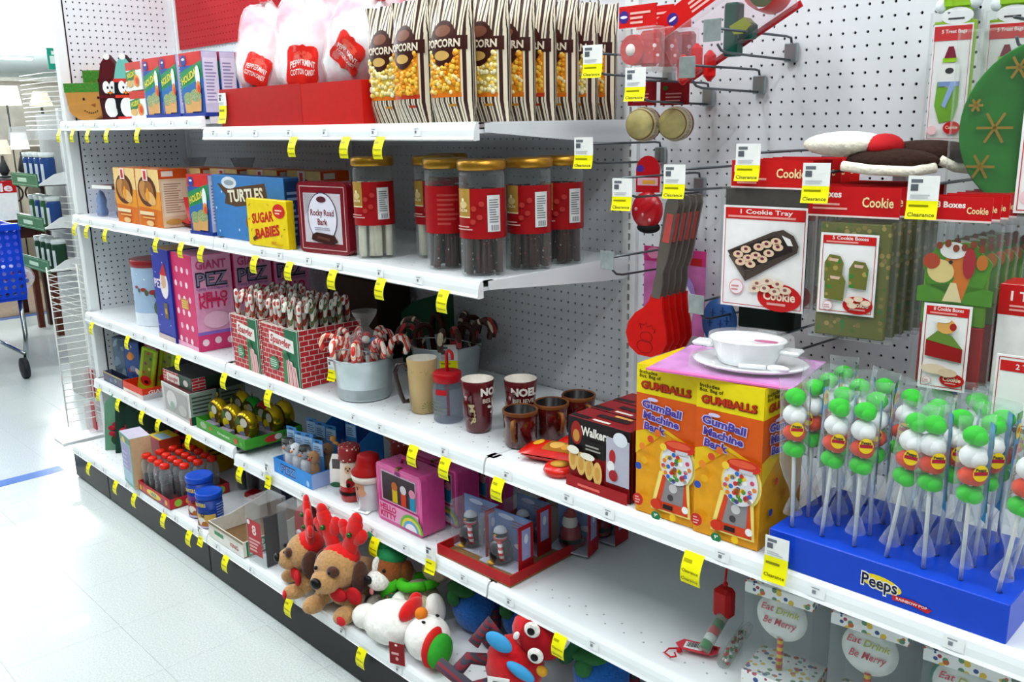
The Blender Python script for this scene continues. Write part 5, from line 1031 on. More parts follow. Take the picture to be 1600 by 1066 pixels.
o, f, r, t_ = carton('gift_carton', 'upright tan-sided carton with a green and violet front', 'box', (.558, -.632, z), .125, .075, .195, -6, '#6fae96', '#c7a582', '#b9b2c6'); f.rect(.01, .012, .115, .16, '#8f86b4').rect(.01, .012, .115, .06, '#8db2c6').rect(0, .17, .125, .195, '#1f6a48').ell(.05, .175, .02, .012, '#d8a83a').lines(.02, .07, .1, .14, 4, '#b9b2da').build('front_print', o)
o, f, r, t_ = carton('candy_carton', 'bright yellow candy carton behind the soda bottles', 'box', (.60, -.405, z), .15, .11, .135, 4, '#dcae10', '#caa00e', '#c8a63a'); f.lines(.02, .06, .13, .11, 3, '#8a6a1a').build('front_print', o); r.lines(.01, .07, .1, .11, 2, '#6a4a12').build('side_print', o)
o, f, r, t_ = carton('candy_carton', 'small red and yellow candy carton beside the gift bags', 'box', (.548, -.525, z), .10, .08, .15, 0, '#b8202a', '#c23a20', '#d9b92a'); t_.rect(.02, .01, .1, .05, '#8aa6b8').build('top_print', o)
# soda-bottle candies
o, f, r = tray('soda_candy_tray', 'red and yellow party print tray of soda bottle candies', 'tray', (.688, -.632, z), .262, .22, .036, 0, '#b8222e', '#7a2a2a')
f.rect(.005, .004, .257, .03, '#c8404a').ell(.13, .018, .06, .012, '#e8d03a').text('WAX', .13, .018, .012, '#2a7ab8', .04, w=.05).dots([(.02, .016), (.05, .02), (.2, .014), (.235, .02)], .01, ['#e8c83a', '#d2662a', '#7a3a8a', '#d9b03a']).build('front_print', o); r.dots([(.03, .018), (.07, .016), (.11, .02), (.15, .016), (.19, .018)], .014, ['#8ab83a', '#d8b83a', '#b8304a', '#6a8a2a']).build('side_print', o)
def bottle_proto():
    t = thing('soda_bottle_candy', 'x', 'candy bottle', (0, 0, 0), 0, 'soda bottle candies'); H = .135
    mb = MB(); mb.m(film('#e9eef0', .84, .06, crinkle=.6)).lathe([(.017, 0), (.0205, .006), (.0205, .045), (.019, .06), (.0225, .085), (.019, .105), (.010, .118), (.009, .124)], 18); mb.build('bottle', t)
    mb = MB(); mb.m(mat('#1d0f14', .3)).lathe([(.016, .002), (.018, .008), (.018, .056), (0, .057)], 14); mb.build('candy_fill', t)
    mb = MB(); mb.m(mat('#d5220f', .3)).lathe([(.0125, .117), (.0165, .119), (.0165, .13), (.013, .1345), (0, .136)], 16); mb.build('cap', t); return t
bp = bottle_proto(); first = True; rnd = random.Random(9)
for j in range(4):
    for i in range(5):
        if i > 3 and j == 0: continue
        x, y = .716 + .05*i, -.602 + .05*j; loc = (x + rnd.uniform(-.003, .003), y, z + .004)
        lb = 'red-capped soda bottle candy, row %s from the aisle, %s' % (['one', 'two', 'three', 'four'][j], ['beside the tan-sided carton', 'second along', 'third along', 'fourth along', 'by the nut cans'][i])
        if first: bp.location = loc; bp['label'] = lb; first = False
        else: dup(bp, loc, rnd.uniform(0, 6), lb)
for x, y, lb in ((.955, -.36, 'tall red-capped candy bottle standing behind the tray'), (1.0, -.345, 'tall red-capped candy bottle next to its twin behind the tray')): dup(bp, (x, y, z + .001), 0, lb, scale=(1.15, 1.15, 1.5))
mb = MB(); mb.m(mat('#a3141c', .4)).box(0, 0, 0, .06, .05, .018, .004); tag(mb.build('candy_pouch', None, (1.03, -.40, z), .2), 'small flat red candy pouch behind the nut cans', 'candy')
def nut_can(label, x, y, rb, h, rz, big):
    t = thing('nut_can', label, 'can', (x, y, z), radians(rz)); mb = MB(); mb.m(mat('#1c3a8c' if not big else '#17388f', .3)).lathe([(rb*.96, 0), (rb, .003), (rb, h - .018)], 30); mb.build('can', t)
    mb = MB(); mb.m(mat('#1546b0', .35)).lathe([(rb + .0015, h - .02), (rb + .0025, h - .018), (rb + .0025, h - .003), (rb, h), (rb*.9, h - .002), (0, h - .002)], 30); mb.build('lid', t)
    p = Print(cyl_map(rb + .0002), sub=16); q_ = pi*rb*.55
    p.rect(-q_, .003, q_*.7, h*.42, '#b9302c' if big else '#c9a24a'); p.sub = 8; p.rect(-q_, h*.42, q_*.7, h*.56, '#6a2a7a' if big else '#1c3a8c'); p.disc(-.0, h*.22, .016, .013, '#e4ddd4', 12, 2).disc(.012, h*.12, .012, .012, '#a9642a', 10, 1).disc(-.02, h*.12, .013, .012, '#8a4a3a', 10, 1).rect(-q_, 0.003, q_*.7, h*.08, '#c2b2d0')
    p.text('PLANTERS', -.005, h*.7, .012, '#e8c83a', .03, w=.052).text('Q', .008, h*.42, .012, '#2a2a30', .03).lines(q_*.75, h*.2, q_*1.3, h*.75, 7, '#7f96d0'); p.build('label', t)
nut_can('taller blue-lidded nut can beside the soda bottle tray', 1.055, -.565, .043, .142, 18, True); nut_can('shorter blue-lidded nut can beside the king size tray', 1.155, -.582, .041, .118, 18, False)
# king size tray
o, f, r = tray('king_size_tray', 'empty brown cardboard tray with a green king size panel', 'tray', (1.235, -.629, z), .228, .21, .052, 0, '#ddd8cc', '#7a5c3c', hb=.085); f.rect(0, .0, .228, .03, '#e9e6de').lines(.04, .02, .12, .034, 1, '#3a8a5a', .9).text('KING', .17, .02, .014, '#b8403a', .02, w=.05).rect(.0, .044, .228, .052, '#8a7a5a').build('front_print', o); r.rect(.01, .004, .1, .05, '#1c7a42').text('KING', .055, .036, .016, '#eef2ea', .03, w=.07).text('SIZE', .05, .016, .016, '#eef2ea', .03, w=.06).build('side_print', o)
# clear boxes
t = thing('clear_gift_box', 'tall clear box with a red lettered panel beside the king size tray', 'box', (1.49, -.627, z), radians(4)); mb = MB(); mb.m(film('#f0f3f4', .93, .05)).box(0, 0, 0, .085, .09, .205, .001); mb.build('clear_walls', t); mb = MB(); mb.m(mat('#24262a', .5)).box(.078, .012, .002, .083, .088, .16); mb.build('dark_insert', t)
p = Print(plane_map((0, 0, 0), (1, 0, 0), (0, 0, 1))); p.rect(.008, .035, .08, .145, '#b5262e').text('8', .044, .115, .03, '#eed6d2', .03).lines(.014, .045, .074, .09, 4, '#e0a8a4', .6).ell(.018, .136, .008, .008, '#f0e4e2'); p.build('red_panel', t)
t = thing('clear_gift_box', 'clear box holding a red mitten shape behind the plush dogs', 'box', (1.597, -.58, z), radians(16)); mb = MB(); mb.m(film('#f0f3f4', .94, .05)).box(0, 0, 0, .105, .09, .2, .001); mb.build('clear_walls', t); mb = MB(); mb.m(PAPER).box(.004, .08, .002, .101, .086, .195); mb.build('white_backing', t)
mb = MB(); mb.m(mat('#a0161c', .4)).prism(arc(.055, .14, .036, .05, 0, 180, 10) + [(.019, .02), (.091, .02)], .05, .075); mb.build('mitten', t); mb = MB(); mb.m(mat('#e8dcda', .5)).lathe([(0, .0), (.011, .0), (.011, .002), (0, .002)], 14, (.035, .047, .10), axis=1); mb.build('button', t)
o, f, r, t_ = carton('toy_carton', 'colourful dark candy toy carton in the shadow behind the king size tray', 'box', (1.17, -.33, z), .1, .07, .17, 8, '#1f2a4a', '#5a1c2a', '#1a1f30'); f.ell(.05, .09, .03, .05, '#b8522a').ell(.04, .12, .016, .02, '#d8c23a').build('front_print', o)
# ---------------------------------------------------------------- plush toys
def fur(c, s=.8): return mat(c, .95, noise=.18, scale=150, bump=s, sheen=.3)
TANF, DKF, REDF, WHF, BRF = fur('#b58a58'), fur('#4a2a1c'), mat('#d4100e', .85, bump=.2, scale=90, sheen=.3), fur('#e9e6de'), fur('#8a4a1c')
BLK = mat('#0f0e10', .35)
def part(name, t, m_, balls=(), tubes=()):
    mb = MB(); mb.m(m_)
    for c, r_ in balls: mb.ball(c, r_, 18, 12)
    for P, r_ in tubes: mb.tube(P, r_, 10)
    return mb.build(name, t)
def antlers(t, x, y, zz, s, spread):
    for sg in (-1, 1):
        def P(a, b_): return (x + sg*a*s, y*2, zz + b_*s)
        mb = MB(); mb.m(REDF)
        mb.tube([P(.02, -.02), P(.035, .03), P(.05, .07), P(.062, .105), P(.066, .12)], [.024*s, .026*s, .027*s, .025*s, .015*s], 12); mb.ball(P(.0655, .115), (.02*s,)*3, 12, 8)
        mb.tube([P(.04, .045), P(.018, .075), P(.012, .09)], [.022*s, .022*s, .014*s], 12); mb.ball(P(.0135, .086), (.019*s,)*3, 12, 8)
        mb.tube([P(.05, .05), P(.078, .066), P(.088, .074)], [.022*s, .021*s, .013*s], 12); mb.ball(P(.084, .071), (.018*s,)*3, 12, 8)
        mb.xf(Matrix.Diagonal((1, .55, 1, 1))); mb.build('antler', t)
        part('bell', t, mat('#1f6a2a', .2, metal=.6), [((x + sg*.05*s, y - .018*s, zz + .07*s), .008*s)])
def dog(label, x, y, rz, s, headturn=0.):
    t = thing('plush_dog', label, 'plush toy', (x, y, z), radians(rz)); t.scale = (s,)*3
    part('body', t, TANF, [((0, .05, .055), (.055, .07, .052)), ((0, .0, .055), (.042, .04, .045))])
    for sg in (-1, 1): part('paw', t, TANF, [((sg*.05, -.055, .021), (.025, .033, .021))], [([(sg*.04, .0, .045), (sg*.048, -.035, .026)], [.024, .021])])
    part('paw_patch', t, mat('#c8202a', .6), [((.062, -.083, .022), (.014, .006, .012))])
    part('head', t, TANF, [((0, -.02, .115), (.058, .05, .052)), ((0, -.06, .1), (.038, .034, .03))])
    part('nose', t, BLK, [((0, -.094, .108), (.0155, .010, .0135))]); part('eye_patch', t, DKF, [((.028, -.062, .132), (.018, .012, .013))]); part('eye', t, BLK, [((.026, -.072, .133), .005), ((-.02, -.07, .133), .005)])
    for sg in (-1, 1): part('ear', t, DKF, [((sg*.06, -.005, .1), (.016, .026, .042))])
    part('hood', t, REDF, [((0, -.004, .138), (.05, .046, .034))]); antlers(t, 0, 0, .15, .85, .036)
    part('bow_tie', t, mat('#b3141c', .7), [((.028, -.05, .066), (.026, .012, .018)), ((.072, -.044, .072), (.024, .01, .022))])
    return t
dog('plush tan dog with red antlers turned toward the clear boxes', 1.765, -.575, -28, .98); dog('plush tan dog with red antlers and bow facing outward', 1.925, -.575, 14, 1.1)
t = thing('plush_dog', 'plush brown and white dog in a green hat', 'plush toy', (2.032, -.492, z), radians(8))
part('body', t, fur('#d8d2c6'), [((0, .03, .05), (.045, .05, .05))]); part('head', t, BRF, [((0, -.005, .128), (.05, .045, .05))]); part('muzzle', t, WHF, [((-.004, -.045, .108), (.034, .03, .028)), ((-.012, -.04, .14), (.01, .016, .03))]); part('nose', t, BLK, [((-.012, -.075, .118), (.013, .009, .012))]); part('tongue', t, mat('#d8848a', .5), [((-.006, -.07, .085), (.007, .004, .01))]); part('eye', t, BLK, [((.018, -.044, .14), .0055)])
for sg in (-1, 1): part('ear', t, BRF, [((sg*.048, .01, .12), (.013, .022, .036))]); part('paw', t, fur('#cfc7ba'), [((sg*.04, -.03, .022), (.02, .028, .021))])
part('hat', t, mat('#1f7a46', .85, bump=.3, scale=90), [((0, .005, .165), (.046, .042, .026)), ((-.05, -.004, .205), (.03, .018, .022))], [([(-.005, .005, .175), (-.035, 0, .2)], [.026, .02])]); part('bow', t, speckle('#17502c', ['#c2202a', '#2f7a3a'], 120, .3, .8), [((.03, -.03, .06), (.035, .02, .022))]); part('paw_patch', t, mat('#c8202a', .6), [((.04, -.056, .02), (.012, .005, .01))])
t = thing('plush_bear', 'plush beige bear slumped over with a green scarf', 'plush toy', (2.125, -.475, z), radians(-20)); part('body', t, fur('#a39a7c', .6), [((0, 0, .058), (.058, .055, .056))]); part('head', t, fur('#b3a98c', .6), [((.02, .045, .15), (.04, .038, .036))])
for p_ in ((-.062, -.01, .105), (.075, -.015, .085)): part('arm', t, fur('#a89f82', .6), [(p_, (.026, .024, .026))])
part('leg', t, fur('#a39a7c', .6), [((-.03, -.075, .022), (.028, .032, .021))]); part('scarf', t, mat('#3fae1c', .85, bump=.4, scale=80), tubes=[([(.05*cos(a), .046*sin(a), .112 + .012*cos(a)) for a in [2*pi*i/16 for i in range(17)]], .013), ([(-.03, -.045, .108), (-.05, -.062, .09), (-.062, -.066, .06)], [.012, .02, .023])]); part('red_cap', t, REDF, [((-.02, .05, .19), (.04, .034, .026))])
t = thing('plush_snowman', 'plush white snowman lying on its back with a red and green scarf', 'plush toy', (2.158, -.60, z), radians(17)); t.scale = (1.15,)*3; KN = mat('#eae8e2', .95, bump=.8, scale=55, noise=.08)
part('body', t, KN, [((0, .02, .045), (.07, .062, .045))]); part('head', t, KN, [((.108, -.006, .05), (.05, .05, .047))])
for p_, r_ in (((-.085, .03, .03), (.034, .03, .028)), ((-.02, .085, .05), (.03, .03, .03)), ((.07, .075, .06), (.024, .03, .042))): part('limb', t, KN, [(p_, r_)])
part('scarf', t, REDF, [((.045, .025, .085), (.016, .042, .022)), ((.035, .06, .075), (.02, .016, .03))]); part('nose', t, mat('#e07a1c', .7), [((.092, -.004, .102), (.014, .014, .013))]); part('eye', t, BLK, [((.11, -.022, .096), (.005, .003, .003)), ((.122, .012, .097), (.005, .003, .003))])
part('hat_band', t, mat('#c8201c', .8), [((.137, -.022, .046), (.017, .046, .043))]); part('hat', t, mat('#2f9a2a', .8, bump=.3, scale=70), [((.152, -.028, .044), (.022, .038, .036))])
mb = MB(); mb.m(mat('#8a1418', .5)).box(0, 0, 0, .042, .0012, .058); o = tag(mb.build('hang_tag', None, (2.225, -.648, z + .001), radians(22)), 'dark red hang tag in front of the plush snowman', 'tag'); p = Print(plane_map((0, 0, 0), (1, 0, 0), (0, 0, 1))); p.lines(.006, .026, .036, .034, 1, '#d8a8a4', .8).ell(.021, .016, .004, .005, '#d8a8a4').ell(.02, .053, .004, .003, '#e8dcd8'); p.build('tag_print', o)
BLUEF = fur('#1c62b4', .7); STRIPEF = stripes('#7a2230', '#3a3844', 95., 'Z', .5, .9)
def monster(label, x, y, rz, m_, s, tag_=None):
    t = thing('plush_monster', label, 'plush toy', (x, y, z), radians(rz)); t.scale = (s,)*3
    part('body', t, m_, [((0, 0, .062), (.062, .055, .062))]); part('head', t, m_, [((.0, .005, .155), (.045, .04, .04))])
    return t
for x, y, rz, lb, s in ((2.265, -.40, 10, 'plush blue monster with a green collar beside the beige bear', 1.05), (2.39, -.345, 20, 'plush blue monster with a white trimmed hat behind the red one', 1.), (2.685, -.395, 30, 'plush blue monster beside the red one by the open deck', 1.1)):
    t = monster(lb, x, y, rz, BLUEF, s); part('collar', t, mat('#2f6a3a', .9, bump=.4, scale=70), [((-.02, -.03, .118), (.04, .026, .018)), ((-.03, -.05, .1), (.018, .01, .022))]); part('hat_trim', t, WHF, [((-.022, -.02, .19), (.03, .024, .016))]); part('eye', t, WHF, [((.0, -.036, .168), (.014, .008, .012))]); part('pupil', t, BLK, [((.0, -.044, .168), .005)]); part('beak', t, mat('#c89a2a', .7), [((-.045, -.03, .145), (.012, .012, .01))])
    part('arm', t, STRIPEF, tubes=[([(.06, 0, .07), (.08, -.03, .03), (.07, -.06, .016)], .013)])
t = monster('plush red monster with big white eyes and a blue bow', 2.505, -.525, 24, mat('#c8121a', .9, bump=.3, scale=90, sheen=.3), 1.12)
t.rotation_euler = (0, radians(26), radians(24)); t.location = (2.50, -.53, z + .012); part('snout', t, mat('#a5121c', .9, bump=.3, scale=90), [((.02, -.012, .16), (.05, .03, .042))])
for p_ in ((.0, -.044, .19), (.03, -.05, .148)): part('eye', t, WHF, [(p_, (.0165, .007, .0165))]); part('pupil', t, BLK, [((p_[0], p_[1] - .007, p_[2]), (.008, .003, .008))])
part('bow', t, mat('#3f9ad0', .7), [((-.045, -.045, .122), (.03, .01, .018)), ((.02, -.055, .1), (.032, .01, .013))]); part('teeth', t, PAPER, [((-.022, -.034, .15), (.006, .003, .01))]); part('hat_trim', t, WHF, [((.055, .0, .185), (.02, .022, .042))]); part('hat', t, mat('#17502c', .8), [((.08, .015, .17), (.02, .024, .05))]); part('beak', t, mat('#d09a2a', .6), [((.055, -.04, .118), (.012, .01, .01))])
for P in ([(-.05, -.01, .1), (-.085, 0, .115), (-.09, -.03, .07)], [(-.05, -.02, .05), (-.085, -.03, .035), (-.09, -.07, .02)], [(-.02, -.05, .03), (-.05, -.08, .018), (-.13, -.07, .016)]): part('limb', t, STRIPEF, tubes=[(P, .013)])
mb = MB(); mb.m(PAPER).box(0, 0, 0, .05, .001, .065); o = tag(mb.build('hang_tag', None, (2.545, -.617, z + .035), radians(30)), 'white barcode hang tag on the red plush monster', 'tag'); p = Print(plane_map((0, 0, 0), (1, 0, 0), (0, 0, 1))); [p.rect(.012 + .003*i, .042, .0136 + .003*i + .0005*(i % 3), .056, '#2c2e32') for i in range(9)]; p.lines(.008, .01, .042, .034, 3, '#b9bcc0'); p.build('tag_print', o)
# ---------------------------------------------------------------- third bay: peg hooks and the goods that hang on them
def peg_hook(label, x, zz, L=.28, plate=True):
    t = thing('peg_hook', label, 'peg hook', (x, 0, zz), 0, 'steel peg hooks'); mb = MB(); mb.m(mat('#a9b3b6', .3, metal=.8)).box(-.014, -.014, -.022, .014, -.0015, .016, .002); mb.build('bracket', t)
    W_ = mat('#5c6266', .35, metal=.8)
    mb = MB(); mb.m(W_).tube([(0, -.01, -.018), (0, -L + .05, -.012), (0, -L + .03, -.008), (0, -L + .018, .002)], .0026, 7); mb.build('lower_wire', t)
    mb = MB(); mb.m(W_).tube([(0, -.008, .012), (.0, -.012, .026), (0, -.03, .028), (0, -L, .03)], .0026, 7); mb.build('upper_wire', t)
    if plate: mb = MB(); mb.m(mat('#b9c4c2', .25, metal=.6, noise=.15, scale=60)).box(-.019, -L - .002, .006, .019, -L, .046, .0008); mb.build('scan_plate', t)
    return t
hooks = [(2.854, 1.549, .295, True, 'peg hook holding the green and red cutter packs'), (2.783, 1.488, .27, True, 'empty peg hook with a bare plate below the cutter packs'), (2.656, 1.466, .27, False, 'peg hook holding the maroon carded tins'), (2.545, 1.525, .285, False, 'peg hook holding the red cutter tubs beside the popcorn'),
         (2.527, 1.338, .285, False, 'peg hook by the shelf bracket holding the red oval mould'), (2.607, 1.10, .295, True, 'peg hook beside the canister shelf'), (2.64, 1.27, .29, False, 'peg hook holding the red spatulas'), (2.775, 1.29, .295, False, 'empty peg hook beside the spatulas'),
         (2.95, 1.325, .31, False, 'peg hook holding the cookie tray packs'), (3.10, 1.295, .34, False, 'peg hook holding the green cookie box packs'), (3.275, 1.28, .34, False, 'peg hook holding the reindeer box packs'), (2.80, 1.02, .24, True, 'peg hook above the white baking dish'), (3.0, .985, .30, True, 'peg hook behind the lollipops'), (3.20, 1.585, .12, False, 'peg hook holding the treat bag packs'), (3.47, 1.185, .245, False, 'peg hook holding the red and white treat stand box'), (3.34, 1.53, .21, False, 'peg hook holding the green snowflake plates')]
for x, zz, L, pl, lb in hooks: peg_hook(lb, x, zz, L, pl)
for x, y, zz, lb in ((2.535, -.292, 1.532, 'price tag on the hook beside the popcorn bags'), (2.637, -.278, 1.482, 'price tag on the hook with the maroon carded tins'), (2.51, -.292, 1.345, 'price tag on the hook by the shelf bracket'), (2.622, -.298, 1.262, 'price tag on the spatula hook'), (2.757, -.303, 1.293, 'price tag on the empty hook beside the spatulas'), (2.93, -.32, 1.334, 'price tag on the cookie tray hook'), (3.08, -.35, 1.304, 'price tag on the green cookie box hook'), (3.258, -.35, 1.288, 'price tag on the reindeer box hook')):
    price_card('price_tag', 'white and yellow ' + lb, (x, y, zz), 14, .045, .038, .028)
WILT = '#3f2f8a'
def header(p, w, zt, h=.045, badge=True):
    p.rect(0, zt - h, w, zt, '#d21d1c')
    if badge: p.ell(w*.14, zt - h*.5, h*.3, h*.3, WILT).ell(w*.14, zt - h*.5, h*.22, h*.07, '#e9e4f4')
    p.lines(w*.32, zt - h*.85, w*.86, zt - h*.2, 3, '#f2b7ae', .5)
# red cutter tubs beside the popcorn
for k in range(3):
    t = thing('cookie_cutter_pack', 'red header bag of snowflake cookie cutters, %s on the hook by the popcorn' % ['front', 'middle', 'last'][k], 'cutter pack', (2.592 + .01*k, -.245 + .045*k, 1.535)); mb = MB(); mb.m(mat('#cf1c1c', .4)).box(0, 0, .065, .095, .0015, .108); mb.build('header_card', t); p = Print(plane_map((0, 0, 0), (1, 0, 0), (0, 0, 1))); header(p, .095, .108, .042); p.build('header_print', t)
    mb = MB(); mb.m(mat('#c0181a', .3)).lathe([(.03, -.014), (.031, .0), (.03, .014)], 22, (.035, .012, .022), axis=1); mb.m(mat('#f0e4de', .4)).lathe([(0, -.0155), (.012, -.0155), (.012, -.014)], 14, (.033, .012, .022), axis=1); mb.build('round_cutter', t)
    mb = MB(); mb.m(speckle('#b8181c', ['#f0dcd8', '#d8484a'], 70, .28, .4)).box(.05, .002, -.012, .095, .026, .058, .006); mb.build('dotted_tub', t); mb = MB(); mb.m(BAGFILM).box(-.002, -.006, -.02, .098, .03, .066, .004); mb.build('bag', t)
# big cutter set leaning across the hook
t = thing('cookie_cutter_set', 'large tilted pack of green and red cookie cutters with a red cup', 'cutter pack', (2.70, -.20, 1.535), radians(6)); R0 = Matrix.Rotation(radians(-29), 4, 'Y')
mb = MB(); mb.m(mat('#cf1c1c', .4)).box(0, 0, .05, .24, .0015, .092); mb.xf(R0); mb.build('header_card', t); p = Print(lambda u, v, d: R0 @ Vector((u, -d, v))); header(p, .24, .092, .042); p.build('header_print', t)
mb = MB(); mb.m(mat('#d61a1a', .3))
for i, (x, zz) in enumerate(((.0, -.02), (.03, .0), (.06, -.015))): mb.box(x, .004, zz - .03, x + .024, .03, zz + .03, .01)
mb.build('red_cutters', t)
mb = MB(); mb.m(mat('#0d4a3a', .35)).box(.105, .004, .0, .135, .035, .10, .004); mb.box(.135, .004, .03, .165, .035, .06, .004); mb.build('green_cutter', t)
mb = MB(); mb.m(mat('#8a9a1c', .35)).prism([(.12, .055), (.15, .07), (.165, .055), (.15, .04), (.13, .04)], .0, .03); mb.build('lime_cutter', t)
mb = MB(); mb.m(mat('#d8281c', .3)).lathe([(.034, -.03), (.038, 0), (.04, .03)], 24, (.185, .02, .115), axis=1, cap=False); mb.m(mat('#3a5a1c', .4)).lathe([(0, -.012), (.03, -.014)], 20, (.185, .02, .115), axis=1, cap=False); mb.m(mat('#b8803a', .4)).lathe([(0, -.016), (.01, -.016)], 12, (.185, .02, .115), axis=1, cap=False); mb.build('red_cup', t)
mb = MB(); mb.m(film('#f6eaf0', .9, .05)).box(-.01, -.004, -.045, .255, .04, .05, .004); mb.xf(R0); mb.build('blister', t); mb = MB(); mb.m(mat('#b8141c', .4)).box(-.01, .036, -.048, .26, .04, -.036); mb.xf(R0); mb.build('lower_edge', t)
# maroon carded tins
for k in range(2):
    t = thing('carded_baking_cups', 'round stack of gold rimmed baking cups on a maroon card, %s' % ['front of two', 'rear of two'][k], 'baking cups', (2.585 + .05*k, -.16 + .05*k, 1.372), radians(18)); mb = MB(); mb.m(mat('#8a131c', .4)).box(-.03, .0, .075, .035, .0015, .125); mb.build('card', t); p = Print(plane_map((-.03, 0, .075), (1, 0, 0), (0, 0, 1))); p.lines(.012, .008, .055, .03, 3, '#c98a86', .4).ell(.012, .036, .006, .005, '#3a6a2a'); p.build('card_print', t)
    mb = MB(); mb.m(mat('#c9bb7c', .4, noise=.15)).lathe([(0, -.034), (.028, -.034), (.031, -.028)], 26, (0, .02, .035), axis=1, cap=False); mb.m(mat('#7a5a3a', .4)).lathe([(.031, -.028), (.033, -.024)], 26, (0, .02, .035), axis=1, cap=False); mb.m(mat('#cfc28a', .4)).lathe([(.033, -.024), (.035, -.018)], 26, (0, .02, .035), axis=1, cap=False); mb.m(speckle('#a89a88', ['#6a4a3a', '#d9d0c0'], 200, .35)).lathe([(.035, -.018), (.037, -.004)], 26, (0, .02, .035), axis=1, cap=False); mb.m(mat('#cfc28a', .4)).lathe([(.037, -.004), (.038, .0)], 26, (0, .02, .035), axis=1, cap=False); mb.m(mat('#7a1620', .4)).lathe([(.038, 0), (.037, .016), (0, .016)], 26, (0, .02, .035), axis=1, cap=False); mb.build('cup_stack', t)
# red oval mould
t = thing('silicone_mould_pack', 'red oval mould on a round-topped red card by the shelf bracket', 'mould', (2.60, -.15, 1.19), radians(16)); mb = MB(); mb.m(mat('#b8121c', .4)).prism([(-.028, .07), (.028, .07)] + arc(0, .12, .028, .03, 0, 180, 10), 0, .0015); mb.build('card', t); p = Print(plane_map((0, 0, 0), (1, 0, 0), (0, 0, 1))); p.ell(-.018, .122, .009, .008, '#4a2f8a').rect(-.024, .085, .024, .102, '#d8a8b8').lines(-.012, .088, .02, .099, 1, '#d89a3a', .8); p.build('card_print', t)
mb = MB(); mb.m(mat('#b3131e', .25)).ball((0, .0, .03), (.037, .018, .042), 20, 12); mb.build('mould', t); mb = MB(); mb.m(mat('#d99aa0', .3)); [mb.ball((a, -.0165, b_), (.0035, .002, .0045), 8, 5) for a, b_ in ((-.02, .034), (-.004, .022), (.012, .01))]; mb.build('dots', t); mb = MB(); mb.m(DARK).ball((.002, .004, -.008), (.028, .016, .014), 14, 8); mb.build('black_base', t)
# spatulas
def spat_proto():
    t = thing('red_spatula', 'x', 'spatula', (0, 0, 0), 0, 'red silicone spatulas'); Rm = Matrix.Rotation(radians(9), 4, 'Y')
    poly = [(-.012, .075), (-.014, .06), (-.022, .045), (-.04, .028), (-.052, .005), (-.054, -.02), (-.042, -.048), (-.018, -.062), (.012, -.06), (.034, -.046), (.042, -.02), (.034, .01), (.022, .04), (.016, .062), (.014, .075)]
    mb = MB(); mb.m(mat('#d61610', .4)).prism(poly[::-1], -.002, .006); mb.xf(Rm); mb.build('blade', t)
    mb = MB(); mb.m(mat('#7d756c', .35, metal=.6)); V = []
    pts = [(-.010, .07), (.010, .07), (.010, .10), (.006, .125), (.011, .15), (.013, .27), (.008, .285), (-.008, .285), (-.013, .27), (-.011, .15), (-.008, .125), (-.010, .10)]
    mb.prism(pts, -.003, .004); mb.xf(Rm); mb.build('handle', t)
    mb = MB(); mb.m(mat('#c0504a', .5)).prism([(-.006, .19), (.009, .19), (.009, .25), (-.006, .25)], -.0038, -.0032); mb.xf(Rm); mb.build('label_strip', t)
    pr = []; mb = MB(); mb.m(mat('#9a0f0c', .5))
    for c, r_ in (((-.006, -.018), .014), ((-.006, -.04), .018)): mb.tube([Rm @ Vector((c[0] + r_*cos(a), -.0022, c[1] + r_*.8*sin(a))) for a in [2*pi*i/16 for i in range(16)]], .0009, 5, closed=True)
    mb.tube([Rm @ Vector((x, -.0022, zz)) for x, zz in ((-.02, -.004), (-.026, .008), (-.016, .006), (-.012, .014), (-.006, .004), (.002, .012), (.006, .002), (.012, .004), (.01, -.006))], .0009, 5); mb.build('embossed_figure', t)
    return t
sp = spat_proto()
for k in range(5):
    lb = 'red silicone spatula with a steel handle, %s on its hook' % ['foremost', 'second', 'third', 'fourth', 'fifth'][k]
    loc = (2.70, -.262 + .022*k, .982)
    if k == 0: sp.location = loc; sp.rotation_euler = (0, 0, radians(14)); sp['label'] = lb
    else: dup(sp, loc, radians(14), lb)
# pink blister card and pieces low on the panel
t = thing('princess_pink_card', 'large pink and violet blister card on the panel behind the spatulas', 'card pack', (2.52, -.055, .925), 0); t.name = 'pink_card_pack'; mb = MB(); mb.m(mat('#c46aa8', .4, noise=.3, scale=14)).box(0, 0, 0, .175, .002, .2, .0005); mb.m(mat('#c8337a', .4)).box(0, -.0006, .165, .175, 0, .2); mb.build('card', t); p = Print(plane_map((0, -.0006, 0), (1, 0, 0), (0, 0, 1))); p.rect(.135, .165, .165, .182, '#b3161c').ell(.03, .185, .02, .014, '#e08ab0').ell(.12, .09, .03, .05, '#a88ad0'); p.build('card_print', t)
mb = MB(); mb.m(mat('#d9dbe0', .4)).lathe([(.0, -.02), (.05, -.018), (.06, -.006), (.062, 0)], 24, (.085, 0, .06), axis=1, squash=1.25); mb.build('white_mould', t)
mb = MB(); mb.m(mat('#4a7fd0', .4)).lathe([(0, -.005), (.038, -.004), (.04, 0), (.038, .004), (0, .005)], 26, (0, 0, 0), axis=1, squash=1.35); o = tag(mb.build('silicone_mat', None, (2.775, -.115, .985), radians(14)), 'blue oval silicone trivet behind the baking dish', 'trivet'); p = Print(plane_map((0, -.0052, 0), (1, 0, 0), (0, 0, 1)))
for a, b_ in ((-.014, .02), (.008, .025), (-.02, -.002), (.004, -.004), (.018, .004), (-.008, -.026), (.012, -.03)): p.rect(a - .0015, b_ - .009, a + .0015, b_ + .009, '#2a4f94').rect(a - .006, b_ - .001, a + .006, b_ + .001, '#2a4f94'); p.k -= 2
p.k += 2; p.build('molded_pattern', o)
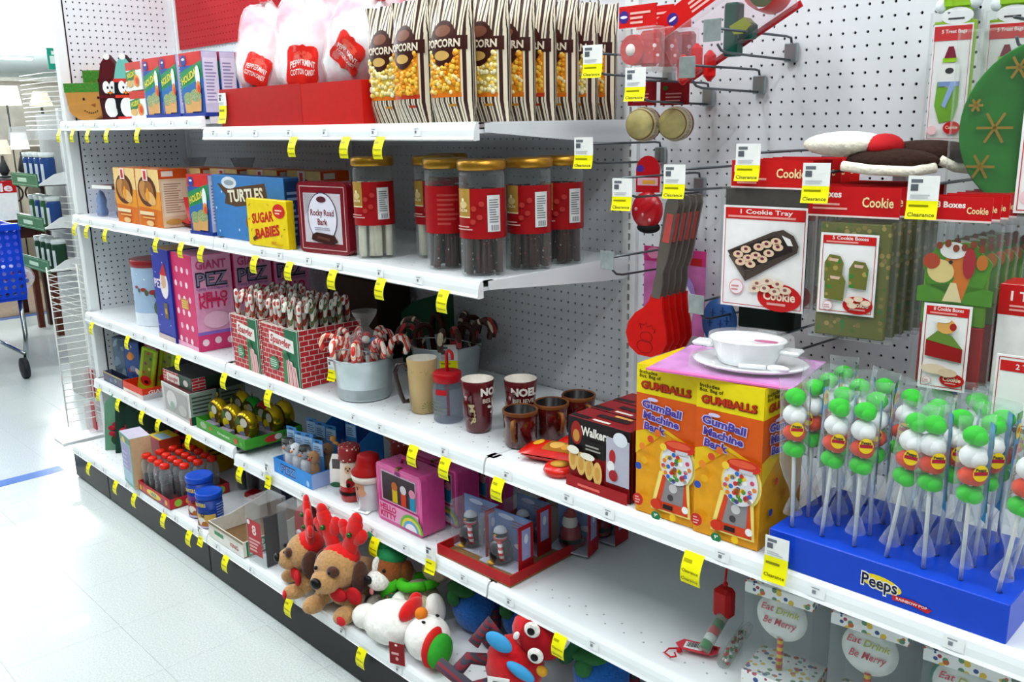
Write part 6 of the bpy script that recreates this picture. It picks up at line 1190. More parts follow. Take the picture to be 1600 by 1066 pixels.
mb = MB(); mb.m(mat('#0f1f1c', .5)).box(0, 0, 0, .12, .05, .075, .003); tag(mb.build('black_pack', None, (2.83, -.13, .985), radians(10)), 'black carton hung behind the cookie tray packs', 'box')
# cookie tray / cookie box / reindeer packs
def script_badge(p, u, v, s): p.ell(u, v, .026*s, .016*s, '#c81e1e', 22).text('Cookie', u, v + .002*s, .010*s, '#f4e2c8', .03, w=.038*s).lines(u - .014*s, v - .009*s, u + .014*s, v - .006*s, 1, '#e8a49c', .9)
def insert(p, u0, v0, w, h, title):
    p.rect(u0, v0, u0 + w, v0 + h, '#f1f0ee').ring(u0 + .004, v0 + .004, u0 + w - .004, v0 + h - .004, .0012, '#c43a42').rect(u0 + .005, v0 + h*.87, u0 + w - .005, v0 + h - .004, '#cf2120').text(title, u0 + w*.52, v0 + h*.945, h*.042, '#f6e8e4', .02, w=w*.62).lines(u0 + .01, v0 + h*.885, u0 + w*.9, v0 + h*.91, 1, '#ee9a92', .8)
    script_badge(p, u0 + w*.72, v0 + h*.13, w/.1); p.ell(u0 + w*.2, v0 + h*.2 if w > .1 else v0 + h*.1, w*.09, w*.09, '#e8a9ac').ell(u0 + w*.2, v0 + h*.2 if w > .1 else v0 + h*.1, w*.078, w*.078, '#f6ecec').lines(u0 + w*.14, (v0 + h*.2 if w > .1 else v0 + h*.1) - w*.04, u0 + w*.26, (v0 + h*.2 if w > .1 else v0 + h*.1) + w*.04, 2, '#d98a90')
def tray_pack(label, x, y, k):
    w, h = .163, .19; t = thing('cookie_tray_pack', label, 'baking pack', (x, y, 1.07), radians(6), 'cookie tray packs')
    mb = MB(); mb.m(mat('#c91c1c', .4)).box(.012, 0, .222, .165, .0016, .272); mb.build('header_card', t); p = Print(plane_map((.012, 0, .222), (1, 0, 0), (0, 0, 1))); p.text('1 Treat', .03, .035, .012, '#f6e6e0', .03).lines(.012, .008, .075, .022, 2, '#f0a49a', .5); p.text('Cookie', .115, .028, .016, '#f2d8a0', .02, w=.055).rect(0, 0, .153, .003, '#f0d9d4'); p.build('header_print', t)
    mb = MB(); mb.m(mat('#41382f', .4)).box(-.002, .006, .0, .16, .012, .222, .002); mb.build('folded_tray', t); mb = MB(); mb.m(film('#f0f2f2', .93, .05)).box(-.006, -.001, .0, .168, .016, .224); mb.build('bag', t)
    p = Print(plane_map((0, -.0016, 0), (1, 0, 0), (0, 0, 1))); insert(p, 0, 0, w, h, '1 Cookie Tray')
    if k == 0:
        p.poly([(.012, .105), (.1, .145), (.12, .15), (.14, .14), (.15, .122), (.148, .11), (.05, .05)], '#4a3f38').poly([(.02, .106), (.105, .138), (.135, .128), (.14, .112), (.05, .072)], '#2f2723').poly([(.118, .14), (.134, .134), (.14, .122), (.13, .122)], '#e8e6e2').poly([(.016, .096), (.048, .054), (.05, .066), (.022, .1)], '#5a4d44')
        for a, b_ in ((.035, .1), (.055, .094), (.05, .11), (.075, .116), (.07, .1), (.09, .122), (.095, .106), (.112, .118), (.108, .128), (.04, .086), (.06, .083), (.083, .094)): p.ell(a, b_, .0105, .007, '#e3c4a4', 12).ell(a, b_ + .001, .004, .0028, '#6a2a3a', 8); p.k -= 2
        p.k += 2
        for a, b_ in ((.075, .048), (.095, .054), (.115, .05), (.09, .04), (.11, .036), (.13, .04), (.07, .038)): p.ell(a, b_, .012, .007, '#e6cfb4', 12).ell(a, b_ + .001, .004, .003, '#8a5a5a', 8); p.k -= 2
        p.k += 2
    p.build('insert_card', t)
for k in range(6): tray_pack('cookie tray pack with a white picture card, %s on its hook' % ['foremost', 'second', 'third', 'fourth', 'fifth', 'last'][k], 2.90 + .001*k, -.305 + .034*k, k)
MOSS = speckle('#6a6a22', ['#2f7a2a', '#8a7a3a', '#4a6a1c', '#a9924a'], 85, .36, .6)
def box_pack(label, x, y, k):
    t = thing('cookie_box_pack', label, 'baking pack', (x, y, 1.048), radians(8), 'green cookie box packs'); mb = MB(); mb.m(mat('#c4191c', .4)).box(-.022, 0, .205, .128, .0016, .255); mb.build('header_card', t); p = Print(plane_map((-.022, 0, .205), (1, 0, 0), (0, 0, 1))); p.text('5 Boxes', .03, .038, .011, '#f6e6e0', .03).lines(.008, .012, .07, .026, 2, '#f0a49a', .5).text('Cookie', .115, .026, .016, '#f2d8a0', .02, w=.05).rect(0, 0, .15, .003, '#f0d9d4'); p.build('header_print', t)
    mb = MB(); mb.m(MOSS).box(0, .003, 0, .118, .013, .195, .002); mb.build('folded_boxes', t); mb = MB(); mb.m(film('#f0f2f2', .93, .05)).box(-.01, -.001, -.004, .128, .017, .207); mb.build('bag', t)
    p = Print(plane_map((0, -.0016, 0), (1, 0, 0), (0, 0, 1))); insert(p, .004, .04, .096, .138, '5 Cookie Boxes')
    if k == 0:
        for a, b_, s in ((.03, .112, 1.), (.072, .104, 1.), (.034, .082, 1.1)): p.poly([(a - .015*s, b_ - .016), (a + .014*s, b_ - .018), (a + .016*s, b_ + .016), (a + .01*s, b_ + .028), (a - .008*s, b_ + .03), (a - .016*s, b_ + .016)], MOSS); p.poly([(a - .008*s, b_ + .024), (a + .008*s, b_ + .023), (a + .006*s, b_ + .018), (a - .007*s, b_ + .019)], '#d9b4a0')
        for a, b_ in ((.06, .066), (.075, .07), (.088, .064), (.066, .058)): p.ell(a, b_, .008, .005, '#e6cfb4', 10)
    p.build('insert_card', t)
for k in range(6): box_pack('green cookie box pack with a picture card, %s on its hook' % ['foremost', 'second', 'third', 'fourth', 'fifth', 'last'][k], 3.106 + .001*k, -.33 + .034*k, k)
def reindeer_pack(label, x, y, k):
    t = thing('reindeer_box_pack', label, 'baking pack', (x, y, .995), radians(8), 'reindeer cookie box packs'); mb = MB(); mb.m(mat('#c4191c', .4)).box(-.002, 0, .262, .088, .0016, .3); mb.build('header_card', t); p = Print(plane_map((0, 0, .262), (1, 0, 0), (0, 0, 1))); p.text('8 Boxes', .03, .026, .009, '#f6e6e0', .03).text('Cookie', .068, .018, .010, '#f2d8a0', .02, w=.03).rect(-.002, 0, .088, .003, '#f0d9d4'); p.build('header_print', t)
    mb = MB(); mb.m(mat('#5f8f22', .5)).box(.0, .003, .1, .092, .014, .19, .002); mb.m(mat('#9a1c1c', .5)).box(.0, .003, 0, .092, .014, .1, .002); mb.build('folded_box', t)
    wreath = [(.046 + .048*cos(a) * (1 + .06*sin(7*a)), .19 + .042*sin(a) * (1 + .06*sin(7*a))) for a in [2*pi*i/28 for i in range(28)]]
    mb = MB(); mb.m(mat('#4f8f1c', .5, noise=.15)).prism(wreath, .001, .006); mb.m(mat('#4f8f1c', .5)).prism([(-.008, .135), (.1, .135), (.1, .158), (.07, .165), (.02, .165), (-.008, .158)], .001, .006); mb.build('wreath_top', t)
    p = Print(plane_map((0, .001, 0), (1, 0, 0), (0, 0, 1))); p.poly([(.03, .21), (.06, .215), (.068, .18), (.058, .14), (.03, .14), (.045, .175), (.03, .19)], '#d8741c').ell(.024, .185, .02, .018, '#ecd28a', rot=-.5).poly([(.03, .138), (.058, .138), (.048, .168), (.04, .168)], '#ecd9a4').ell(.01, .2, .0125, .0125, '#b8401c').ell(.04, .218, .019, .013, '#f0ece6').ell(.064, .2, .009, .024, '#b01c28').ell(.082, .202, .008, .012, '#c8701c').ell(.038, .2, .003, .003, '#20120c')
    for a in range(6): p.ell(.02 + .012*a, .225 + .004*sin(a*2), .005, .006, '#8a3a1c', 8); p.k -= 1
    p.k += 1; p.build('reindeer_print', t); mb = MB(); mb.m(film('#f0f2f2', .94, .05)).box(-.012, -.003, -.004, .104, .018, .264); mb.build('bag', t)
    p = Print(plane_map((0, -.0036, 0), (1, 0, 0), (0, 0, 1))); insert(p, .006, -.004, .07, .138, '8 Cookie Boxes')
    if k == 0: p.poly([(.014, .05), (.068, .044), (.068, .066), (.014, .076)], '#9a1c1c').poly([(.014, .076), (.068, .066), (.052, .085), (.03, .092)], '#6a8a3a').ell(.042, .1, .014, .012, '#e0a85a').ell(.052, .1, .005, .006, '#a82a1c').ell(.036, .11, .012, .005, '#efece6').ell(.03, .03, .02, .008, '#e6cfb4').ell(.05, .026, .014, .007, '#dcc0a0')
    p.build('insert_card', t)
for k in range(6): reindeer_pack('reindeer cookie box pack with a wreath top, %s on its hook' % ['foremost', 'second', 'third', 'fourth', 'fifth', 'last'][k], 3.288 + .001*k, -.335 + .034*k, k)
o, f, r, t_ = carton('treat_stand_box', 'red and white treat stand box beside the reindeer packs', 'box', (3.39, -.30, .955), .16, .07, .21, 4, '#efeeec', '#b8161c', '#c01c1c'); f.rect(0, .163, .16, .21, '#c81c1c').text('1 Treat', .045, .193, .014, '#f6e6e0', .03).lines(.016, .17, .1, .182, 2, '#f0a49a', .5).poly([(.04, .1), (.16, .13), (.16, .06), (.05, .05)], '#b02a24').build('front_print', o)
t = thing('tier_pan_card', 'white two tier pan card in front of the red treat stand box', 'card', (3.418, -.37, .965), radians(5)); mb = MB(); mb.m(PAPER).box(0, 0, 0, .15, .002, .108); mb.m(mat('#8a1c1c', .5)).box(.01, .003, -.01, .15, .02, .03, .004); mb.build('card', t); p = Print(plane_map((0, 0, 0), (1, 0, 0), (0, 0, 1))); p.ring(.003, .003, .147, .105, .0012, '#c43a42').rect(.006, .084, .144, .1, '#cf2120').text('2 Tier Pan', .05, .092, .008, '#f6e8e4', .02); p.build('card_print', t)
# treat bag packs
for k in range(2):
    x, y = (3.178, -.105) if k == 0 else (3.252, -.06)
    t = thing('treat_bag_pack', ['long treat bag pack with a winter bear print, foremost', 'long treat bag pack half hidden behind its twin'][k], 'treat bag pack', (x, y, 1.372), radians(6)); mb = MB(); mb.m(mat('#8fb81c', .4)).box(0, .001, 0, .068, .006, .2, .001); mb.m(mat('#7fb022', .5)).prism(arc(.036, .225, .022, .032, 0, 180, 10) + [(.012, .2), (.06, .2)], .001, .008); mb.build('folded_bag', t)
    mb = MB(); mb.m(mat('#6a1a3a', .6)).prism([(.018, .235), (.054, .235), (.05, .262), (.036, .28), (.022, .262)], -.001, .008); mb.m(mat('#8fc02a', .6)).box(.012, -.002, .222, .06, .009, .238, .002); mb.m(mat('#dfe6ea', .6)).ball((.062, .003, .23), (.012, .007, .012), 10, 6); mb.ball((.008, .003, .225), (.01, .007, .012), 10, 6); mb.build('hat', t)
    p = Print(plane_map((0, .0008, 0), (1, 0, 0), (0, 0, 1))); p.ell(.036, .208, .026, .014, '#eef0ee').rect(.022, .202, .048, .205, '#3a3a3c').rect(.0, .0, .064, .195, '#f1f0ee').ring(.003, .003, .061, .19, .001, '#d88a92').rect(.002, .168, .062, .192, '#cf2120').text('5 Treat Bags', .034, .183, .006, '#f6e8e4', .02, w=.04)
    p.poly([(.012, .06), (.022, .03), (.044, .035), (.05, .06), (.05, .1), (.014, .1)], '#6fae1c').ell(.032, .112, .018, .022, '#eef0ea').ell(.032, .118, .007, .005, '#2a2a2c').rect(.016, .092, .05, .1, '#7a98c8').poly([(.036, .1), (.046, .1), (.03, .055), (.024, .06)], '#8aa4d0').rect(.02, .132, .044, .139, '#8fc02a').poly([(.022, .139), (.042, .139), (.036, .158), (.028, .158)], '#7a2a3a').ell(.044, .022, .014, .011, '#c81e1e').text('Cookie', .044, .023, .005, '#f4e2c8', .02, w=.02).ell(.012, .018, .008, .008, '#f2c9cc'); p.build('insert_card', t)
    mb = MB(); mb.m(film('#f4f4f6', .93, .05)).box(-.006, -.003, -.004, .074, .011, .215); mb.build('bag', t)
# green snowflake plate pack
t = thing('snowflake_plate_pack', 'big round green plate with gold snowflakes in a clear bag', 'plate pack', (3.415, -.20, 1.395), radians(8)); mb = MB(); mb.m(mat('#2a7a2c', .45, noise=.12, scale=30)).lathe([(0, -.004), (.125, -.003), (.135, -.009), (.137, -.007), (.125, .001), (0, 0)], 48, (0, 0, 0), axis=1); mb.build('plate', t); GS = '#9a7a2c'
p = Print(plane_map((0, -.0095, 0), (1, 0, 0), (0, 0, 1)))
for u, v, s in ((-.085, .0, 1.), (-.06, .09, .7), (-.1, -.06, .8), (-.03, -.1, .9), (.02, .05, 1.), (-.02, -.03, .6), (-.115, .035, .4)):
    for a in range(6):
        c_, s_ = cos(a*pi/3), sin(a*pi/3); p.poly([(u - .002*s_, v + .002*c_), (u + .026*s*c_ - .002*s_, v + .026*s*s_ + .002*c_), (u + .026*s*c_ + .002*s_, v + .026*s*s_ - .002*c_), (u + .002*s_, v - .002*c_)], GS); p.k -= 1
p.k += 1; p.build('gold_snowflakes', t); mb = MB(); mb.m(film('#eef2ee', .93, .05, crinkle=.3)).box(-.15, -.016, -.15, .15, .008, .15, .004); mb.build('bag', t); mb = MB(); mb.m(PAPER).box(-.045, -.020, -.13, .08, -.018, .13); mb.build('insert_card', t)
p = Print(plane_map((0, -.020, 0), (1, 0, 0), (0, 0, 1))); p.ring(-.041, -.126, .076, .126, .0015, '#c43a42').ell(-.026, -.105, .012, .012, '#f0cdd0').ell(0, -.06, .02, .014, '#8a8a2a').ell(.02, .05, .04, .05, '#3a8a3c'); p.build('insert_print', t)
# cream and brown fleece mitts laid across the packs
t = thing('fleece_slipper', 'cream fleece holiday slipper with a red cuff laid on the packs', 'slipper', (3.045, -.255, 1.352), radians(4)); CRM = mat('#e9e2d0', .95, bump=.9, scale=110, noise=.08); mb = MB(); mb.m(CRM).ball((.06, 0, .018), (.075, .05, .022), 20, 12); mb.build('fleece', t); mb = MB(); mb.m(mat('#b8141c', .7)).ball((.125, .0, .015), (.03, .042, .021), 14, 9); mb.build('cuff', t)
t = thing('fleece_slipper', 'dark brown fleece slipper with white trim laid on the packs', 'slipper', (3.13, -.262, 1.332), radians(10)); BRN = mat('#33201a', .95, bump=.7, scale=110, noise=.15); mb = MB(); mb.m(BRN).ball((.06, -.01, .012), (.075, .035, .02), 20, 12); mb.ball((.1, .055, .02), (.085, .04, .024), 20, 12); mb.build('fleece', t); mb = MB(); mb.m(CRM).tube([(-.01, -.045, .004), (.04, -.05, -.002), (.1, -.042, -.004), (.13, -.02, .002)], .0085, 8); mb.tube([(.13, .015, .012), (.15, .035, .0), (.18, .05, -.004)], .0085, 8); mb.build('white_trim', t)
# ---------------------------------------------------------------- beyond the end of the run
mb = MB(); mb.m(SHELFW).box(-.15, -.655, ZD - .012, -.035, -.36, ZD + .003, .002); tag(mb.build('end_deck_plate', None, (0, 0, 0)), 'bare white deck plate at the end of the run by the floor stripe', 'deck plate')
# wire rack on the end post
t = thing('wire_rack', 'white wire rack hung low on the end of the shelving run', 'wire rack', (-.05, 0, .2)); WIRE = mat('#dcdcd6', .4)
for y, x in ((-.615, -.02), (-.505, 0), (-.465, .03)):
    mb = MB(); mb.m(WIRE).tube([(x, y, .0), (x, y, .68)], .003, 6); mb.build('upright_wire', t)
wm = MB(); wm.m(WIRE).tube([(-.02, -.615, 0), (0, -.505, .004), (.03, -.465, -.03)], .002, 5); wm = wm.mesh('cross_wire')
for k in range(24): o = bpy.data.objects.new('cross_wire', wm); COL.objects.link(o); o.parent = t; o.location = (0, 0, .02 + .028*k)
for x, y, zz, lb in ((-.115, -.52, .30, 'clear red-edged pack on the wire rack, upper of two'), (-.115, -.53, .155, 'clear red-edged pack on the wire rack, lower of two')):
    t = thing('clear_red_edged_pack', lb, 'pack', (x, y, zz)); mb = MB(); mb.m(film('#e6d8da', .8, .08)).box(0, 0, 0, .035, .10, .12, .002); mb.build('clear_pack', t); mb = MB(); mb.m(mat('#c0303a', .4)).box(-.001, .028, 0, .037, .034, .121); mb.build('red_edge', t)
# neighbouring fixture with tiered trays
t = thing('tiered_fixture', 'white fixture post and shelf pocket with tiers behind the wire rack', 'fixture', (-.9, -.2, 0)); mb = MB(); mb.m(WHITE).box(-.02, -.025, 0, .02, .015, 1.52, .003); mb.build('post', t); mb = MB(); mb.m(mat('#bdbfbb', .5)).box(-.45, .015, 0, .3, .03, 1.5); mb.build('back_panel', t)
for k in range(34):
    mb = MB() if k else mb
    if k == 0: mb = MB(); mb.m(WIRE).tube([(-.38, -.05, 0), (.0, -.05, 0), (.16, .01, 0)], .0022, 5); wm2 = mb.mesh('grid_wire')
    o = bpy.data.objects.new('grid_wire', wm2); COL.objects.link(o); o.parent = t; o.location = (0, -.005, 1.42 + .0 + .022*k if k < 13 else .5 + .03*(k - 13))
mb = MB(); mb.m(film('#eef0f2', .7, .1)).prism([(-.38, 1.375), (-.02, 1.375), (-.05, 1.44), (-.34, 1.44)], -.15, -.02); mb.build('clear_pocket', t)
def tier(zt, k):
    t = thing('tier_tray', 'white tray with a green label front, %s tier of the fixture' % ['upper', 'middle', 'lower'][k], 'tray', (-.9, -.225, zt)); mb = MB(); mb.m(WHITE).prism([(0, 0), (-.125, 0), (-.125, .01), (-.05, .055), (0, .065)][::-1], -.004, 0, 'yz'); mb.box(-.40, -.125, 0, 0, 0, .004); mb.build('tray_body', t)
    mb = MB(); mb.m(mat('#3f6f4c', .5)).box(-.40, -.130, -.005, 0, -.1255, .06); mb.build('green_label', t); p = Print(plane_map((-.4, -.130, -.005), (1, 0, 0), (0, 0, 1))); p.ring(.01, .008, .39, .058, .002, '#a9c4a9').lines(.1, .022, .3, .044, 1, '#b9d0b9', .9); p.build('label_print', t)
    for i in range(4):
        b_ = thing('capped_bottle', 'white-capped %s bottle in the %s tier, %s from the post' % (['navy', 'navy and green', 'dark green'][k], ['upper', 'middle', 'lower'][k], ['first', 'second', 'third', 'fourth'][i]), 'bottle', (-.94 - .085*i, -.285, zt + .005)); c = ['#24447c', ['#24447c', '#2f5f3a'][i % 2], '#1f3f2c'][k]
        mb = MB(); mb.m(mat(c, .35)).lathe([(.032, 0), (.034, .004), (.034, .12), (.03, .132)], 18); mb.build('bottle', b_); mb = MB(); mb.m(mat('#c9d0cf', .4)).lathe([(.033, .13), (.035, .133), (.035, .152), (0, .155)], 18); mb.build('cap', b_)
        p = Print(cyl_map(.0342)); p.sub = 5; p.rect(.0, .015, .022, .1, '#c9d3d8'); p.build('label', b_)
for k, zt in enumerate((1.155, .945, .735)): tier(zt, k)
# shopping cart
t = thing('shopping_cart', 'bright blue plastic shopping cart with chrome legs', 'cart', (-1.95, -.28, 0)); BL = mat('#0f3fc4', .35); mb = MB(); mb.m(BL)
mb.box(-.9, -.45, .45, .02, .09, .47); mb.prism([(-.92, .47), (.02, .47), (.05, .86), (.02, .89), (-1.0, .9)], .085, .095); mb.prism([(-.92, .47), (.02, .47), (.05, .86), (.02, .89), (-1.0, .9)], -.455, -.445); mb.build('basket_sides', t)
mb = MB(); mb.m(BL); st = len(mb.v); pegboard(mb, 13, 10, .012, .0415, -.45, .47); mb.xf(Matrix(((0, -1, 0, .03), (1, 0, 0, 0), (0, 0, 1, 0), (0, 0, 0, 1))), st); mb.box(.025, -.46, .86, .06, .1, .9, .006); mb.build('basket_front', t)
CHR = mat('#9aa0a2', .2, metal=.95); mb = MB(); mb.m(CHR).tube([(-.02, .06, .45), (.03, .05, .25), (.08, .02, .11)], .014, 8); mb.tube([(-.02, -.42, .45), (.03, -.42, .25), (.08, -.42, .11)], .014, 8); mb.tube([(.08, .02, .14), (-.5, .02, .13), (-1., .02, .2)], .012, 8); mb.tube([(.08, -.42, .14), (-1., -.42, .2)], .012, 8); mb.build('frame', t)
for y in (-.0, -.42):
    mb = MB(); mb.m(mat('#23262a', .6)).lathe([(.03, -.014), (.062, -.014), (.062, .014), (.03, .014)], 24, (.1, y, .062), axis=1); mb.m(mat('#7d7f80', .4)).lathe([(0, -.012), (.03, -.014)], 18, (.1, y, .062), axis=1, cap=False); mb.build('wheel', t)
t = thing('bagged_groceries', 'clear bag of colourful sweets inside the blue cart', 'bag', (-2.02, -.27, .472)); mb = MB(); mb.m(speckle('#d9c9d2', ['#c8322c', '#2c4fb0', '#e8c83a', '#b03a8a', '#eef0f2'], 38, .5, .3)).ball((0, 0, .09), (.05, .16, .09), 18, 12); mb.build('sweets', t); mb = MB(); mb.m(BAGFILM).ball((0, 0, .095), (.054, .165, .1), 18, 12); mb.build('bag', t)
# home furnishings beyond
WOODD = mat('#3a1c16', .4, noise=.2, scale=12)
t = thing('side_table', 'dark brown wooden table holding the sale sign', 'table', (-3.55, .1, 0)); mb = MB(); mb.m(WOODD).box(-.5, -.5, .76, .25, .3, .80, .004); mb.build('table_top', t)
for x in (-.45, .2):
    for y in (-.45, .25): mb = MB(); mb.m(WOODD).box(x - .025, y - .025, 0.0026, x + .025, y + .025, .76); mb.build('leg', t)
mb = MB(); mb.m(WOODD).box(-.45, -.45, .66, .2, .25, .76); mb.build('apron', t)
t = thing('side_chair', 'dark reddish wooden chair beside the table behind the tiers', 'chair', (-3.1, .46, 0)); CH = mat('#5a2a1a', .4, noise=.2, scale=12)
for x in (-.2, .2):
    for y in (-.2, .2): mb = MB(); mb.m(CH).box(x - .02, y - .02, 0, x + .02, y + .02, .44); mb.build('leg', t)
mb = MB(); mb.m(CH).box(-.22, -.22, .44, .22, .22, .48, .006); mb.build('seat', t); mb = MB(); mb.m(CH).box(-.22, .18, .48, .22, .21, .62); mb.build('backrest', t); mb = MB(); mb.m(CH).box(-.2, -.01, .18, .2, .01, .2); mb.build('stretcher', t)
t = thing('sale_sign', 'red and white sale sign standing on the brown table', 'sign', (-3.31, -.2, .802), 0); mb = MB(); mb.m(mat('#eef0f0', .5)).box(0, 0, 0, .01, .42, .19); mb.m(mat('#c01420', .5)).box(.0005, 0, .19, .0115, .42, .275); mb.build('board', t); p = Print(plane_map((.0115, 0, .19), (0, 1, 0), (0, 0, 1))); p.text('Sale', .3, .04, .055, '#f2e6e6', .03, w=.19); p.build('lettering', t); mb = MB(); mb.m(PAPER).box(.0102, 0, .06, .0108, .42, .19); mb.build('lower_panel', t)
SH = mat('#f6f6f0', .7, emit=.6); SHC = mat('#ece2cc', .7, emit=.45)
def lamp(name, label, x, y, base, stem, zs, hs, r0, r1, shade, cat='lamp', bm=None):
    t = thing(name, label, cat, (x, y, base)); B = bm or mat('#3a3c3e', .4)
    mb = MB(); mb.m(B).lathe([(.0, 0), (.1 if stem > .5 else .06, .004), (.1 if stem > .5 else .06, .016), (.012, .03)], 18); mb.build('base', t); mb = MB(); mb.m(B).lathe([(.01, .02), (.01, stem)] if stem > .5 else [(.02, .02), (.045, .06), (.03, stem*.6), (.01, stem)], 12); mb.build('stem', t)
    mb = MB(); mb.m(shade).lathe([(r0, zs), (r1, zs + hs)], 26, cap=False); mb.build('shade', t)
lamp('floor_lamp', 'tall floor lamp with a wide white drum shade', -6., 1.0, .0026, 1.8, 1.655, .18, .13, .11, SH); lamp('table_lamp', 'table lamp with a cream tapered shade on the far cabinet', -6., 1.31, 1.28, .36, .375, .135, .105, .06, SHC)
lamp('table_lamp', 'table lamp with a white shade in front of the far cabinet', -5., .775, 1.02, .22, .24, .145, .075, .06, SH); lamp('table_lamp', 'table lamp with a cream shade beside the scrolled stand', -5., .62, 1.02, .19, .205, .12, .075, .055, SHC)
t = thing('display_cabinet', 'pale cabinet carrying the cream tapered lamp', 'cabinet', (-6.2, 1.0, .0026)); mb = MB(); mb.m(mat('#8f8778', .6)).box(-.2, .0, 0, .45, .9, 1.27, .005); mb.build('body', t); mb = MB(); mb.m(mat('#7a7264', .6)).box(.45, .05, .1, .46, .43, 1.2); mb.build('door', t); mb = MB(); mb.m(mat('#7a7264', .6)).box(.45, .47, .1, .46, .85, 1.2); mb.build('door', t)
t = thing('lamp_table', 'dark console table with scrolled iron sides carrying two lamps', 'table', (-5., .7, .0026)); mb = MB(); mb.m(mat('#2a2624', .5)).box(-.2, -.5, .98, .2, .3, 1.015, .004); mb.build('table_top', t)
for y in (-.45, .25):
    for x in (-.15, .15): mb = MB(); mb.m(mat('#2a2624', .5)).box(x - .015, y - .015, 0, x + .015, y + .015, .98); mb.build('leg', t)
for y in (-.25, -.08, .08): mb = MB(); mb.m(mat('#2a2624', .5)).tube([(.19, y + .07*cos(a), .89 + .07*sin(a)) for a in [2*pi*i/16 for i in range(16)]], .008, 6, closed=True); mb.build('scroll', t)
t = thing('aisle_sign', 'small teal and white aisle sign on a pole beyond the wire grid', 'sign', (-1.5, .02, 1.5)); mb = MB(); mb.m(mat('#1f9a80', .5)).box(0, -.06, .235, .008, .06, .345); mb.build('panel', t); p = Print(plane_map((.008, -.06, .235), (0, 1, 0), (0, 0, 1))); p.rect(.01, .03, .115, .07, '#dff0ea').lines(.02, .076, .1, .1, 1, '#dff0ea', .8); p.build('panel_print', t); mb = MB(); mb.m(WHITE).box(-.008, -.012, -1.5, .0, .012, .5); mb.build('pole', t)
# price tag stuck on the red tray and on the lollipop display
price_card('price_tag', 'white and yellow price tag stuck on the red cotton candy tray', (1.318, -.503, Z1 + .06), 0, .045, .035, .05)
price_card('price_tag', 'white and yellow price tag on the corner of the lollipop display', (3.143, -.522, Z3 + .02), 4, .042, .036, .042)
price_card('price_tag', 'white and yellow price tag on the sky blue dispenser tray', (1.44, -.522, Z4 - .005), 0, .034, .04, .04)
price_card('price_tag', 'white and yellow price tag at the end of the red ceramics tray', (2.222, -.522, Z4 - .008), 4, .036, .036, .034)
price_card('price_tag', 'white and yellow price tag in front of the brown king size tray', (1.222, -.66, ZD + .012), 0, .036, .034, .032)
# ---------------------------------------------------------------- yellow clearance tags clipped under the shelf edges
def ctag_proto(w, h):
    mb = MB(); mb.m(YEL); n = 8; V = []; F = []
    for i in range(n + 1):
        a = i / n; y = -.013*sin(a*2.2); V += [(-w/2, y, -h*a), (w/2, y, -h*a)]
    for i in range(n): F.append((2*i, 2*i+2, 2*i+3, 2*i+1))
    mb.add(V, F, True); o = mb.build('clearance_tag')
    p = Print(lambda u, v, d: Vector((u, -.013*sin(-v/h*2.2) - .0004 - d, v))); p.lines(-w*.42, -h*.3, w*.2, -h*.1, 1, '#b0a90a', .5).text('Clearance', 0, -h*.55, w*.13, '#4a4706', .012, w=w*.84).text('Clearance', 0, -h*.82, w*.13, '#4a4706', .012, w=w*.84); p.build('tag_print', o)
    tag(o, 'x', 'clearance tag', 'yellow clearance tags'); return o
ct = ctag_proto(.036, .05); used = False
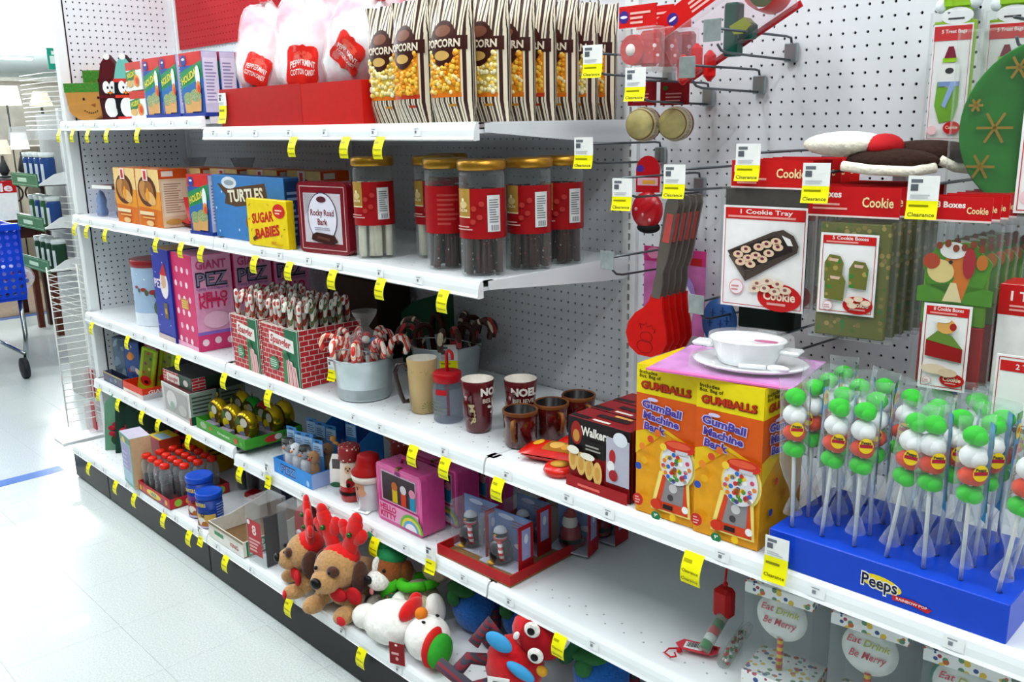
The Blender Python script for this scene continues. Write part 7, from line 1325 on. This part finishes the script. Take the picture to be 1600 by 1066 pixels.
TAGS = [(Z1A, D, .036, [(.016, 'brown face box, at the shelf end'), (.163, 'brown face box'), (.321, 'maroon penguin box'), (.504, 'black penguin box'), (.77, 'upright cookie mix box by the flat pair')]),
        (Z1, D, .036, [(1.746, 'seam between the two red trays'), (1.984, 'red tray next to the popcorn'), (2.121, 'popcorn bag next to the red tray')]),
        (Z2, D, .036, [(.053, 'clear figurine boxes, at the shelf end'), (.183, 'pale blue figurine box'), (.371, 'dark blue figurine box'), (.821, 'orange box with its side showing'), (1.013, 'red candy packs'), (1.156, 'cookie mix box by the caramel boxes'), (1.49, 'yellow caramel box'), (1.679, 'gap beside the bark tin'), (1.891, 'bark tin'), (2.097, 'white rod canisters'), (2.33, 'front corner rod canister')]),
        (Z3, D, .036, [(.097, 'shelf end by the wire rack'), (.459, 'pale blue tin'), (.895, 'frontmost pink candy box'), (1.228, 'shelf joint by the cane tray'), (1.504, 'cane tray beside the pail'), (2.194, 'jar with the red lid'), (2.314, 'maroon mug'), (2.494, 'red biscuit bags'), (3.004, 'second gumball bank box')]),
        (Z4A, D, .036, [(.076, 'low navy tray'), (.28, 'orange tray, at its outer corner'), (.512, 'gap beside the orange tray'), (.658, 'window-front cane carton'), (.908, 'start of the green tray')]),
        (Z4, D, .036, [(1.275, 'joint beside the green tray'), (1.762, 'santa jar by the dispenser tray'), (2.009, 'frontmost pink lunch box'), (2.675, 'bare stretch of shelf')]),
        (ZD, DK - .012, .03, [(.206, 'deck end'), (.483, 'sage gift bag'), (.658, 'tan-sided carton'), (.91, 'soda bottle tray'), (1.108, 'nut cans'), (1.363, 'king size tray'), (1.74, 'antlered dog by the clear boxes'), (2.094, 'beige bear')])]
for zz, dd, lip, L in TAGS:
    lv = {Z1A: 'top shelf', Z1: 'top shelf', Z2: 'second shelf', Z3: 'middle shelf', Z4A: 'fourth shelf', Z4: 'fourth shelf', ZD: 'base deck'}[zz]
    for x, what in L:
        loc = (x, -dd - .0135, zz - lip + .008); lb = 'yellow clearance tag on the %s edge, %s' % (lv, what); s = 1.15 if x > 2.9 else 1.
        if not used: ct.location = loc; ct['label'] = lb; used = True; ct.scale = (s,)*3
        else: dup(ct, loc, 0, lb, scale=s)

# ---------------------------------------------------------------- prints and small pieces belong to the part that carries them
SUB = {'header_print': 'header_card', 'card_print': 'card', 'slip_print': 'price_slip', 'flap_print': 'clearance_flap', 'label_print': 'bag', 'bag_print': 'bag', 'painted_face': 'body', 'side_print': 'side_panel', 'sky_print': 'sky_backing', 'barcode': 'card', 'jar_print': 'jar', 'lettering': 'cup',
       'panel_print': 'panel', 'tag_print': 'card', 'embossed_figure': 'blade', 'label_strip': 'handle', 'insert_print': 'insert_card', 'gold_snowflakes': 'plate', 'glazed_rim': 'cup', 'nose': 'head', 'tie': 'bag', 'eye_patch': 'head', 'label': 'jar', 'beak': 'head', 'muzzle': 'head', 'tongue': 'head', 'poinsettia': 'bag', 'leaves': 'bag', 'paw_patch': 'body'}
for o in list(scene.objects):
    if o.parent is None or o.parent.parent is not None or o.type != 'MESH': continue
    base = o.name.split('.')[0]
    if base in SUB:
        for s_ in o.parent.children:
            if s_.name.split('.')[0] == SUB[base] and s_ is not o and tuple(s_.location) == (0, 0, 0): o.parent = s_; break
